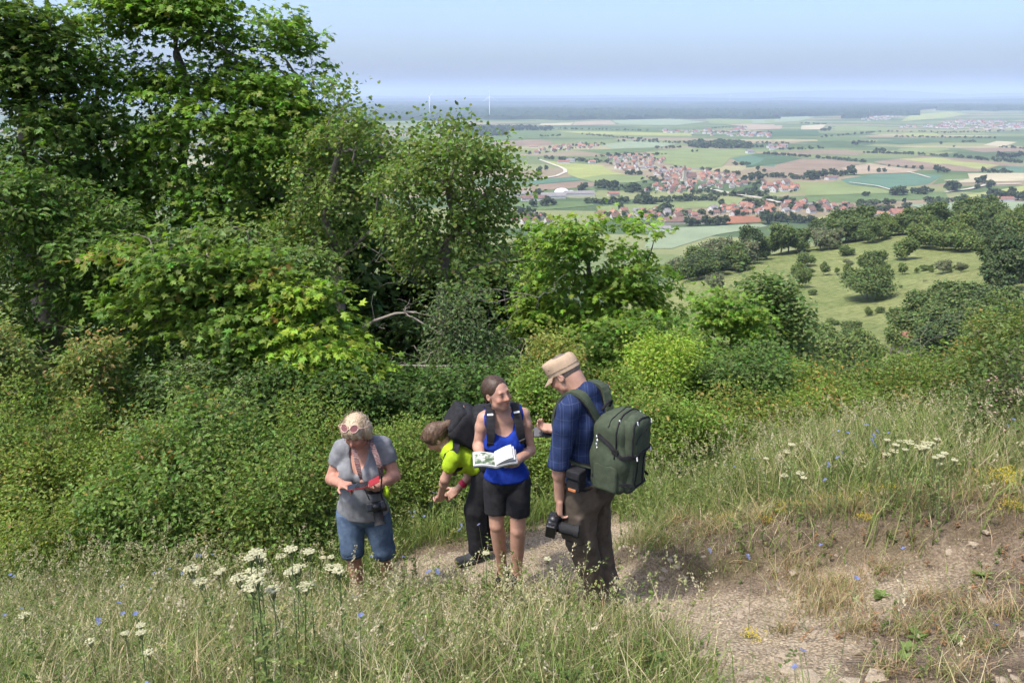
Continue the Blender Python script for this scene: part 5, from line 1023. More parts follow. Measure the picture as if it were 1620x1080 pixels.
def strapmat():
    m, t, b, o = nodes('paisley_strap'); n = N(t, 'ShaderNodeTexWave', wave_type='RINGS'); n.inputs['Scale'].default_value = 28; n.inputs['Distortion'].default_value = 9; t.links.new(N(t, 'ShaderNodeTexCoord').outputs['Object'], n.inputs['Vector'])
    t.links.new(ramp(t, [(.3, (.12, .05, .05)), (.6, (.07, .04, .04)), (.85, (.20, .145, .13))], n.outputs[1]), b.inputs['Base Color']); b.inputs['Roughness'].default_value = .9; return m
STRAP = strapmat()
# ------------------------------------------------------------------ body pieces
def hand(s, wr, d, n, side, curl=.5, sz=1., spread=.12, point=False):
    d = nrm(np.asarray(d, float)); n = np.asarray(n, float); n = nrm(n-(n@d)*d); l = np.cross(d, n)*side
    M = np.stack([l, d, n], 1); s.cap(wr-d*.03, wr+d*.02, .026*sz, .026*sz, .015, (n, .75)); s.box(wr+d*.052*sz, np.array([.030, .036, .006])*sz, M, .009*sz, .012)
    for i, L in enumerate((.072, .080, .075, .058)):
        q = wr+d*.088*sz+l*(.030-.0195*i)*sz; a = 0.; c = curl*(1+.12*i); dd = nrm(d+l*(.09-.06*i)*spread*6)
        if point and i == 0: c = curl*.25
        r = .0088*sz
        for f in (.44, .32, .24):
            a += c; v = dd*math.cos(a)+n*math.sin(a); q2 = q+v*L*f*sz; s.cap(q, q2, r, r*.93, .004); q = q2; r *= .93
    q = wr+d*.025*sz+l*.028*sz; v = nrm(d*.55+l*.75+n*.35); q2 = q+v*.042*sz; s.cap(q, q2, .0125*sz, .0105*sz, .01); v2 = nrm(d*.85+l*.25+n*(.3+curl*.6)); s.cap(q2, q2+v2*.032*sz, .0102*sz, .0085*sz, .005)
def head(s, c, H, fem=True, k=1.0):
    A = lambda l, f, u: at(c, H, l*k, f*k, u*k)
    s.ell(A(0, -.012, .028), np.array([.074, .095, .088])*k, H, .02).ell(A(0, .028, -.03), np.array([.059, .062, .084])*k, H, .03).ell(A(0, .052, -.092), np.array([.030, .026, .022])*k, H, .03)
    s.cap(A(-.045, .02, -.065), A(.045, .02, -.065), .022*k, None, .03)
    s.cap(A(-.032, .078, .026), A(.032, .078, .026), .012*k, None, .012)
    for l in (-1, 1):
        s.ell(A(.031*l, .098, .006), np.array([.019, .014, .011])*k, H, .012, True); s.ell(A(.030*l, .077, .004), np.array([.0135, .0125, .010])*k, H, .004)
        s.ell(A(.038*l, .066, -.028), np.array([.022, .018, .02])*k, H, .02)
        s.ell(A(.077*l, -.008, -.004), np.array([.009, .020, .031])*k, H, .006); s.ell(A(.083*l, -.002, .0), np.array([.006, .009, .016])*k, H, .006, True)
    s.cap(A(0, .086, .014), A(0, .108, -.026), .0085*k, .0125*k, .012); s.ell(A(-.012, .094, -.03), np.array([.009]*3)*k, H, .008); s.ell(A(.012, .094, -.03), np.array([.009]*3)*k, H, .008)
    s.ell(A(0, .083, -.056), np.array([.025, .013, .0075])*k, H, .006); s.ell(A(0, .081, -.067), np.array([.022, .013, .0075])*k, H, .006); s.ell(A(0, .097, -.0615), np.array([.022, .006, .0022])*k, H, .004, True)
def facecol(V, c, H, k=1., brow=(.35, .28, .25), eye=(.16, .13, .13), lip=(.95, .62, .62), stubble=None):
    q = (V-c)@H/k; C = np.ones((len(V), 3)); l, f, u = np.abs(q[:, 0]), q[:, 1], q[:, 2]; near = (np.linalg.norm(q, axis=1) < .16) & (f > .03)
    def blend(m, col): C[...] = C*(1-m[:, None])+C*np.array(col)*m[:, None]
    g = lambda x, w: np.exp(-(x/w)**2)
    blend(near*g(l-.04, .03)*g(u+.035, .028)*.8, (1.05, .80, .76)); blend(near*g(l, .016)*g(u+.026, .016)*.7, (1.05, .80, .76))
    blend(near*(f > .06)*g(l-.030, .018)*g(u-.022-.1*(.03-np.abs(l-.03)), .006), brow); blend(near*(f > .06)*g(l-.030, .013)*g(u-.004, .005), eye)
    blend(near*(f > .07)*g(l, .021)*g(u+.061, .010), lip); blend(near*(f > .07)*g(l, .02)*g(u+.0615, .0025)*.8, (.4, .25, .25))
    if stubble is not None: blend(((np.linalg.norm(q, axis=1) < .17) & (f > -.02))*np.clip((-.03-u)/.03, 0, 1)*.5, stubble)
    return C
def arm(s, sh, el, wr, g=0, r=(.047, .040, .027), f0=0., f1=2., k=.02):
    if f1 > 0:
        t = min(f1, 1); s.cap(sh, sh+(el-sh)*t, r[0]+g, r[0]+(r[1]-r[0])*t+g, k)
        s.ell(sh+(el-sh)*.3, np.array([r[0]*1.04+g*.9]*3), None, k)
    if f1 > 1:
        t = f1-1; s.cap(el, el+(wr-el)*min(t, 1), r[1]*.97+g, r[1]+(r[2]-r[1])*min(t, 1)+g, k)
        if t > .5: s.ell(el+(wr-el)*.28, np.array([r[1]*.98+g]*3), None, k)
def leg(s, hp, kn, an, fwd, g=0, r=(.088, .056, .036), f1=2., k=.025, flare=0):
    t = min(f1, 1); s.cap(hp, hp+(kn-hp)*t, r[0]+g, r[0]+(r[1]-r[0])*t+g+flare, k)
    if f1 > 1:
        t = f1-1; e = kn+(an-kn)*min(t, 1); s.cap(kn, e, r[1]*.97+g, r[1]+(r[2]-r[1])*min(t, 1)+g+flare, k)
        if flare == 0 and f1 > 1.98: s.cap(kn+(an-kn)*.15-fwd*.012, kn+(an-kn)*.5-fwd*.014, r[1]*.86+g, r[1]*.82+g, .03)
def torso(s, B, g=0, k=.03, legs=True):
    """B: pel, neck, f (front), width data"""
    u = nrm(B['neck']-B['pel']); Fm = frame(B['f'], u) if abs(nrm(np.asarray(B['f'], float))@u) < .95 else None
    L = np.linalg.norm(B['neck']-B['pel']); A = lambda l, f, h: at(B['pel'], Fm, l, f, h); w = B.get('w', 1.); d = B.get('d', 1.)
    s.ell(A(0, -.005, .01), np.array([.170*w+g, .118*d+g, .14+g]), Fm, k); s.ell(A(0, 0, L*.36), np.array([.138*w+g, .098*d+g, .16+g]), Fm, k)
    s.ell(A(0, 0, L*.68), np.array([.152*w+g, .108*d+g, .18+g]), Fm, k)
    s.cap(B['shA']*.88+B['shB']*.12, B['shB']*.88+B['shA']*.12, .050+g, None, .04)
    s.cap(B['neck']-u*.03, (B['shA']*.6+B['neck']*.4), .055+g, .05+g, .04); s.cap(B['neck']-u*.03, (B['shB']*.6+B['neck']*.4), .055+g, .05+g, .04)
    for l in (-1, 1): s.ell(A(.080*l*w, -.045*d, -.05), np.array([.085*w+g, .085+g, .095+g]), Fm, .04)
    if B.get('bust'):
        for l in (-1, 1): s.ell(A(.068*l*w, .085*d, L*.62), np.array([.068, .062, .066])*B['bust']+g, Fm, .04)
    if B.get('belly'): s.ell(A(0, .055, L*.28), np.array([.12*w, .085, .12])*B['belly']+g, Fm, .05)
    return Fm
def shoe(s, an, d, up=(0, 0, 1), L=.265, boot=.09, gz=None):
    d = np.array(d, float); d[2] = 0; d = nrm(d); l = np.cross((0, 0, 1), d); sole = np.array([an[0], an[1], gz if gz is not None else an[2]-.085])
    s.cap(sole-d*.055+np.array([0, 0, .042]), sole+d*.06+np.array([0, 0, .045]), .042, .043, .02); s.cap(sole+d*.06+np.array([0, 0, .038]), sole+d*(L-.105)+np.array([0, 0, .032]), .043, .034, .03, (l, 1.18))
    s.cap(sole+np.array([0, 0, .05]), an+np.array([0, 0, boot-.09]), .044, .047, .03); s.cut(sole+np.array([0, 0, .004]), (0, 0, -1), sole, .4)
def solemesh(an, d, gz, L=.265):
    d = np.array(d, float); d[2] = 0; d = nrm(d); l = np.cross((0, 0, 1), d); sole = np.array([an[0], an[1], gz]); s = Sdf()
    s.box(sole+d*.0+np.array([0, 0, .009]), (.030, .045, .006), frame(d, (0, 0, 1)), .009, .01).box(sole+d*(L*.42)+np.array([0, 0, .009]), (.034, .055, .006), frame(d, (0, 0, 1)), .012, .03); return s
def skinfield(name, sd, res, m, root, base, colf=None, wr=0, wf=9, col=None, label=None):
    V, F = sd.mesh(res)
    if wr: V = wrinkle(V, F, wr, wf)
    c = colf(V) if colf else (np.tile(col, (len(V), 1)) if col else np.ones((len(V), 3)))
    o = link(name, npmesh(name, V-base, F, m, c, True), root)
    if label: o['label'] = label
    return o
def part(name, mb, m, root, base, smooth=False):
    mb.V = [v-base for v in mb.V]; return link(name, mb.mesh(name, m, smooth), root)
def thing(name, base, label, cat): return link(name, None, None, base, label, cat)
def arcpts(pts, n=14):                # smooth curve through points
    p = np.array(pts, float); t = np.linspace(0, len(p)-1, n); i = np.clip(t.astype(int), 0, len(p)-2); f = (t-i)[:, None]
    a = p[np.clip(i-1, 0, len(p)-1)]; b = p[i]; c = p[i+1]; d = p[np.clip(i+2, 0, len(p)-1)]
    return .5*((2*b)+(-a+c)*f+(2*a-5*b+4*c-d)*f*f+(-a+3*b-3*c+d)*f**3)
def dslr(c, Fm, lens, label, lensr=.036, lenl=.10, name='camera'):
    """Fm columns: lateral, lens axis, up"""
    c = np.asarray(c, float); root = thing(name, c, label, 'camera'); A = lambda l, f, u: at(c, Fm, l, f, u)
    s = Sdf(); s.box(A(0, 0, 0), (.058, .022, .040), Fm, .010, .01).box(A(.052, .022, -.006), (.012, .018, .036), Fm, .010, .015).ell(A(0, .004, .056), (.030, .030, .022), Fm, .015); skinfield('body', s, .005, BLACKP, root, c)
    b = MB(); b.tube([A(0, .03, -.004), A(0, .05, -.004), A(0, .052, -.004), A(0, .03+lenl*.8, -.004), A(0, .03+lenl*.82, -.004), A(0, .03+lenl, -.004)], [lensr*.9, lensr*.9, lensr, lensr, lensr*1.12, lensr*1.18], 20); part('lens', b, RUBBER, root, c, False)
    b = MB(); b.tube([A(0, .031+lenl, -.004), A(0, .033+lenl, -.004)], lensr*.95, 18); part('lens_glass', b, LENSG, root, c)
    b = MB(); b.tube([A(.045, .0, .048), A(.045, 0, .058)], .011, 12); b.tube([A(-.045, 0, .048), A(-.045, 0, .056)], .013, 12); part('dial', b, BLACKP, root, c)
    return root
def phone(c, Fm, label, wid=.037, ln=.077, case=None):
    c = np.asarray(c, float); root = thing('phone', c, label, 'phone'); s = Sdf(); s.box(c, (wid-.005, .0005, ln-.005), Fm, .005, .004); skinfield('case', s, .0035, case or BLACKP, root, c)
    b = MB(); b.box(at(c, Fm, 0, .0062, 0), (wid-.003, .0006, ln-.004), Fm); part('screen', b, SCREEN, root, c); return root
def strands(name, hc, H, m, hair, base, ends, n, rad, crown, seed, bulge=.03, sg=6):
    rg = np.random.default_rng(seed); b = MB()
    for i in range(n):
        st, en = crown(rg), ends(rg); st = at(hc, H, *st); en = at(hc, H, *en); mid = (st+en)/2; mid = hc+(mid-hc)*(1+bulge/max(.02, np.linalg.norm(mid-hc)))
        b.tube(arcpts([st, mid, en], sg), np.linspace(rad, rad*.4, sg), 3, cap=False)
    return part(name, b, m, hair, base, True)
def gz_(p): return float(surf(p[0], p[1]))
UP = np.array([0, 0, 1.])
# ================================================================== blonde person with the red phone case
def blonde():
    Y = 5.45; base = np.array([P(585, 940, Y)[0], Y, 0]); base[2] = gz_(base); f = np.array([-.12, -1, 0.])
    B = dict(pel=P(574, 806, Y+.02), neck=P(572, 702, Y), shA=P(541, 708, Y+.01), shB=P(606, 704, Y+.03), f=f, w=1.08, d=1.12, bust=1.22, belly=1.12)
    elA, wrA = P(525, 757, Y-.02), P(541, 766, Y-.24); elB, wrB = P(624, 752, Y), P(594, 771, Y-.22)
    hA, hB = P(555, 812, Y+.02), P(594, 811, Y+.03); kA, kB = P(557, 868, Y-.06), P(607, 868, Y); aA = P(568, 932, Y-.03); aB = P(613, 925, Y+.10)
    for a in (aA, aB): a[2] = gz_(a)+.085
    H = frame((-.16, -.86, -.30), UP); hc = P(563, 684, Y-.10); AR = (.054, .047, .031)
    root = thing('person', base, 'blonde person in grey t-shirt and denim shorts tapping a phone', 'person')
    s = Sdf(); torso(s, B); head(s, hc, H); s.cap(at(hc, H, 0, -.03, -.06), B['neck'], .053, .062, .03)
    arm(s, B['shA'], elA, wrA, 0, AR); arm(s, B['shB'], elB, wrB, 0, AR)
    dA = nrm(P(562, 766, Y-.34)-wrA); hand(s, wrA, nrm(wrA-elA)*.5+dA*.6, (.25, -.1, -1), -1, .55, 1., .12, True)
    dB = nrm(P(566, 770, Y-.33)-wrB); hand(s, wrB, dB, (-.2, -.15, 1), -1, .35, 1.)
    leg(s, hA, kA, aA, f, 0, (.095, .060, .038)); leg(s, hB, kB, aB, f, 0, (.095, .060, .038))
    for a in (aA, aB): s.cap(a, a+np.array([-.03, -.1, -.05]), .036, .03, .03)
    skinfield('body', s, .0076, SKINR, root, base, lambda V: facecol(V, hc, H, 1, (.8, .7, .6)))
    s = Sdf(); torso(s, B, .017); arm(s, B['shA'], elA, wrA, .013, AR, 0, .56); arm(s, B['shB'], elB, wrB, .013, AR, 0, .56); s.cut(B['pel']-UP*.035, -UP)
    for sh, el in ((B['shA'], elA), (B['shB'], elB)):
        d = nrm(el-sh); s.cut(sh+(el-sh)*.54, d, sh+(el-sh)*.68, .13)
    Ft = frame(f, nrm(B['neck']-B['pel'])); s.ell(at(B['neck'], Ft, 0, .09, -.035), (.070, .12, .125), Ft, .012, True); s.ell(at(B['neck'], Ft, 0, .11, -.11), (.042, .10, .085), Ft, .02, True); s.cap(B['neck']-UP*.02, B['neck']+UP*.15, .082, .09, .01, None, True)
    skinfield('t_shirt', s, .0085, GREYT, root, base, None, .0035, 17)
    s = Sdf(); torso(s, dict(B, bust=0, belly=1.02), .008); leg(s, hA, kA, aA, f, .016, (.098, .070, .04), 1.06); leg(s, hB, kB, aB, f, .016, (.098, .070, .04), 1.06); s.cut(B['pel']+UP*.0, UP)
    for h, kn, an in ((hA, kA, aA), (hB, kB, aB)): s.cut(kn+(an-kn)*.06, nrm(an-h), kn+(an-kn)*.2, .16)
    skinfield('denim_shorts', s, .0085, JEANS, root, base, None, .005, 10)
    b = MB()
    for kn, an, h in ((kA, aA, hA), (kB, aB, hB)):
        d = nrm(an-h); c = kn+d*.03; b.tube([c-d*.022, c-d*.02, c+d*.02, c+d*.022], [.078, .090, .090, .078], 20, 0)
    part('turned_cuff', b, JEANS, root, base, True)
    for an, dd in ((aA, (-.35, -1, 0)), (aB, (.25, -1, 0))):
        s = Sdf(); shoe(s, an, dd, gz=an[2]-.085, L=.25); skinfield('shoe', s, .007, clothmat('grey_shoe', (.2, .2, .2)), root, base)
    s = Sdf(); s.ell(at(hc, H, 0, -.022, .038), (.098, .116, .100), H, .02); s.ell(at(hc, H, .0, .055, .078), (.070, .050, .042), H, .03); s.ell(at(hc, H, .075, -.03, .0), (.042, .06, .06), H, .03); s.ell(at(hc, H, -.075, -.03, .0), (.042, .06, .06), H, .03)
    for l in (-1, 1): s.cap(at(hc, H, .085*l, .0, .03), at(hc, H, .088*l, -.012, -.055), .026, .018, .03); s.cap(at(hc, H, .05*l, .075, .065), at(hc, H, .062*l, .082, .030), .022, .014, .02); s.cap(at(hc, H, .02*l, .085, .075), at(hc, H, .022*l, .100, .034), .022, .012, .02)
    s.ell(at(hc, H, 0, -.08, -.04), (.07, .05, .06), H, .03); s.ell(at(hc, H, 0, .09, -.03), (.058, .06, .062), H, .01, True)
    V, F = s.mesh(.006); n = vnormals(V, F); q = (V-hc)@H; V = V+n*(.0016*np.sin(q[:, 0]*420+6*vnoise(V, 14, 2))+.006*vnoise(V, 11, 2))[:, None]
    hr = link('hair', npmesh('hair', V-base, F, BLONDE, None, True), root)
    def hend(rg):
        a = rg.uniform(-2.9, 2.9); l = .098*math.sin(a); f_ = .108*math.cos(a)-.01; u_ = rg.uniform(.022, .048) if abs(a) < .75 else (rg.uniform(.0, .04) if abs(a) < 1.3 else rg.uniform(-.08, -.04)); return (l+rg.normal(0, .007), f_+rg.normal(0, .006), u_)
    for k_, (mm, nn_) in enumerate(((BLONDE, 620), (hairmat('ash_blonde_hair', (.17, .12, .075), (.32, .245, .165), 90), 300))):
        strands('loose_strands', hc, H, mm, hr, base, hend, nn_, .0013, lambda rg: (rg.normal(0, .03), rg.normal(-.02, .035), .120+rg.normal(0, .006)), 1+k_, .024, 7)
    # sunglasses pushed up into the hair
    sg = thing('sunglasses', at(hc, H, 0, .09, .085), 'sunglasses with pale frame pushed up on blonde hair', 'sunglasses'); b = MB(); g = MB(); sb = np.array(sg.location)
    t = np.linspace(0, 2*math.pi, 18)
    for l in (-1, 1):
        cc = lambda k: [at(hc, H, .037*l+.029*k*math.cos(a), .094-.016*abs(.037*l+.029*math.cos(a))/.06-.020*math.sin(a), .116+.021*k*math.sin(a)) for a in t]
        b.tube(cc(1.), .0034, 6); q = np.array(cc(.95)[:-1]); g.add(np.concatenate([[q.mean(0)], q]), [(0, 1+i, 1+(i+1) % 17) for i in range(17)])
        b.tube(arcpts([at(hc, H, .066*l, .078, .116), at(hc, H, .102*l, .04, .095), at(hc, H, .104*l, -.03, .055)], 8), .0032, 6)
    b.tube([at(hc, H, -.009, .094, .118), at(hc, H, .009, .094, .118)], .0035, 6)
    part('frame', b, mat('peach_frame', (.50, .33, .255), .35, .5, .05, 30), sg, sb, True); part('lens', g, mat('brown_lens', (.16, .055, .045), .1, .6, .2, 20), sg, sb)
    # phone in an open red case
    ph = P(566, 769, Y-.36); Fp = frame((-.10, -.10, .98), (-.95, -.2, -.12)); PH = phone(ph, Fp, 'phone in an open red case held by the blonde person', .036, .075, REDC)
    fl = PH; b = MB(); e = at(ph, Fp, 0, -.002, -.079); dv = nrm(np.array([.85, -.05, .52])); b.box(e+dv*.045, (.041, .002, .045), np.stack([Fp[:, 0], nrm(np.cross(dv, Fp[:, 0])), dv], 1)); fb = np.array(fl.location); part('cover', b, REDC, fl, fb)
    # camera on a patterned neck strap, belt pouch
    cc = P(596, 800, Y-.24); Fc = frame((.22, -.45, -.87), (.1, -.9, .45)); dslr(cc, Fc, .1, 'black camera hanging at the hip on a patterned neck strap', .037, .11)
    st = thing('camera_strap', B['neck'], 'brown patterned neck strap over the grey t-shirt', 'strap'); sb = np.array(st.location); Fd = frame(f, UP)
    b = MB(); c1 = arcpts([at(B['neck'], Fd, 0, -.075, .03), P(560, 700, Y-.09), P(563, 722, Y-.20), P(569, 748, Y-.245), P(573, 764, Y-.225)], 16); b.ribbon(c1, [.034]*11+[.03, .026, .02, .014, .008], (0, -.8, .5), .003)
    c2 = arcpts([at(B['neck'], Fd, 0, -.075, .03), P(584, 695, Y-.07), P(592, 712, Y-.17), P(600, 735, Y-.235), P(604, 752, Y-.215)], 16); b.ribbon(c2, .036, (.2, -.8, .5), .003); part('strap', b, STRAP, st, sb)
    b = MB(); b.ribbon(arcpts([c1[-1], P(580, 780, Y-.25), cc+np.array([-.05, 0, .05])], 8), .009, (0, -1, 0), .0015); b.ribbon(arcpts([c2[-1], P(603, 780, Y-.23), cc+np.array([.05, 0, .05])], 8), .012, (0, -1, 0), .0015); part('cord', b, BLACKC, st, sb)
    bl = thing('waist_pack', P(596, 775, Y-.16), 'black waist belt with lime green cloth at the blonde hip', 'waist bag'); bb = np.array(bl.location); s = Sdf(); s.cap(P(585, 775, Y-.17), P(608, 773, Y-.12), .026, None, .01, (UP, 1.3)); skinfield('pouch', s, .006, BLACKC, bl, bb)
    s = Sdf(); s.ell(P(610, 776, Y-.17), (.022, .018, .04), None, .01); s.ell(P(613, 780, Y-.18), (.014, .014, .03), None, .01); skinfield('cloth', s, .005, LIME, bl, bb, None, .004, 30)
blonde()
# ================================================================== woman with the open book
def reader():
    Y = 5.1; base = np.array([P(806, 918, Y)[0], Y, 0]); base[2] = gz_(base); f = np.array([.10, -1, 0.])
    B = dict(pel=P(802, 757, Y+.03), neck=P(794, 655, Y+.02), shA=P(765, 661, Y), shB=P(828, 655, Y+.03), f=f, w=.86, d=.9, bust=1.0)
    elA, wrA = P(757, 706, Y+.0), P(762, 723, Y-.21); elB, wrB = P(838, 712, Y), P(811, 733, Y-.21)
    hA, hB = P(784, 764, Y+.03), P(820, 762, Y+.03); kA, kB = P(786, 830, Y-.02), P(819, 838, Y-.06); aA, aB = P(796, 897, Y+.08), P(818, 905, Y-.0)
    for a in (aA, aB): a[2] = gz_(a)+.09
    H = frame((.62, -.74, .10), (-.24, .05, 1)); hc = P(787, 622, Y-.03); AR = (.046, .040, .028)
    root = thing('person', base, 'woman in blue tank top and black shorts holding an open book', 'person')
    s = Sdf(); torso(s, B); head(s, hc, H); s.cap(at(hc, H, 0, -.025, -.06), B['neck']+UP*.0, .047, .054, .03)
    arm(s, B['shA'], elA, wrA, 0, AR); arm(s, B['shB'], elB, wrB, 0, AR)
    hand(s, wrA, nrm(P(776, 726, Y-.31)-wrA), (.3, -.2, -1), -1, .35, .95); hand(s, wrB, nrm(P(788, 734, Y-.28)-wrB), (0, -.2, 1), -1, .25, .95)
    leg(s, hA, kA, aA, f, 0, (.078, .053, .034), 2, .01); leg(s, hB, kB, aB, f, 0, (.078, .053, .034), 2, .01)
    for a, d in ((aA, (-.2, -.9)), (aB, (.3, -.9))): s.cap(a, a+np.array([d[0]*.1, d[1]*.1, -.05]), .036, .03, .03)
    skinfield('body', s, .0076, SKIN, root, base, lambda V: facecol(V, hc, H, 1, (.38, .3, .27)))
    Ft = frame(f, nrm(B['neck']-B['pel']))
    s = Sdf(); torso(s, B, .014); s.cut(B['pel']+UP*.015, -UP); s.cap(B['shA']+(B['shA']-B['shB'])*.32+UP*.10, B['shA']+(B['shA']-B['shB'])*.20-UP*.10, .105, .075, .02, None, True); s.cap(B['shB']+(B['shB']-B['shA'])*.32+UP*.10, B['shB']+(B['shB']-B['shA'])*.20-UP*.10, .105, .075, .02, None, True)
    s.ell(at(B['neck'], Ft, 0, .10, -.045), (.080, .13, .088), Ft, .015, True); s.cap(B['neck']-UP*.0, B['neck']+UP*.15, .085, .09, .01, None, True)
    skinfield('tank_top', s, .008, BLUET, root, base, None, .006, 15)
    s = Sdf(); torso(s, dict(B, bust=0), .006); [leg(s, h_, k_, a_, f, .012, (.078, .060, .04), .74, .008, .006) for h_, k_, a_ in ((hA, kA, aA), (hB, kB, aB))]; s.cut(B['pel']+UP*.045, UP)
    for h, kn in ((hA, kA), (hB, kB)): s.cut(h+(kn-h)*.70, nrm(kn-h), h+(kn-h)*.92, .15)
    skinfield('shorts', s, .0085, BLACKC, root, base, None, .005, 10)
    for an, dd in ((aA, (-.25, -1, 0)), (aB, (.35, -1, 0))):
        s = Sdf(); shoe(s, an, dd, gz=an[2]-.09, boot=.10, L=.26); o = skinfield('shoe', s, .0065, BLACKC, root, base)
        skinfield('sole', solemesh(an, dd, an[2]-.09), .006, RUBBER, o, base*0+base)
    s = Sdf(); s.ell(at(hc, H, 0, -.025, .036), (.083, .102, .090), H, .02); s.ell(at(hc, H, 0, -.10, .01), (.05, .05, .05), H, .03); s.cap(at(hc, H, 0, -.13, .0), at(hc, H, 0, -.14, -.09), .028, .016, .02); s.ell(at(hc, H, 0, .112, -.005), (.068, .092, .098), H, .010, True); s.cap(at(hc, H, -.12, .045, -.07), at(hc, H, .12, .045, -.07), .072, None, .02, None, True)
    V, F = s.mesh(.0055); n = vnormals(V, F); q = (V-hc)@H; V = V+n*(.0012*vnoise(V*np.array([1, 1, .4]), 120, 2)+.002*vnoise(V, 40, 2))[:, None]; hr = link('hair', npmesh('hair', V-base, F, DARKH, None, True), root)
    # open book
    bc = P(783, 727, Y-.31); Fb = frame((-.05, -.14, .97), (-.08, .98, .14)); bk = thing('book', bc, 'open book with printed pages held by the woman in blue', 'book'); A = lambda l, o, u: at(bc, Fb, l, o, u)
    for sd in (-1, 1):
        xs = np.linspace(0, .145, 9)*sd; zz = .020*np.sin(np.abs(xs)/.145*2.0)*(1.2 if sd < 0 else .9); b = MB()
        top = [A(x, z, .08) for x, z in zip(xs, zz)]+[A(x, z, -.08) for x, z in zip(xs, zz)]+[A(x, z-.014*(1-.3*abs(x)/.145), .08) for x, z in zip(xs, zz)]+[A(x, z-.014*(1-.3*abs(x)/.145), -.08) for x, z in zip(xs, zz)]
        n = 9; F_ = [(i, i+1, n+i+1, n+i) for i in range(n-1)]+[(2*n+i, 3*n+i, 3*n+i+1, 2*n+i+1) for i in range(n-1)]+[(n+i, n+i+1, 3*n+i+1, 3*n+i) for i in range(n-1)]+[(i, 2*n+i, 2*n+i+1, i+1) for i in range(n-1)]+[(n-1, 3*n-1, 4*n-1, 2*n-1)]
        b.add(np.array(top), F_); pg = part('page_block', b, PAPER, bk, bc)
        b = MB(); b.add(np.array([A(x, z-.016, v) for v in (.083, -.083) for x, z in zip(xs*1.02, zz)]+[A(x, z-.019, v) for v in (.083, -.083) for x, z in zip(xs*1.02, zz)]), [(i, i+1, n+i+1, n+i) for i in range(n-1)]+[(2*n+i, 3*n+i, 3*n+i+1, 2*n+i+1) for i in range(n-1)]); part('cover', b, mat('dark_green_cover', (.03, .05, .035), .5, .4, .2, 20), bk, bc)
        pm, t, bb, o = nodes('page_print'); t.links.new(ramp(t, [(.42, (.06, .10, .05)), (.5, (.25, .28, .2)), (.62, (.7, .7, .68))], noise(t, 26 if sd < 0 else 9, 5, .6)), bb.inputs['Base Color'])
        if sd < 0:
            b = MB(); b.add(np.array([A(x, z+.0016, v) for v in (.066, -.066) for x, z in zip(xs*.9+.004*sd, zz)]), [(i, i+1, n+i+1, n+i) for i in range(n-1)]); part('printed_page', b, pm, pg, bc)
    for k, (a1, ln) in enumerate(((.55, .125), (.34, .135))):
        b = MB(); x = np.linspace(0, ln, 8); z = np.sin(x/ln*1.3)*ln*math.sin(a1)*.75+.012; xx = x*math.cos(a1*.7)
        b.add(np.array([A(u, w, v) for v in (.078, -.078) for u, w in zip(xx, z)]+[A(u+.001, w-.0015, v) for v in (.078, -.078) for u, w in zip(xx, z)]), [(i, i+1, 9+i-1+0, 8+i) for i in range(7)]+[(16+i, 24+i, 25+i, 17+i) for i in range(7)]); part('turning_page', b, PAPER, bk, bc)
    # her backpack: seen at both sides of the shoulders
    pc = at(B['neck'], Ft, -.03, -.22, -.27); bp = thing('backpack', pc, 'black backpack worn by the woman in the blue tank top', 'backpack'); s = Sdf(); s.box(pc, (.115, .075, .19), Ft, .05, .03); s.box(at(pc, Ft, 0, -.09, -.05), (.10, .03, .12), Ft, .03, .02); skinfield('body', s, .009, BLACKC, bp, pc, None, .004, 9)
    for sh, l in ((B['shA'], -1), (B['shB'], 1)):
        nk = B['neck']; o1 = sh*.66+nk*.34; pts = arcpts([at(o1, Ft, 0, -.12, -.02), at(o1, Ft, 0, -.05, .062), at(o1, Ft, -.003*l, .05, .058), at(sh*.70+nk*.30, Ft, 0, .112, -.03), at(sh*.76+nk*.24, Ft, 0, .125, -.12), at(sh*.9+nk*.1, Ft, 0, .09, -.20), at(sh, Ft, 0, .0, -.27)], 22)
        cen = at(nk, Ft, 0, 0, -.14); nn = nrm(pts-np.linspace(0, 1, 22)[:, None]*0-at(sh*.6+nk*.4, Ft, 0, 0, -.10)); b = MB(); b.ribbon(pts, [.058]*14+[.05, .04, .032, .026, .024, .024, .024, .024], nn, .007); part('shoulder_strap', b, BLACKC, bp, pc)
        b = MB(); i = 8; b.box(pts[i]+nn[i]*.009, (.020, .002, .006), np.stack([nrm(np.cross(pts[i+1]-pts[i], nn[i])), nn[i], nrm(pts[i+1]-pts[i])], 1)); part('strap_print', b, WHITEP, bp, pc)
        b = MB(); i = 15; b.box(pts[i]+nn[i]*.01, (.022, .006, .014), np.stack([nrm(np.cross(pts[i+1]-pts[i], nn[i])), nn[i], nrm(pts[i+1]-pts[i])], 1)); part('buckle', b, BLACKP, bp, pc)
reader()
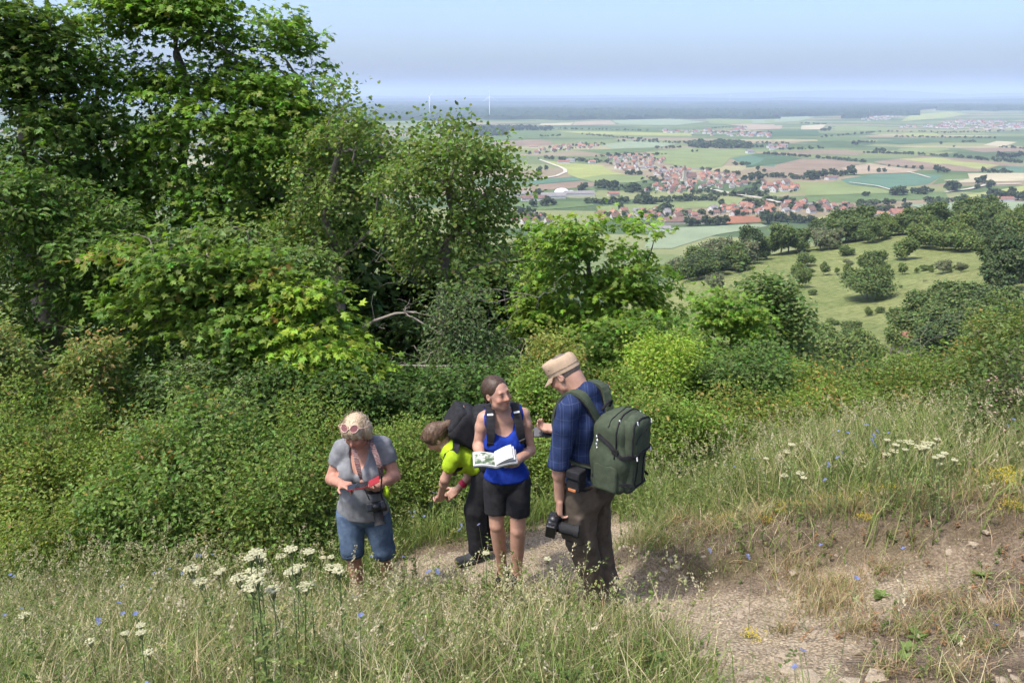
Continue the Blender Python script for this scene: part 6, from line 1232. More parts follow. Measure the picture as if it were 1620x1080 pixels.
# ================================================================== bending person in lime shirt
def bender():
    Y = 6.0; base = np.array([P(758, 868, Y)[0], Y, 0]); base[2] = gz_(base); pel = P(772, 742, Y+.02); neck = P(706, 706, Y-.06)
    f = np.array([-.35, -.1, -.95]); u = nrm(neck-pel); f = nrm(f-(f@u)*u); lat = np.cross(u, f)   # her left
    B = dict(pel=pel, neck=neck, f=f, w=.95, d=.95, bust=.6, shA=neck-u*.04-lat*.165+f*.01, shB=neck-u*.04+lat*.165+f*.01)
    near, far = (B['shA'], B['shB']) if B['shA'][1] < B['shB'][1] else (B['shB'], B['shA'])
    elN, wrN = P(703, 765, near[1]+.0), P(700, 782, near[1]+.06); elN = P(704, 758, near[1]+.0); wrN = P(697, 784, near[1]+.16)
    elF, wrF = P(745, 752, far[1]-.02), P(723, 774, far[1]-.06)
    hA, hB = pel+np.array([-.02, -.085, -.03]), pel+np.array([.02, .085, -.03]); kA, kB = P(752, 806, Y-.10), P(776, 806, Y+.10); aA, aB = P(757, 858, Y-.08), P(784, 852, Y+.16)
    for a in (aA, aB): a[2] = gz_(a)+.09
    H = frame((-.62, -.05, -.78), (-.6, -.15, .75)); hc = P(690, 692, Y-.08); AR = (.044, .038, .026); fw = np.array([-1, 0, 0.])
    root = thing('person', base, 'bending person in lime shirt and black trousers photographing plants', 'person')
    s = Sdf(); torso(s, B); head(s, hc, H); s.cap(at(hc, H, 0, -.03, -.05), neck, .047, .052, .03); arm(s, near, elN, wrN, 0, AR); arm(s, far, elF, wrF, 0, AR)
    hand(s, wrN, nrm(np.array([-.15, .25, -.4])), (-.3, .8, .2), 1, .5, .95); hand(s, wrF, nrm(P(708, 786, far[1]-.10)-wrF), (-.2, .5, -.5), -1, .4, .95)
    leg(s, hA, kA, aA, fw, 0); leg(s, hB, kB, aB, fw, 0); skinfield('body', s, .0076, SKINP, root, base, lambda V: facecol(V, hc, H))
    s = Sdf(); torso(s, B, .013); arm(s, near, elN, wrN, .013, AR, 0, .60); arm(s, far, elF, wrF, .013, AR, 0, .60); s.cut(pel+u*.12, -u); s.cap(neck+u*.02, neck+u*.15, .075, .09, .01, None, True)
    for sh, el in ((near, elN), (far, elF)): s.cut(sh+(el-sh)*.56, nrm(el-sh), sh+(el-sh)*.7, .12)
    skinfield('lime_shirt', s, .0085, LIME, root, base, None, .008, 13)
    s = Sdf(); torso(s, dict(B, bust=0), .010); leg(s, hA, kA, aA, fw, .022, (.090, .066, .058), 1.93); leg(s, hB, kB, aB, fw, .022, (.090, .066, .058), 1.93); s.cut(pel+u*.16, u); skinfield('trousers', s, .009, BLACKC, root, base, None, .007, 9)
    for an, dd in ((aA, (-1, -.25, 0)), (aB, (-1, .1, 0))):
        s = Sdf(); shoe(s, an, dd, gz=an[2]-.09, boot=.10, L=.28); o = skinfield('shoe', s, .0065, clothmat('grey_hiking_shoe', (.07, .07, .072)), root, base); skinfield('sole', solemesh(an, dd, an[2]-.09, .28), .006, RUBBER, o, base)
    s = Sdf(); s.ell(at(hc, H, 0, -.02, .032), (.086, .106, .094), H, .02); s.ell(at(hc, H, 0, -.10, .0), (.045, .05, .045), H, .03); s.ell(at(hc, H, 0, .10, -.03), (.066, .075, .085), H, .012, True)
    s.cap(at(hc, H, 0, -.10, .03), at(hc, H, .02, -.16, -.0), .04, .03, .02); s.cap(at(hc, H, .02, -.16, -.0), at(hc, H, .03, -.17, -.09), .03, .016, .02); hr = skinfield('hair', s, .006, BROWNH, root, base, None, .004, 40)
    strands('loose_strands', hc, H, BROWNH, hr, base, lambda rg: (rg.normal(0, .02), -.135+rg.normal(0, .01), .015+rg.normal(0, .015)), 240, .0015, lambda rg: (lambda a: (.084*math.sin(a), .075*math.cos(a), .07*math.cos(a)+.035+rg.normal(0, .003)))(rg.uniform(-1.6, 1.6)), 3, .030, 7)
    p0 = P(722, 722, Y-.2); s = Sdf(); s.cap(P(722, 718, Y-.1), P(720, 750, Y-.12), .022, .014, .01); s.cap(P(722, 735, Y-.1), P(717, 752, Y-.12), .016, .008, .01); skinfield('hair_strand', s, .006, BROWNH, root, base, None, .004, 40)
    b = MB(); d = nrm(wrF-elF); b.tube([wrF-d*.10, wrF-d*.05], .036, 14); part('wristband', b, mat('pink_band', (.5, .03, .09), .6, .3, .1, 40), root, base, True)
    phone(P(697, 783, wrN[1]+.10), frame((.35, .5, .8), (-.85, .2, -.25)), 'blue-grey phone in the hand of the bending person')
    # big black pack lying on the bent back
    bk = -f; pc = neck*.42+pel*.58+bk*.245+np.array([-.085, 0, .035]); Fp = frame(bk, u); bp = thing('backpack', pc, 'large black backpack on the back of the bending person', 'backpack'); A = lambda l, o, h: at(pc, Fp, l, o, h)
    s = Sdf(); s.box(pc, (.125, .075, .20), Fp, .045, .03); s.box(A(0, .08, .02), (.10, .03, .15), Fp, .04, .03); skinfield('body', s, .010, BLACKC, bp, pc, None, .005, 8)
    s = Sdf(); s.box(A(0, .02, .21), (.115, .07, .025), Fp, .035, .02); skinfield('lid', s, .010, BLACKC, bp, pc, None, .004, 9)
    for l in (-1, 1):
        s = Sdf(); s.box(A(.15*l, -.0, -.06), (.018, .055, .09), Fp, .018, .01); skinfield('side_pocket', s, .007, BLACKC, bp, pc, None, .003, 12)
        b = MB(); b.tube(arcpts([A(.11*l, .125, -.15), A(.125*l, .135, 0), A(.10*l, .145, .15), A(.0, .15, .18)], 14), .004, 6); part('zip', b, RUBBER, bp, pc, True)
        sh = near if l == (-1 if (A(-1, 0, 0)[1] < A(1, 0, 0)[1]) else 1) else far; pts = arcpts([A(.07*l, -.09, .17), sh+u*.02+bk*.07, sh+u*.05+f*.02, sh*.8+pel*.2+f*.11, A(.14*l, -.1, -.12)], 16); b = MB(); b.ribbon(pts, [.055]*9+[.05, .045, .04, .035, .03, .03, .03], nrm(pts-(neck*.7+pel*.3)), .006); part('shoulder_strap', b, BLACKC, bp, pc)
    b = MB(); b.box(A(.02, .128, .21), (.016, .004, .008), Fp); part('tab', b, clothmat('orange_tab', (.4, .2, .12)), bp, pc)
bender()
# ================================================================== man with cap and olive pack
def hiker():
    Y = 4.5; base = np.array([P(945, 945, Y)[0], Y, 0]); base[2] = gz_(base); f = nrm(np.array([-.80, .60, 0.])); L_ = np.cross(UP, f)
    pel = P(928, 768, Y+.05); neck = P(922, 621, Y+.05); B = dict(pel=pel, neck=neck, f=f, w=1.0, d=1.0, shB=neck-UP*.055+L_*.185-f*.01, shA=neck-UP*.055-L_*.185-f*.01)
    shL, shR = B['shB'], B['shA']; elL, wrL = P(884, 733, shL[1]-.02), P(885, 788, shL[1]+.02); elR, wrR = shR+f*.10-UP*.27-L_*.02, P(884, 679, shR[1]+.12)
    hL, hR = pel+L_*.095-UP*.04, pel-L_*.095-UP*.04; kL, kR = P(920, 856, hL[1]-.02), P(944, 850, hR[1]+.0); aL, aR = P(944, 936, hL[1]-.0), P(962, 930, hR[1]-.12)
    for a in (aL, aR): a[2] = gz_(a)+.09
    H = frame((-.70, .36, -.60), UP); hc = P(893, 592, Y+.10); AR = (.050, .043, .030)
    root = thing('person', base, 'man in navy check shirt, khaki cap and brown trousers looking at a phone', 'person')
    s = Sdf(); torso(s, B); head(s, hc, H, False, 1.04); s.cap(at(hc, H, 0, -.045, -.045), neck-UP*.02, .060, .066, .03); arm(s, shL, elL, wrL, 0, AR); arm(s, shR, elR, wrR, 0, AR)
    hand(s, wrL, nrm(np.array([.0, -.06, -1])), (.75, .1, 0), -1, .55, 1.08, .14); hand(s, wrR, nrm(np.array([-.75, .1, .05])), (-.1, -.2, 1), -1, .45, 1.05)
    leg(s, hL, kL, aL, f); leg(s, hR, kR, aR, f); skinfield('body', s, .0076, SKIN, root, base, lambda V: facecol(V, hc, H, 1.04, (.5, .42, .38), stubble=(.75, .68, .64)))
    s = Sdf(); torso(s, B, .014); arm(s, shL, elL, wrL, .018, AR, 0, 1.06); arm(s, shR, elR, wrR, .018, AR, 0, 1.06); s.cut(pel+UP*.055, -UP); s.cap(neck-UP*.03, neck+UP*.005-f*.02, .078, .074, .02)
    s.cap(neck-UP*.01+f*.03, neck+UP*.16+f*.08, .066, .08, .006, None, True)
    for sh, el, wr in ((shL, elL, wrL), (shR, elR, wrR)): s.cut(el+(wr-el)*.07, nrm(wr-sh), el+(wr-el)*.25, .12)
    V, F = s.mesh(.008); V = wrinkle(V, F, .006, 10); aw = np.clip(((V-neck)@L_-.14)/.06, 0, 1); C = np.zeros((len(V), 3)); C[:, 0] = ((V-neck)@f)*1.0+((V-neck)@L_)*.9; C[:, 1] = (V-neck)@UP; link('check_shirt', npmesh('check_shirt', V-base, F, PLAID, C, True), root)
    s = Sdf(); torso(s, B, .012); leg(s, hL, kL, aL, f, .022, (.092, .066, .052), 1.96); leg(s, hR, kR, aR, f, .022, (.092, .066, .052), 1.96); s.cut(pel+UP*.07, UP); s.box(hL+(kL-hL)*.55+L_*.085, (.012, .06, .08), frame(f, UP), .010, .02); skinfield('trousers', s, .009, BROWNC, root, base, None, .010, 8)
    b = MB(); Ft = frame(f, UP); b.ribbon(arcpts([at(pel, Ft, a_, c_, .045) for a_, c_ in ((-.05, .135), (.10, .115), (.178, .02), (.15, -.09), (0, -.13))], 16), .04, L_, .004); part('belt', b, BLACKC, root, base)
    for an, dd in ((aL, f), (aR, f-.3*L_)):
        s = Sdf(); shoe(s, an, dd, gz=an[2]-.09, boot=.13, L=.30); o = skinfield('boot', s, .0065, BROWNC, root, base); skinfield('sole', solemesh(an, dd, an[2]-.09, .30), .006, RUBBER, o, base)
    s = Sdf(); s.ell(at(hc, H, 0, -.02, .03), (.081, .103, .094), H, .02); s.ell(at(hc, H, 0, .10, -.05), (.07, .075, .11), H, .01, True); s.cut(at(hc, H, 0, 0, -.035), -H[:, 2]); skinfield('cropped_hair', s, .0055, hairmat('cropped_grey_hair', (.10, .075, .06), (.19, .15, .125), 200), root, base)
    # field cap: flat crown, band, short brim
    A = lambda l, q, u_: at(hc, H, l*1.0, q*1.0, u_*.92); n = 28; t = np.arange(n)*2*math.pi/n; b = MB()
    prof = [(.0865, .018, 0.), (.089, .05, .0), (.088, .085, .0), (.084, .112, .004), (.074, .122, .006), (.03, .126, .006), (.002, .126, .006)]
    b.add(np.concatenate([[A(r*math.sin(a), (r+.024)*math.cos(a)-.012+sh_+(-.012 if z < .03 else 0)*0, z+.012*math.cos(a)*(1 if z < .1 else .8)) for a in t] for r, z, sh_ in prof]), [(i*n+j, i*n+(j+1) % n, i*n+n+(j+1) % n, i*n+n+j) for i in range(len(prof)-1) for j in range(n)])
    cap_ = part('cap', b, KHAKI, root, base, True); cap_['label'] = 'khaki field cap with flat crown'
    b = MB(); aa = np.linspace(-1.15, 1.15, 15); inn = [A(.088*math.sin(a), .112*math.cos(a)-.012, .030) for a in aa]; out = [A(.092*math.sin(a), (.112+.068*math.cos(a*1.1)**.7)*math.cos(a*.9)-.012, .006-.010*math.cos(a)) for a in aa]; k = 15
    b.add(np.array(inn+out+[q-H[:, 2]*.004 for q in inn]+[q-H[:, 2]*.004 for q in out]), [(i, i+1, k+i+1, k+i) for i in range(k-1)]+[(2*k+i, 3*k+i, 3*k+i+1, 2*k+i+1) for i in range(k-1)]+[(k+i, k+i+1, 3*k+i+1, 3*k+i) for i in range(k-1)]); part('brim', b, KHAKI, cap_, base, True)
    b = MB(); b.tube([A(.0895*math.sin(a), .1135*math.cos(a)-.012, .046+.012*math.cos(a)) for a in np.linspace(0, 6.283, 30)], .0018, 5, cap=False)
    for a in (.9, 1.15): b.tube([A(.0885*math.sin(a), .1125*math.cos(a)-.012, .08), A(.0905*math.sin(a), .1145*math.cos(a)-.012, .08)], .004, 6)
    part('seam', b, clothmat('khaki_seam', (.22, .16, .11)), cap_, base)
    # phone and camera
    phone(P(863, 683, wrR[1]+.02), frame((-.12, -.6, .78), (-.85, .25, -.25)), 'black phone held out in front of the man with the cap', .038, .08)
    dslr(P(874, 830, wrL[1]-.05), frame((.93, -.22, -.12), (.05, -.30, 1)), .1, 'black camera with long lens hanging in the hand of the man', .036, .135)
    po = P(911, 758, hL[1]-.13); pb = thing('belt_pouch', po, 'black belt pouch with orange tab at the hip of the man', 'pouch'); s = Sdf(); s.box(po, (.028, .035, .055), frame(f, UP), .012, .01); skinfield('pouch', s, .0055, BLACKC, pb, po); s = Sdf(); s.box(po+L_*.006+UP*.045, (.036, .043, .018), frame(f, UP), .010, .01); skinfield('flap', s, .0055, BLACKC, pb, po)
    b = MB(); b.box(po+L_*.042-UP*.055, (.003, .026, .008), frame(f, UP)); part('tab', b, clothmat('orange_tab2', (.42, .17, .07)), pb, po)
    # olive trekking pack
    o_ = -f; Fp = frame(o_, UP+o_*.10); pc = neck*.53+pel*.47+o_*.245-UP*.005; bp = thing('backpack', pc, 'large olive green hiking backpack worn by the man', 'backpack'); A2 = lambda l, q, h: at(pc, Fp, l*.9, q*.86 if q > 0 else q, h*.88)
    s = Sdf(); s.box(A2(0, -.005, -.12), (.092, .062, .085), Fp, .055, .05); s.box(A2(0, -.005, .06), (.088, .058, .10), Fp, .058, .06); s.ell(A2(0, .02, .17), (.135, .105, .11), Fp, .05); o1 = skinfield('body', s, .008, OLIVE, bp, pc, None, .006, 8)
    s = Sdf(); s.box(A2(0, .118, .12), (.070, .014, .070), Fp, .045, .03); s.ell(A2(0, .115, .19), (.10, .05, .075), Fp, .04); o2 = skinfield('top_pocket', s, .008, OLIVE, bp, pc, None, .006, 13)
    s = Sdf(); s.box(A2(0, .112, -.115), (.070, .014, .105), Fp, .032, .02); o3 = skinfield('front_pocket', s, .008, OLIVE, bp, pc, None, .005, 13)
    SV_ = np.concatenate([np.array([v.co for v in o.data.vertices]) for o in (o1, o2, o3)])+pc; SN_ = np.concatenate([np.array([v.normal for v in o.data.vertices]) for o in (o1, o2, o3)])
    def snap(pts, off=.002):
        out = []
        for q in np.asarray(pts):
            k = int(np.argmin(((SV_-q)**2).sum(1))); out.append(SV_[k]+SN_[k]*off)
        out = np.array(out); out[1:-1] = (out[:-2]+2*out[1:-1]+out[2:])/4; return out
    A4 = lambda l, q, h: at(pc, Fp, l, q, h)
    for l in (-1, 1):
        s = Sdf(); s.box(A2(.150*l, .0, -.15), (.014, .065, .075), Fp, .016, .01); skinfield('side_pocket', s, .008, OLIVE, bp, pc, None, .004, 14)
        b = MB(); b.ribbon([A2(.165*l, .08, -.185), A2(.175*l, 0, -.18), A2(.16*l, -.1, -.17)], .022, Fp[:, 0]*l, .003); part('side_strap', b, BLACKC, bp, pc); b = MB(); b.ribbon([A2(.105*l, .18, -.19), A2(.155*l, .10, -.187), A2(.17*l, .06, -.185)], .018, Fp[:, 1], .003); part('side_strap', b, BLACKC, bp, pc); b = MB()
        b.ribbon(snap(arcpts([A4(.18*l, -.06, .13), A4(.19*l, .05, .06), A4(.17*l, .14, .02), A4(.10*l, .2, .0)], 16), .004), .022, nrm(Fp[:, 0]*l+Fp[:, 1]*.6), .004); part('side_strap', b, BLACKC, bp, pc)
        b = MB(); b.box(snap([A4(.19*l, .06, .055)]*3, .008)[1], (.006, .020, .014), Fp); part('buckle', b, BLACKP, bp, pc)
        sh = shL if (Fp[:, 0]@L_)*l > 0 else shR; q0 = sh*.58+neck*.42
        pts = arcpts([A2(.075*l, -.11, .20), q0-f*.09+UP*.04, q0+UP*.072-f*.02, q0+f*.06+UP*.045, sh*.66+neck*.34+f*.115-UP*.05, sh*.75+neck*.25+f*.118-UP*.18, sh*.95+neck*.05+f*.02-UP*.32, A2(.12*l, -.12, -.14)], 26)
        b = MB(); nn = nrm(pts-(q0-UP*.12)); b.ribbon(pts, [.066]*16+[.06, .05, .04, .034, .03, .028, .026, .026, .026, .026], nn, .009); ss_ = part('shoulder_strap', b, OLIVE, bp, pc)
        b = MB(); b.ribbon(pts-nn*.011, [.074]*16+[.066, .056, .046, .04, .034, .03, .03, .03, .03, .03], nn, .004); part('padding', b, BLACKC, ss_, pc)
    b = MB(); zs = [([(-.16, .19, .02), (-.16, .19, .13), (-.13, .19, .24), (0, .20, .30), (.13, .19, .24), (.16, .19, .13), (.16, .19, .02)], .005), ([(-.20, .06, .02), (-.20, .07, .16), (-.14, .08, .32), (0, .09, .36), (.14, .08, .32), (.20, .07, .16), (.20, .06, .02)], .005), ([(-.16, .20, .015), (-.06, .24, .01), (.06, .24, .01), (.16, .20, .015)], .007),
      ([(.035, .24, -.22), (.035, .24, -.10), (.035, .24, 0)], .004), ([(-.035, .24, -.22), (-.035, .24, -.10), (-.035, .24, 0)], .004), ([(-.18, .18, -.20), (0, .24, -.215), (.18, .18, -.20)], .007), ([(-.10, .18, .10), (-.03, .22, .16), (.05, .2, .17)], .003), ([(-.18, 0, .20), (-.1, .02, .34), (.1, .02, .34), (.18, 0, .20)], .003)]
    for cp, r_ in zs: b.tube(snap(arcpts([A4(*q) for q in cp], 40)), r_, 6)
    b.tube(arcpts([A2(-.05, -.10, .27), A2(-.03, -.08, .32), A2(.03, -.08, .32), A2(.05, -.10, .27)], 12), .009, 8); part('zip', b, BLACKC, bp, pc, True)
    b = MB()
    for q in ((.14, .19, .22), (-.06, .2, .29), (.12, .22, .01), (-.10, .22, .01), (.17, .08, .25), (-.15, .08, .30)):
        c0 = snap([A4(*q)]*3, .008)[1]; b.tube([c0, c0-Fp[:, 2]*.024+Fp[:, 1]*.004], .0045, 6)
    part('zip_pull', b, WHITEP, bp, pc)
    b = MB(); l = 1 if Fp[:, 0]@L_ > 0 else -1
    for k, h in enumerate(np.linspace(.12, -.10, 9)): c0 = A2(.165*l, -.07+.004*(k % 2), h); b.tube([c0+Fp[:, 2]*.014, c0, c0-Fp[:, 2]*.010], [.006, .011 if k > 5 else .007, .006], 8, 0)
    part('keyring', b, SILVER, bp, pc, True)
hiker()
# ------------------------------------------------------------------ grass, herbs, flowers, stones
rgx = np.random.default_rng(77)
def blades(x, y, h, wid, lean, cols, seg=3, cvar=.18, curve=1.0, az=None, z=None):
    n = len(x); z = surf(x, y) if z is None else z; a = rgx.random(n)*6.283 if az is None else az
    d = np.stack([np.cos(a), np.sin(a), 0*a], 1); b = rgx.random(n)*6.283; w = np.stack([np.cos(b), np.sin(b), 0*b], 1)
    t = np.linspace(0, 1, seg+1); base = np.stack([x, y, z-.01], 1)
    pts = base[:, None]+d[:, None]*(lean*h)[:, None, None]*(t**(1+curve))[None, :, None]+np.array([0, 0, 1.])*(h[:, None]*(t-.28*np.minimum(lean, 1.4)[:, None]*t**2))[..., None]
    wd = (wid[:, None]*(1-t**1.6*.92)[None])[..., None]
    V = np.stack([pts-w[:, None]*wd, pts+w[:, None]*wd], 2).reshape(n, -1, 3); k = 2*(seg+1)
    F = np.array([t_ for i in range(seg-1) for t_ in ((2*i, 2*i+1, 2*i+3), (2*i, 2*i+3, 2*i+2))]+[(2*seg-2, 2*seg-1, 2*seg)])
    C = cols*(1+cvar*rgx.normal(0, .7, (n, 1)))*(1+.06*rgx.normal(0, 1, (n, 3)))
    return V.reshape(-1, 3), (F[None]+(np.arange(n)*k)[:, None, None]).reshape(-1, 3), np.repeat(np.clip(C, .01, .7), k, 0)
def scatter(n, x0, x1, y0, y1, dens):
    x = rgx.uniform(x0, x1, n); y = rgx.uniform(y0, y1, n); p = dens(x, y); m = rgx.random(n) < p; return x[m], y[m]
def nz(x, y, f, s=0): return vnoise(np.stack([x, y, 0*x+s], -1), f, 2)
def sm(m, x, y):                      # sample a near-ground mask
    i = np.clip(np.searchsorted(gx, x)-1, 0, nx-2); j = np.clip(np.searchsorted(gy, y)-1, 0, ny-2); return m[i, j]
def clear(x, y): return 1-np.clip(sm(mp, x, y)*1.15, 0, 1)
GREEN = np.array([[.16,.22,.05],[.22,.275,.075],[.12,.18,.042]]); STRAW = np.array([[.42,.355,.21],[.49,.42,.27],[.34,.27,.165]]); OLV = np.array([[.23,.25,.09],[.29,.30,.12],[.18,.21,.065]])
def pick(pal, n): return pal[rgx.integers(len(pal), size=n)]
def joinset(name, sets, label, m=None):
    V, F, C, off = [], [], [], 0
    for v, f, c in sets:
        f = np.asarray(f); f = f if f.shape[1] == 4 else np.c_[f, f[:, 2:3]] if False else f
        V.append(v); F.append(f+off); C.append(c); off += len(v)
    F4 = [f for f in F if f.shape[1] == 4]; F3 = [f for f in F if f.shape[1] == 3]; fs = ([np.concatenate(F3)] if F3 else [])+([np.concatenate(F4)] if F4 else [])
    return link(name, npmesh(name, np.concatenate(V), fs, m or GRASS, np.concatenate(C)), None, None, label, None, None, 'stuff')
def front(x, y):                      # trodden, lower grass where the people stand
    px_, py_ = topx(np.stack([x, y, surf(x, y)], -1)); a = np.exp(-((px_-800)/260)**2-((py_-955)/55)**2); return 1-.62*a
# ---- foreground sward: two layers of blades plus dead thatch
def dens_fg(x, y): return clear(x, y)*np.where(sm(mb, x, y) > .4, .30, 1)
x, y = scatter(105000, -4.6, 4.6, 1.7, 6.6, lambda x, y: dens_fg(x, y)*np.clip(1.15-.10*y+.4*nz(x, y, 1.3), .2, 1)*np.where(x > 1.3, .55, 1))
h = (.13+.19*rgx.random(len(x))+.10*nz(x, y, .9))*np.where(x > 1.2, .75, 1); h = np.clip(h, .06, .6)*front(x, y)
k = rgx.random(len(x))+.55*nz(x, y, 1.7, 4)
g1 = blades(x, y, h, .0020+.0016*rgx.random(len(x)), .25+.6*rgx.random(len(x)), seg=2, cols=np.where((k < .50)[:, None], pick(GREEN, len(x)), np.where((k < .80)[:, None], pick(OLV, len(x)), pick(STRAW, len(x)))))
joinset('grass', [g1], 'mixed green and straw coloured meadow grass in the foreground')
x, y = scatter(15000, -4.4, 4.4, 1.7, 5.6, lambda x, y: dens_fg(x, y)*np.clip(.55+1.2*nz(x, y, 1.9, 8), 0, 1)*np.where(x > 1.2, .5, 1))
g2 = blades(x, y, .10+.20*rgx.random(len(x)), .0022+.0016*rgx.random(len(x)), .9+1.0*rgx.random(len(x)), pick(STRAW, len(x)), curve=.6)
joinset('dead_grass', [g2], 'dry bent straw tangled between the green grass')
# ---- tall flowering grass stems with seed heads
def stems(x, y, h, lean, cols, head=None, hl=.07, nsp=14, wid=.0014):
    S = blades(x, y, h, np.full(len(x), wid), lean, cols, seg=4, curve=.8); V = S[0].reshape(len(x), 5, 2, 3).mean(2); out = [S]
    if head is not None:
        tip = V[:, 4]; d = nrm(V[:, 4]-V[:, 3]); n = len(x); u = rgx.random((n, nsp)); pos = tip[:, None]-d[:, None]*(u*hl)[..., None]+rgx.normal(0, .006, (n, nsp, 3))*(.4+u[..., None]*1.4)
        dr = d[:, None]*1.2+rgx.normal(0, .5, (n, nsp, 3)); c = np.repeat(pick(head, n), nsp, 0)*(.8+.4*rgx.random((n*nsp, 1)))
        out.append(leaf_arrays(pos.reshape(-1, 3), dr.reshape(-1, 3), rgx.normal(0, 1, (n*nsp, 3)), np.full(n*nsp, .014), 'small', c))
    return out
HEAD = np.array([[.40,.36,.20],[.33,.33,.16],[.46,.40,.27]])
x, y = scatter(4600, -4.6, 4.2, 2.2, 6.6, lambda x, y: dens_fg(x, y)*np.clip(.7+nz(x, y, 1.1, 3), 0, 1)*np.where(x > 1, .45, 1))
joinset('tall_grass', stems(x, y, (.32+.32*rgx.random(len(x)))*front(x, y), .15+.5*rgx.random(len(x)), pick(OLV, len(x)), HEAD, .08, 16), 'tall grass stalks with pale seed heads', )
# ---- meadow on the right slope and tufts behind the path
def dens_r(x, y):
    px_, py_ = topx(np.stack([x, y, surf(x, y)], -1)); return clear(x, y)*((py_ < 880) & (px_ > 940))*np.where(sm(mb, x, y) > .4, .22, 1)
def edge(x, y):                       # trampled and short beside the path
    px_, py_ = topx(np.stack([x, y, surf(x, y)], -1)); return np.clip(np.maximum((px_-1030)/200, (790-py_)/60), .15, 1)
x, y = scatter(74000, .4, 9.5, 4.2, 10.2, lambda x, y: dens_r(x, y)*np.clip(.75+.6*nz(x, y, 1.2, 2), .1, 1))
k = rgx.random(len(x))+.4*nz(x, y, 1.1, 6)
g3 = blades(x, y, seg=2, h= np.clip(.22+.28*rgx.random(len(x))+.14*nz(x, y, .8), .06, .7)*edge(x, y)*np.where(sm(mb, x, y) > .3, .55, 1), wid=.0030+.0022*rgx.random(len(x)), lean=.2+.5*rgx.random(len(x)), cols=np.where((k < .5)[:, None], pick(GREEN, len(x)), np.where((k < .85)[:, None], pick(OLV, len(x)), pick(STRAW, len(x)))))
joinset('grass', [g3], 'meadow grass on the slope right of the path')
x, y = scatter(2600, .8, 8.5, 4.8, 9.2, lambda x, y: dens_r(x, y)*np.where(sm(mb, x, y) > .3, .3, .9))
joinset('tall_grass', stems(x, y, .40+.30*rgx.random(len(x)), .1+.4*rgx.random(len(x)), pick(OLV, len(x)), HEAD, .10, 12, .0018), 'feathery grass stalks on the slope right of the path')
x, y = scatter(16000, -5.5, 1.6, 5.6, 8.6, lambda x, y: clear(x, y)*.9)
g4 = blades(x, y, .18+.28*rgx.random(len(x)), .0035+.002*rgx.random(len(x)), .2+.6*rgx.random(len(x)), np.where((rgx.random(len(x)) < .8)[:, None], pick(GREEN, len(x)), pick(OLV, len(x))))
joinset('grass', [g4], 'green grass between the shrubs and the path')
# low leafy herbs in the sward (small leaves close to the ground and on stems)
def herbs(n, x0, x1, y0, y1, dens, h0, h1, cols, per, size, name, label, shape='small', stemc=(.12,.16,.05)):
    x, y = scatter(n, x0, x1, y0, y1, dens); m = len(x); h = h0+(h1-h0)*rgx.random(m); ln = .1+.35*rgx.random(m); a = rgx.random(m)*6.28
    S = blades(x, y, h, np.full(m, .0016), ln, np.tile(stemc, (m, 1)), 3, curve=.6, az=a); V = S[0].reshape(m, 4, 2, 3).mean(2)
    u = rgx.random((m, per)); seg = np.minimum((u*3).astype(int), 2); f = (u*3-seg)[..., None]; ar = np.arange(m)[:, None]; pos = V[ar, seg]*(1-f)+V[ar, seg+1]*f
    dr = rgx.normal(0, 1, (m, per, 3)); dr[..., 2] = .35; c = np.repeat(pick(np.array(cols), m), per, 0)*(.8+.4*rgx.random((m*per, 1)))
    return joinset(name, [S, leaf_arrays(pos.reshape(-1, 3), dr.reshape(-1, 3), rgx.normal(0, .4, (m*per, 3))+np.array([0, 0, 1.]), size*(.6+.8*rgx.random(m*per)), shape, c)], label)
HG = [(.11,.16,.035),(.15,.20,.05),(.085,.13,.03),(.20,.21,.07)]
herbs(1900, -4.6, 4.4, 2.2, 6.8, lambda x, y: dens_fg(x, y)*np.where(x > 1, .4, 1)*np.clip(.6+nz(x, y, 1.3, 12), .1, 1), .16, .5, HG, 22, .024, 'meadow_herbs', 'leafy green herbs growing in the foreground grass')
herbs(1800, .6, 9, 4.6, 9.2, lambda x, y: dens_r(x, y), .15, .5, HG, 20, .028, 'meadow_herbs', 'leafy herbs on the slope right of the path')
herbs(1300, -5, 1.4, 5.6, 8, lambda x, y: clear(x, y), .2, .55, HG, 24, .03, 'meadow_herbs', 'leafy herbs along the foot of the shrubs')
herbs(1300, .5, 3.6, 2.0, 5.6, lambda x, y: np.clip(sm(mp, x, y)+sm(mb, x, y), 0, 1)*(1-.93*sm(mg, x, y))*np.clip(.3+1.3*nz(x, y, 1.6, 21), 0, 1), .03, .14, [(.10,.15,.035),(.17,.17,.06),(.28,.16,.08)], 16, .018, 'sparse_herbs', 'small herbs scattered over the bare earth')
x, y = scatter(20000, .3, 4.2, 1.9, 5.8, lambda x, y: np.clip(sm(mp, x, y)+sm(mb, x, y), 0, 1)*(1-.97*sm(mg, x, y))*np.clip(.1+1.5*nz(x, y, 1.9, 25), 0, 1))
g5 = blades(x, y, .05+.11*rgx.random(len(x)), .002+.001*rgx.random(len(x)), .6+.9*rgx.random(len(x)), np.where((rgx.random(len(x)) < .35)[:, None], pick(OLV, len(x)), pick(STRAW*.8, len(x))))
joinset('dead_grass', [g5], 'thin dry grass over the bare earth bank')
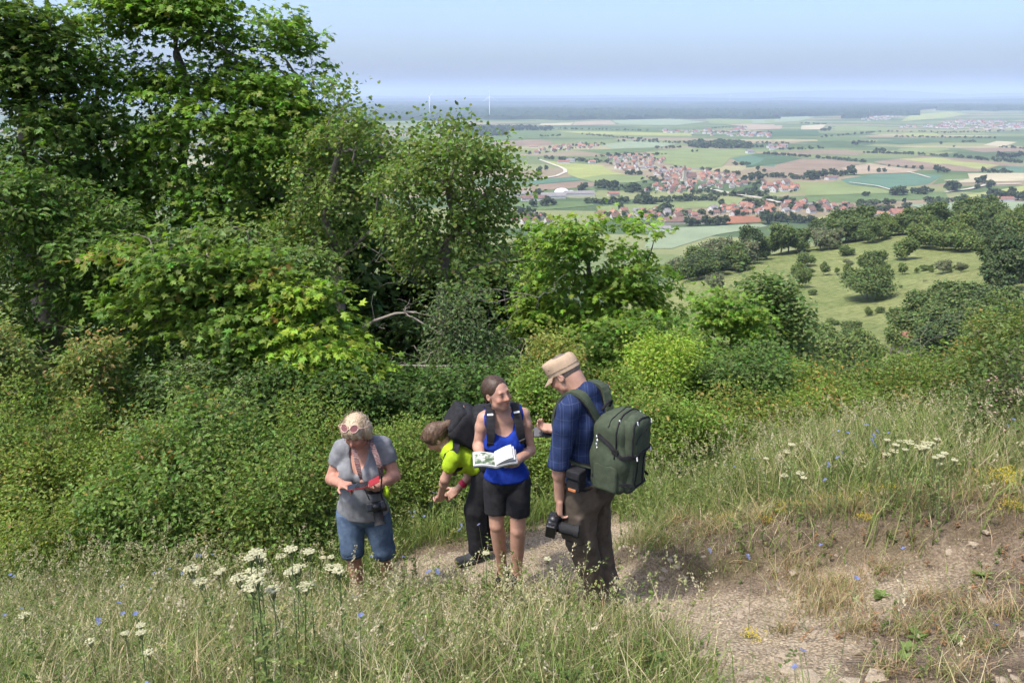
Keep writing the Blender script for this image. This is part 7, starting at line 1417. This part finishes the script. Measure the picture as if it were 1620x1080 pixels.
# dry tufts on the bare earth
tx, ty, tc, th_ = [], [], [], []
for a, b_, nb, rr in ((1290,925,260,.10),(1310,955,300,.11),(1330,930,220,.09),(1255,900,160,.08),(1395,900,140,.07),(1440,985,160,.07),(1470,940,140,.07),(1530,960,140,.08),(1350,990,140,.07),(1180,850,240,.12),(1120,875,220,.10),(1270,840,260,.13),(1340,835,240,.12),(1430,825,260,.13),(1510,820,260,.13),(1590,835,240,.12),(1075,850,240,.12),(1010,872,320,.12),(1030,885,200,.09),(1560,1010,120,.07),(1600,960,140,.08),(1400,1050,110,.06),(1240,985,90,.05),(1500,1055,130,.07)):
    p = gpt(a, b_); tx.append(p[0]+rgx.normal(0, rr, nb)); ty.append(p[1]+rgx.normal(0, rr*.8, nb)); g_ = rgx.random(nb) < (.75 if (a < 1040 and b_ > 860) else .3); tc.append(np.where(g_[:, None], pick(OLV, nb), pick(STRAW*np.array([.85, .75, .68]), nb))); th_.append(np.full(nb, .10+.6*rr))
tx, ty, tc, th_ = map(np.concatenate, (tx, ty, tc, th_))
joinset('grass', [blades(tx, ty, th_*(.5+.9*rgx.random(len(tx))), .0016+.0012*rgx.random(len(tx)), .4+.7*rgx.random(len(tx)), tc)], 'dry grass tufts standing on the bare earth and bank')
# ---- yarrow with flat cream heads
def yarrow_mesh(seed):
    rg = np.random.default_rng(seed); h = .42+.14*rg.random(); lx, ly = rg.normal(0, .04, 2); b = MB(); b.tube(arcpts([(0, 0, -.02), (lx*.4, ly*.4, h*.5), (lx, ly, h)], 6), [.0028, .0026, .0025, .0022, .002, .002], 5, 0, (.13, .17, .07))
    f = MB(); r = .020+.016*rg.random()
    for i in range(7): a = i*.9; b.tube([(lx, ly, h-.05), (lx+r*.7*math.cos(a), ly+r*.7*math.sin(a), h)], .0012, 3, 0, (.15, .18, .08), False)
    for i in range(56):
        q = r*math.sqrt(rg.random()); a = rg.random()*6.28; c = np.array([lx+q*math.cos(a), ly+q*math.sin(a), h+.006*rg.random()-.10*q*q/r]); s = .0042+.0024*rg.random(); k = 5; t = np.arange(k)*6.283/k
        f.add(np.concatenate([[c+np.array([0, 0, .003])], np.c_[c[0]+s*np.cos(t), c[1]+s*np.sin(t), np.full(k, c[2])], [c-np.array([0, 0, .004])]]), [(0, 1+j, 1+(j+1) % k) for j in range(k)]+[(6, 1+(j+1) % k, 1+j) for j in range(k)], 0, np.array((.50, .485, .33))*(.85+.25*rg.random()))
    n = 16; z = rg.random(n)*h*.8; L = leaf_arrays(np.c_[lx*(z/h)**2, ly*(z/h)**2, z], np.c_[rg.normal(0, 1, (n, 2)), np.full(n, .5)], np.tile((0, 0, 1.), (n, 1))+rg.normal(0, .3, (n, 3)), np.full(n, .032), 'small', np.tile((.15, .20, .06), (n, 1)))
    st = b.mesh('stem', GRASS, True); lv = npmesh('leaves', L[0], L[1], GRASS, L[2]); return st, lv, f.mesh('flower_head', LEAF)
YM = [yarrow_mesh(s) for s in range(5)]
def put_yarrow(px, py, label, group, sc=1.):   # (px, py): flower head
    i = rgx.integers(5); st = YM[i]; hgt = max(v.co.z for v in st[2].vertices)*sc; d = ray(px, py); best = None
    for Y in np.linspace(2.3, 9, 270):
        q = d*(Y/d[1]); dz = q[2]-float(surf(q[0], q[1]))
        if dz < hgt: best = q; break
    if best is None: return
    root = link('yarrow_plant', None, None, (best[0], best[1], best[2]-hgt), label, 'flower', group); root.rotation_euler = (0, 0, 0); root.scale = (sc, sc, sc)
    for nme, m in zip(('stem', 'leaves', 'flower_head'), st): link(nme, m, root)
for q in ((455,882),(470,880),(440,886),(432,888),(485,884),(516,878),(524,882),(512,896),(540,890),(398,888),(405,892),(390,895),(352,901),(358,896),(338,900),(412,922),(404,918),(420,915),(382,925),(470,926),(430,935),(460,897),(475,893),(395,905),(448,905),(498,905),(535,905),(350,920)): put_yarrow(*q, 'cream white yarrow in the patch left of the blonde person', 'yarrow patch at the left', 1.0+.3*rgx.random())
for q in ((28,972),(205,996),(215,1000),(215,1012),(140,1016),(233,1034)): put_yarrow(*q, 'yellowish yarrow low in the foreground grass at the left', 'yarrow in the foreground', .8)
for q in ((1412,700),(1422,704),(1432,698),(1442,697),(1450,706),(1460,700),(1470,708),(1480,701),(1492,699),(1410,712),(1484,724),(1490,730),(1500,727),(1440,715),(1425,718),(1240,712),(1248,716),(1260,708),(1215,722),(1262,752),(1275,756),(1290,748),(1505,722),(1515,728)): put_yarrow(*q, 'white yarrow on the flowering slope at the right', 'yarrow on the right slope', .8+.3*rgx.random())
for q in ((378,790),(402,802),(415,808),(675,751),(686,756),(770,882),(868,885)): put_yarrow(*q, 'single white yarrow along the shrub edge and path', 'single yarrows along the path', .9)
# ---- blue flax flowers on thin stems
def flax_mesh(seed):
    rg = np.random.default_rng(seed+50); h = .40+.12*rg.random(); b = MB(); lx, ly = rg.normal(0, .06, 2); b.tube(arcpts([(0, 0, -.02), (lx*.3, ly*.3, h*.6), (lx, ly, h)], 5), [.0016, .0015, .0014, .0012, .001], 4, 0, (.13, .18, .07))
    f = MB(); t = np.arange(5)*6.283/5; tilt = rg.normal(0, .4, 2)
    for a in t:
        d = np.array([math.cos(a), math.sin(a), .25+tilt[0]*math.cos(a)+tilt[1]*math.sin(a)]); l = np.array([-math.sin(a), math.cos(a), 0]); c = np.array([lx, ly, h])
        f.add([c, c+d*.007+l*.0065, c+d*.0135+l*.003, c+d*.0135-l*.003, c+d*.007-l*.0065], [(0, 1, 2, 3, 4)], 0, np.array((.18, .21, .40))*(.85+.3*rg.random()))
    return b.mesh('stem', GRASS), f.mesh('flower', LEAF)
FX = [flax_mesh(s) for s in range(4)]
def put_flax(px, py, label, group, sc=1.):
    m = FX[rgx.integers(4)]; hgt = max(v.co.z for v in m[1].vertices)*sc; d = ray(px, py)
    for Y in np.linspace(2.2, 9.5, 300):
        q = d*(Y/d[1])
        if q[2]-float(surf(q[0], q[1])) < hgt:
            root = link('flax_plant', None, None, (q[0], q[1], q[2]-hgt), label, 'flower', group); root.scale = (sc, sc, sc); link('stem', m[0], root); link('flower', m[1], root); return
for q in ((13,907),(30,910),(218,868),(158,987),(200,925),(245,930),(312,880),(318,880),(285,888),(275,898),(285,905),(302,895),(308,920),(36,966),(4,971),(190,968),(210,968),(195,960),(453,815),(462,818),(245,1080),(565,970),(250,905),(340,880)): put_flax(*q, 'blue flax flower in the grass at the left', 'blue flax at the left', .7+.3*rgx.random())
for q in ((662,808),(655,812),(668,815),(660,820),(735,832),(765,828),(585,878),(648,885),(690,902),(700,907),(735,836),(590,812),(600,815)): put_flax(*q, 'blue flax flower between the people and the shrubs', 'blue flax by the people', 1.)
for q in ((1160,738),(1168,737),(1315,757),(1335,680),(1338,683),(1330,690),(1398,682),(1395,690),(1392,697),(1395,704),(1413,683),(1370,671),(1375,670),(1335,722),(1340,716),(1246,732),(1320,735),(1600,662),(1606,665),(1592,672),(1322,735),(1205,728),(1350,912),(1440,865),(1196,883),(1308,860),(1133,873),(1602,995),(1273,1052),(1300,1040)): put_flax(*q, 'blue flax flower on the right slope and path edge', 'blue flax at the right', .7+.4*rgx.random())
# ---- yellow stonecrop cushions
def crop_mesh(seed):
    rg = np.random.default_rng(seed+90); n = 60; p = rg.normal(0, 1, (n, 3))*np.array([.075, .05, 0]); p[:, 2] = .05+.035*rg.random(n); g = blades(p[:, 0], p[:, 1], p[:, 2], np.full(n, .003), rg.random(n)*.3, np.tile((.16, .18, .05), (n, 1)), 2, z=np.full(n, -.01))
    f = rg.random(n) < .7; q = p[f]; m = 5; pos = np.repeat(q, m, 0)+rg.normal(0, .008, (len(q)*m, 3)); L = leaf_arrays(pos, rg.normal(0, 1, (len(pos), 3))*np.array([1, 1, .2]), np.tile((0, 0, 1.), (len(pos), 1))+rg.normal(0, .3, (len(pos), 3)), np.full(len(pos), .014), 'small', np.tile((.58, .47, .03), (len(pos), 1))*(.8+.3*rg.random((len(pos), 1))))
    return npmesh('leaves', g[0], g[1], GRASS, g[2]), npmesh('blossom', L[0], L[1], LEAF, L[2])
CM = [crop_mesh(s) for s in range(4)]
for px_, py_, sc in ((1150,830,1.),(1165,826,1.),(1220,818,.9),(1245,810,1.2),(1275,822,1.1),(1290,818,1.),(1235,845,.7),(1300,800,1.1),(1330,797,1.1),(1352,810,.9),(1380,795,1.3),(1370,800,1.),(1210,860,.6),(1365,852,.7),(1480,770,1.),(1500,768,1.1),(1585,790,1.5),(1600,786,1.3),(1575,800,1.2),(1595,838,1.),(1190,1000,.7),(480,1040,.8),(1410,800,.9),(1450,792,.9)):
    p = gpt(px_, py_); p[2] = float(surf(p[0], p[1])); root = link('stonecrop_plant', None, None, p, 'yellow flowering stonecrop cushion along the top of the earth bank' if py_ < 900 else 'yellow flowering stonecrop low in the foreground', 'flower', 'stonecrop cushions' if py_ < 900 else 'stonecrop in the foreground'); sc *= .75; root.scale = (sc, sc, sc); m = CM[rgx.integers(4)]; root.rotation_euler = (0, 0, rgx.random()*.8-.4); link('leaves', m[0], root); link('blossom', m[1], root)
# ---- broad-leaved rosettes on the earth
def rosette(seed):
    rg = np.random.default_rng(seed+190); n = 11; a = np.arange(n)*2.4+rg.random(n)*.4; d = np.stack([np.cos(a), np.sin(a), .35+.8*rg.random(n)], 1); L = leaf_arrays(np.zeros((n, 3)), d, np.tile((0, 0, 1.), (n, 1))+rg.normal(0, .2, (n, 3)), .040+.035*rg.random(n), 'oval', np.tile((.13, .185, .05), (n, 1))*(.8+.4*rg.random((n, 1)))); return npmesh('leaves', L[0], L[1], GRASS, L[2])
RO = [rosette(s) for s in range(3)]
for i, (px_, py_, lab) in enumerate(((1440,1018,'largest broad-leaved rosette on the earth at the lower right'),(1455,1000,'upright broad-leaved plant above the largest rosette'),(1515,1008,'small bright rosette at the right of the largest one'),(1395,938,'rosette on the gravel beside the dry grass tuft'),(1160,862,'dark green leafy plant on the bank behind the path'),(1230,845,'leafy plant under the yellow stonecrop'),(1590,815,'leafy plant below the rose bush'),(1310,842,'leafy plant in the middle of the bank'),(1555,900,'broad-leaved plant on the right path edge'),(1430,1030,'flat rosette below the largest one'))):
    p = gpt(px_, py_); p[2] = float(surf(p[0], p[1])); link('rosette_plant', RO[i % 3], None, p, lab, 'plant').rotation_euler = (0, 0, i*1.3)
# ---- stones of the path: the larger ones singly, the grit as stuff
STONE = mat('limestone', (.31, .255, .185), .9, .1, .28, 7, .5, .01, 0, True)
def stone_mesh(seed):
    rg = np.random.default_rng(seed+300); import bmesh; bm = bmesh.new(); bmesh.ops.create_icosphere(bm, subdivisions=1, radius=1); V = np.array([v.co for v in bm.verts]); F = np.array([[v.index for v in f.verts] for f in bm.faces]); bm.free()
    V = V*(1+.28*rg.normal(0, 1, (len(V), 1)).clip(-1, 1)); V = V*np.array([1, .75, .45]); return V, F
SV = [stone_mesh(s) for s in range(8)]; SM = [npmesh('stone', v, f, STONE, np.ones((len(v), 3))) for v, f in SV]
x, y = scatter(2600, -.6, 3.8, 2.2, 6.6, lambda x, y: sm(mg, x, y)*.5+sm(mp, x, y)*.12+sm(mb, x, y)*.04); rad = .012+.03*rgx.random(len(x))**4; o_ = np.argsort(-rad); x, y, rad = x[o_], y[o_], rad[o_]
bigs = [(1120,1030,.07),(1250,1052,.07),(1280,1065,.06),(1225,1035,.035),(1345,1075,.065),(1300,925,.04),(1150,950,.04),(1185,955,.035),(1105,975,.04),(1255,905,.05),(1280,893,.035),(1410,835,.04),(1555,865,.04),(1540,870,.035),(1070,915,.035),(1085,920,.03),(1110,905,.03),(1200,1075,.06),(1390,1060,.06),(1240,1030,.035),(1500,880,.03),(960,850,.03),(870,880,.03)]
for i, (a, b_, r_) in enumerate(bigs):
    p = gpt(a, b_); o = link('stone', SM[i % 8], PATHOBJ, (p[0], p[1], float(surf(p[0], p[1]))+r_*.05)); o.scale = (r_, r_, r_); o.rotation_euler = (rgx.normal(0, .15), rgx.normal(0, .15), rgx.random()*6.28)
for i in range(min(240, len(x))):
    o = link('stone', SM[i % 8], PATHOBJ, (x[i], y[i], float(surf(x[i], y[i]))+rad[i]*.12)); o.scale = (rad[i],)*3; o.rotation_euler = (rgx.normal(0, .3), rgx.normal(0, .3), rgx.random()*6.28)
def grit(n, r0, r1, dens, label):
    x, y = scatter(n, -.9, 4, 2.0, 6.8, dens); m = len(x); r = r0+(r1-r0)*rgx.random(m)**2; V, F, C, off = [], [], [], 0
    tet = np.array([(1, 0, -.3), (-.5, .85, -.3), (-.5, -.85, -.3), (.1, .05, .7), (.5, .6, .25), (-.7, -.1, .3)]); tf = np.array([(0, 4, 3), (4, 1, 3), (1, 5, 3), (5, 2, 3), (2, 0, 3), (0, 1, 4), (1, 2, 5), (0, 2, 1)])
    a = rgx.random(m)*6.28; c, s = np.cos(a), np.sin(a); B_ = tet[None]*(1+.3*rgx.normal(0, 1, (m, 6, 1)))*r[:, None, None]
    W = np.stack([B_[..., 0]*c[:, None]-B_[..., 1]*s[:, None]+x[:, None], B_[..., 0]*s[:, None]+B_[..., 1]*c[:, None]+y[:, None], B_[..., 2]+(surf(x, y)+r*.15)[:, None]], -1)
    col = np.tile((1., 1., 1.), (m, 1))*(.55+.65*rgx.random((m, 1)))
    g = link('gravel', npmesh('gravel', W.reshape(-1, 3), (tf[None]+(np.arange(m)*6)[:, None, None]).reshape(-1, 3), STONE, np.repeat(col, 6, 0)), PATHOBJ); g['kind'] = 'stuff'; g['label'] = label
grit(17000, .003, .014, lambda x, y: np.clip(sm(mg, x, y)*.95+sm(mp, x, y)*.25+sm(mb, x, y)*.08, 0, 1), 'loose pale limestone grit of the path')
# ------------------------------------------------------------------ labels that single out look-alikes by their place in the row
def ordinal(n):
    w = 'first second third fourth fifth sixth seventh eighth ninth tenth eleventh twelfth'.split()
    return w[n-1] if n <= 12 else f"{n}{'th' if 10 <= n % 100 <= 20 else {1: 'st', 2: 'nd', 3: 'rd'}.get(n % 10, 'th')}"
zones = [(830,1010,'behind the tree tops'),(1010,1120,'around the old village'),(1120,1180,'around the church end of the plain'),(1180,1290,'near the dark block of wood'),(1290,1380,'near the brown field'),(1380,1460,'near the pale far field'),(1460,1540,'near the long red barn'),(1540,1700,'by the right edge')]
sets = {}
for o in COL.objects:
    if o.parent is None and o.get('category') and o.get('label'):
        if o['label'].startswith('small round dark tree dotted'):
            x = topx(np.array(o.location))[0]; o['label'] = 'small dark field tree '+next((z[2] for z in zones if z[0] <= x < z[1]), 'on the open plain')
        sets.setdefault(o['label'], []).append(o)
for lab, os_ in sets.items():
    if len(os_) < 2: continue
    os_.sort(key=lambda o: topx(np.array(o.location))[0])
    for i, o in enumerate(os_):
        t = lab.split(); k = f'{ordinal(i+1)} from the left'.split()
        while len(t)+len(k) > 16: t = t[1:]
        o['label'] = ' '.join(t)+', '+' '.join(k)
# haze
HAZE = 7.5e-5
b = MB(); b.box((0, 21000, 40), (36000, 24000, 262)); hm = bpy.data.materials.new('haze_air'); hm.use_nodes = True; t = hm.node_tree
for n in list(t.nodes):
    if n.type != 'OUTPUT_MATERIAL': t.nodes.remove(n)
pv = N(t, 'ShaderNodeVolumePrincipled'); pv.inputs['Color'].default_value = (.60, .72, .95, 1); pv.inputs['Density'].default_value = HAZE; pv.inputs['Anisotropy'].default_value = 0
t.links.new(pv.outputs[0], t.nodes['Material Output'].inputs['Volume'])
link('haze', b.mesh('haze', hm), None, None, 'pale blue haze over the plain', None, None, 'stuff')
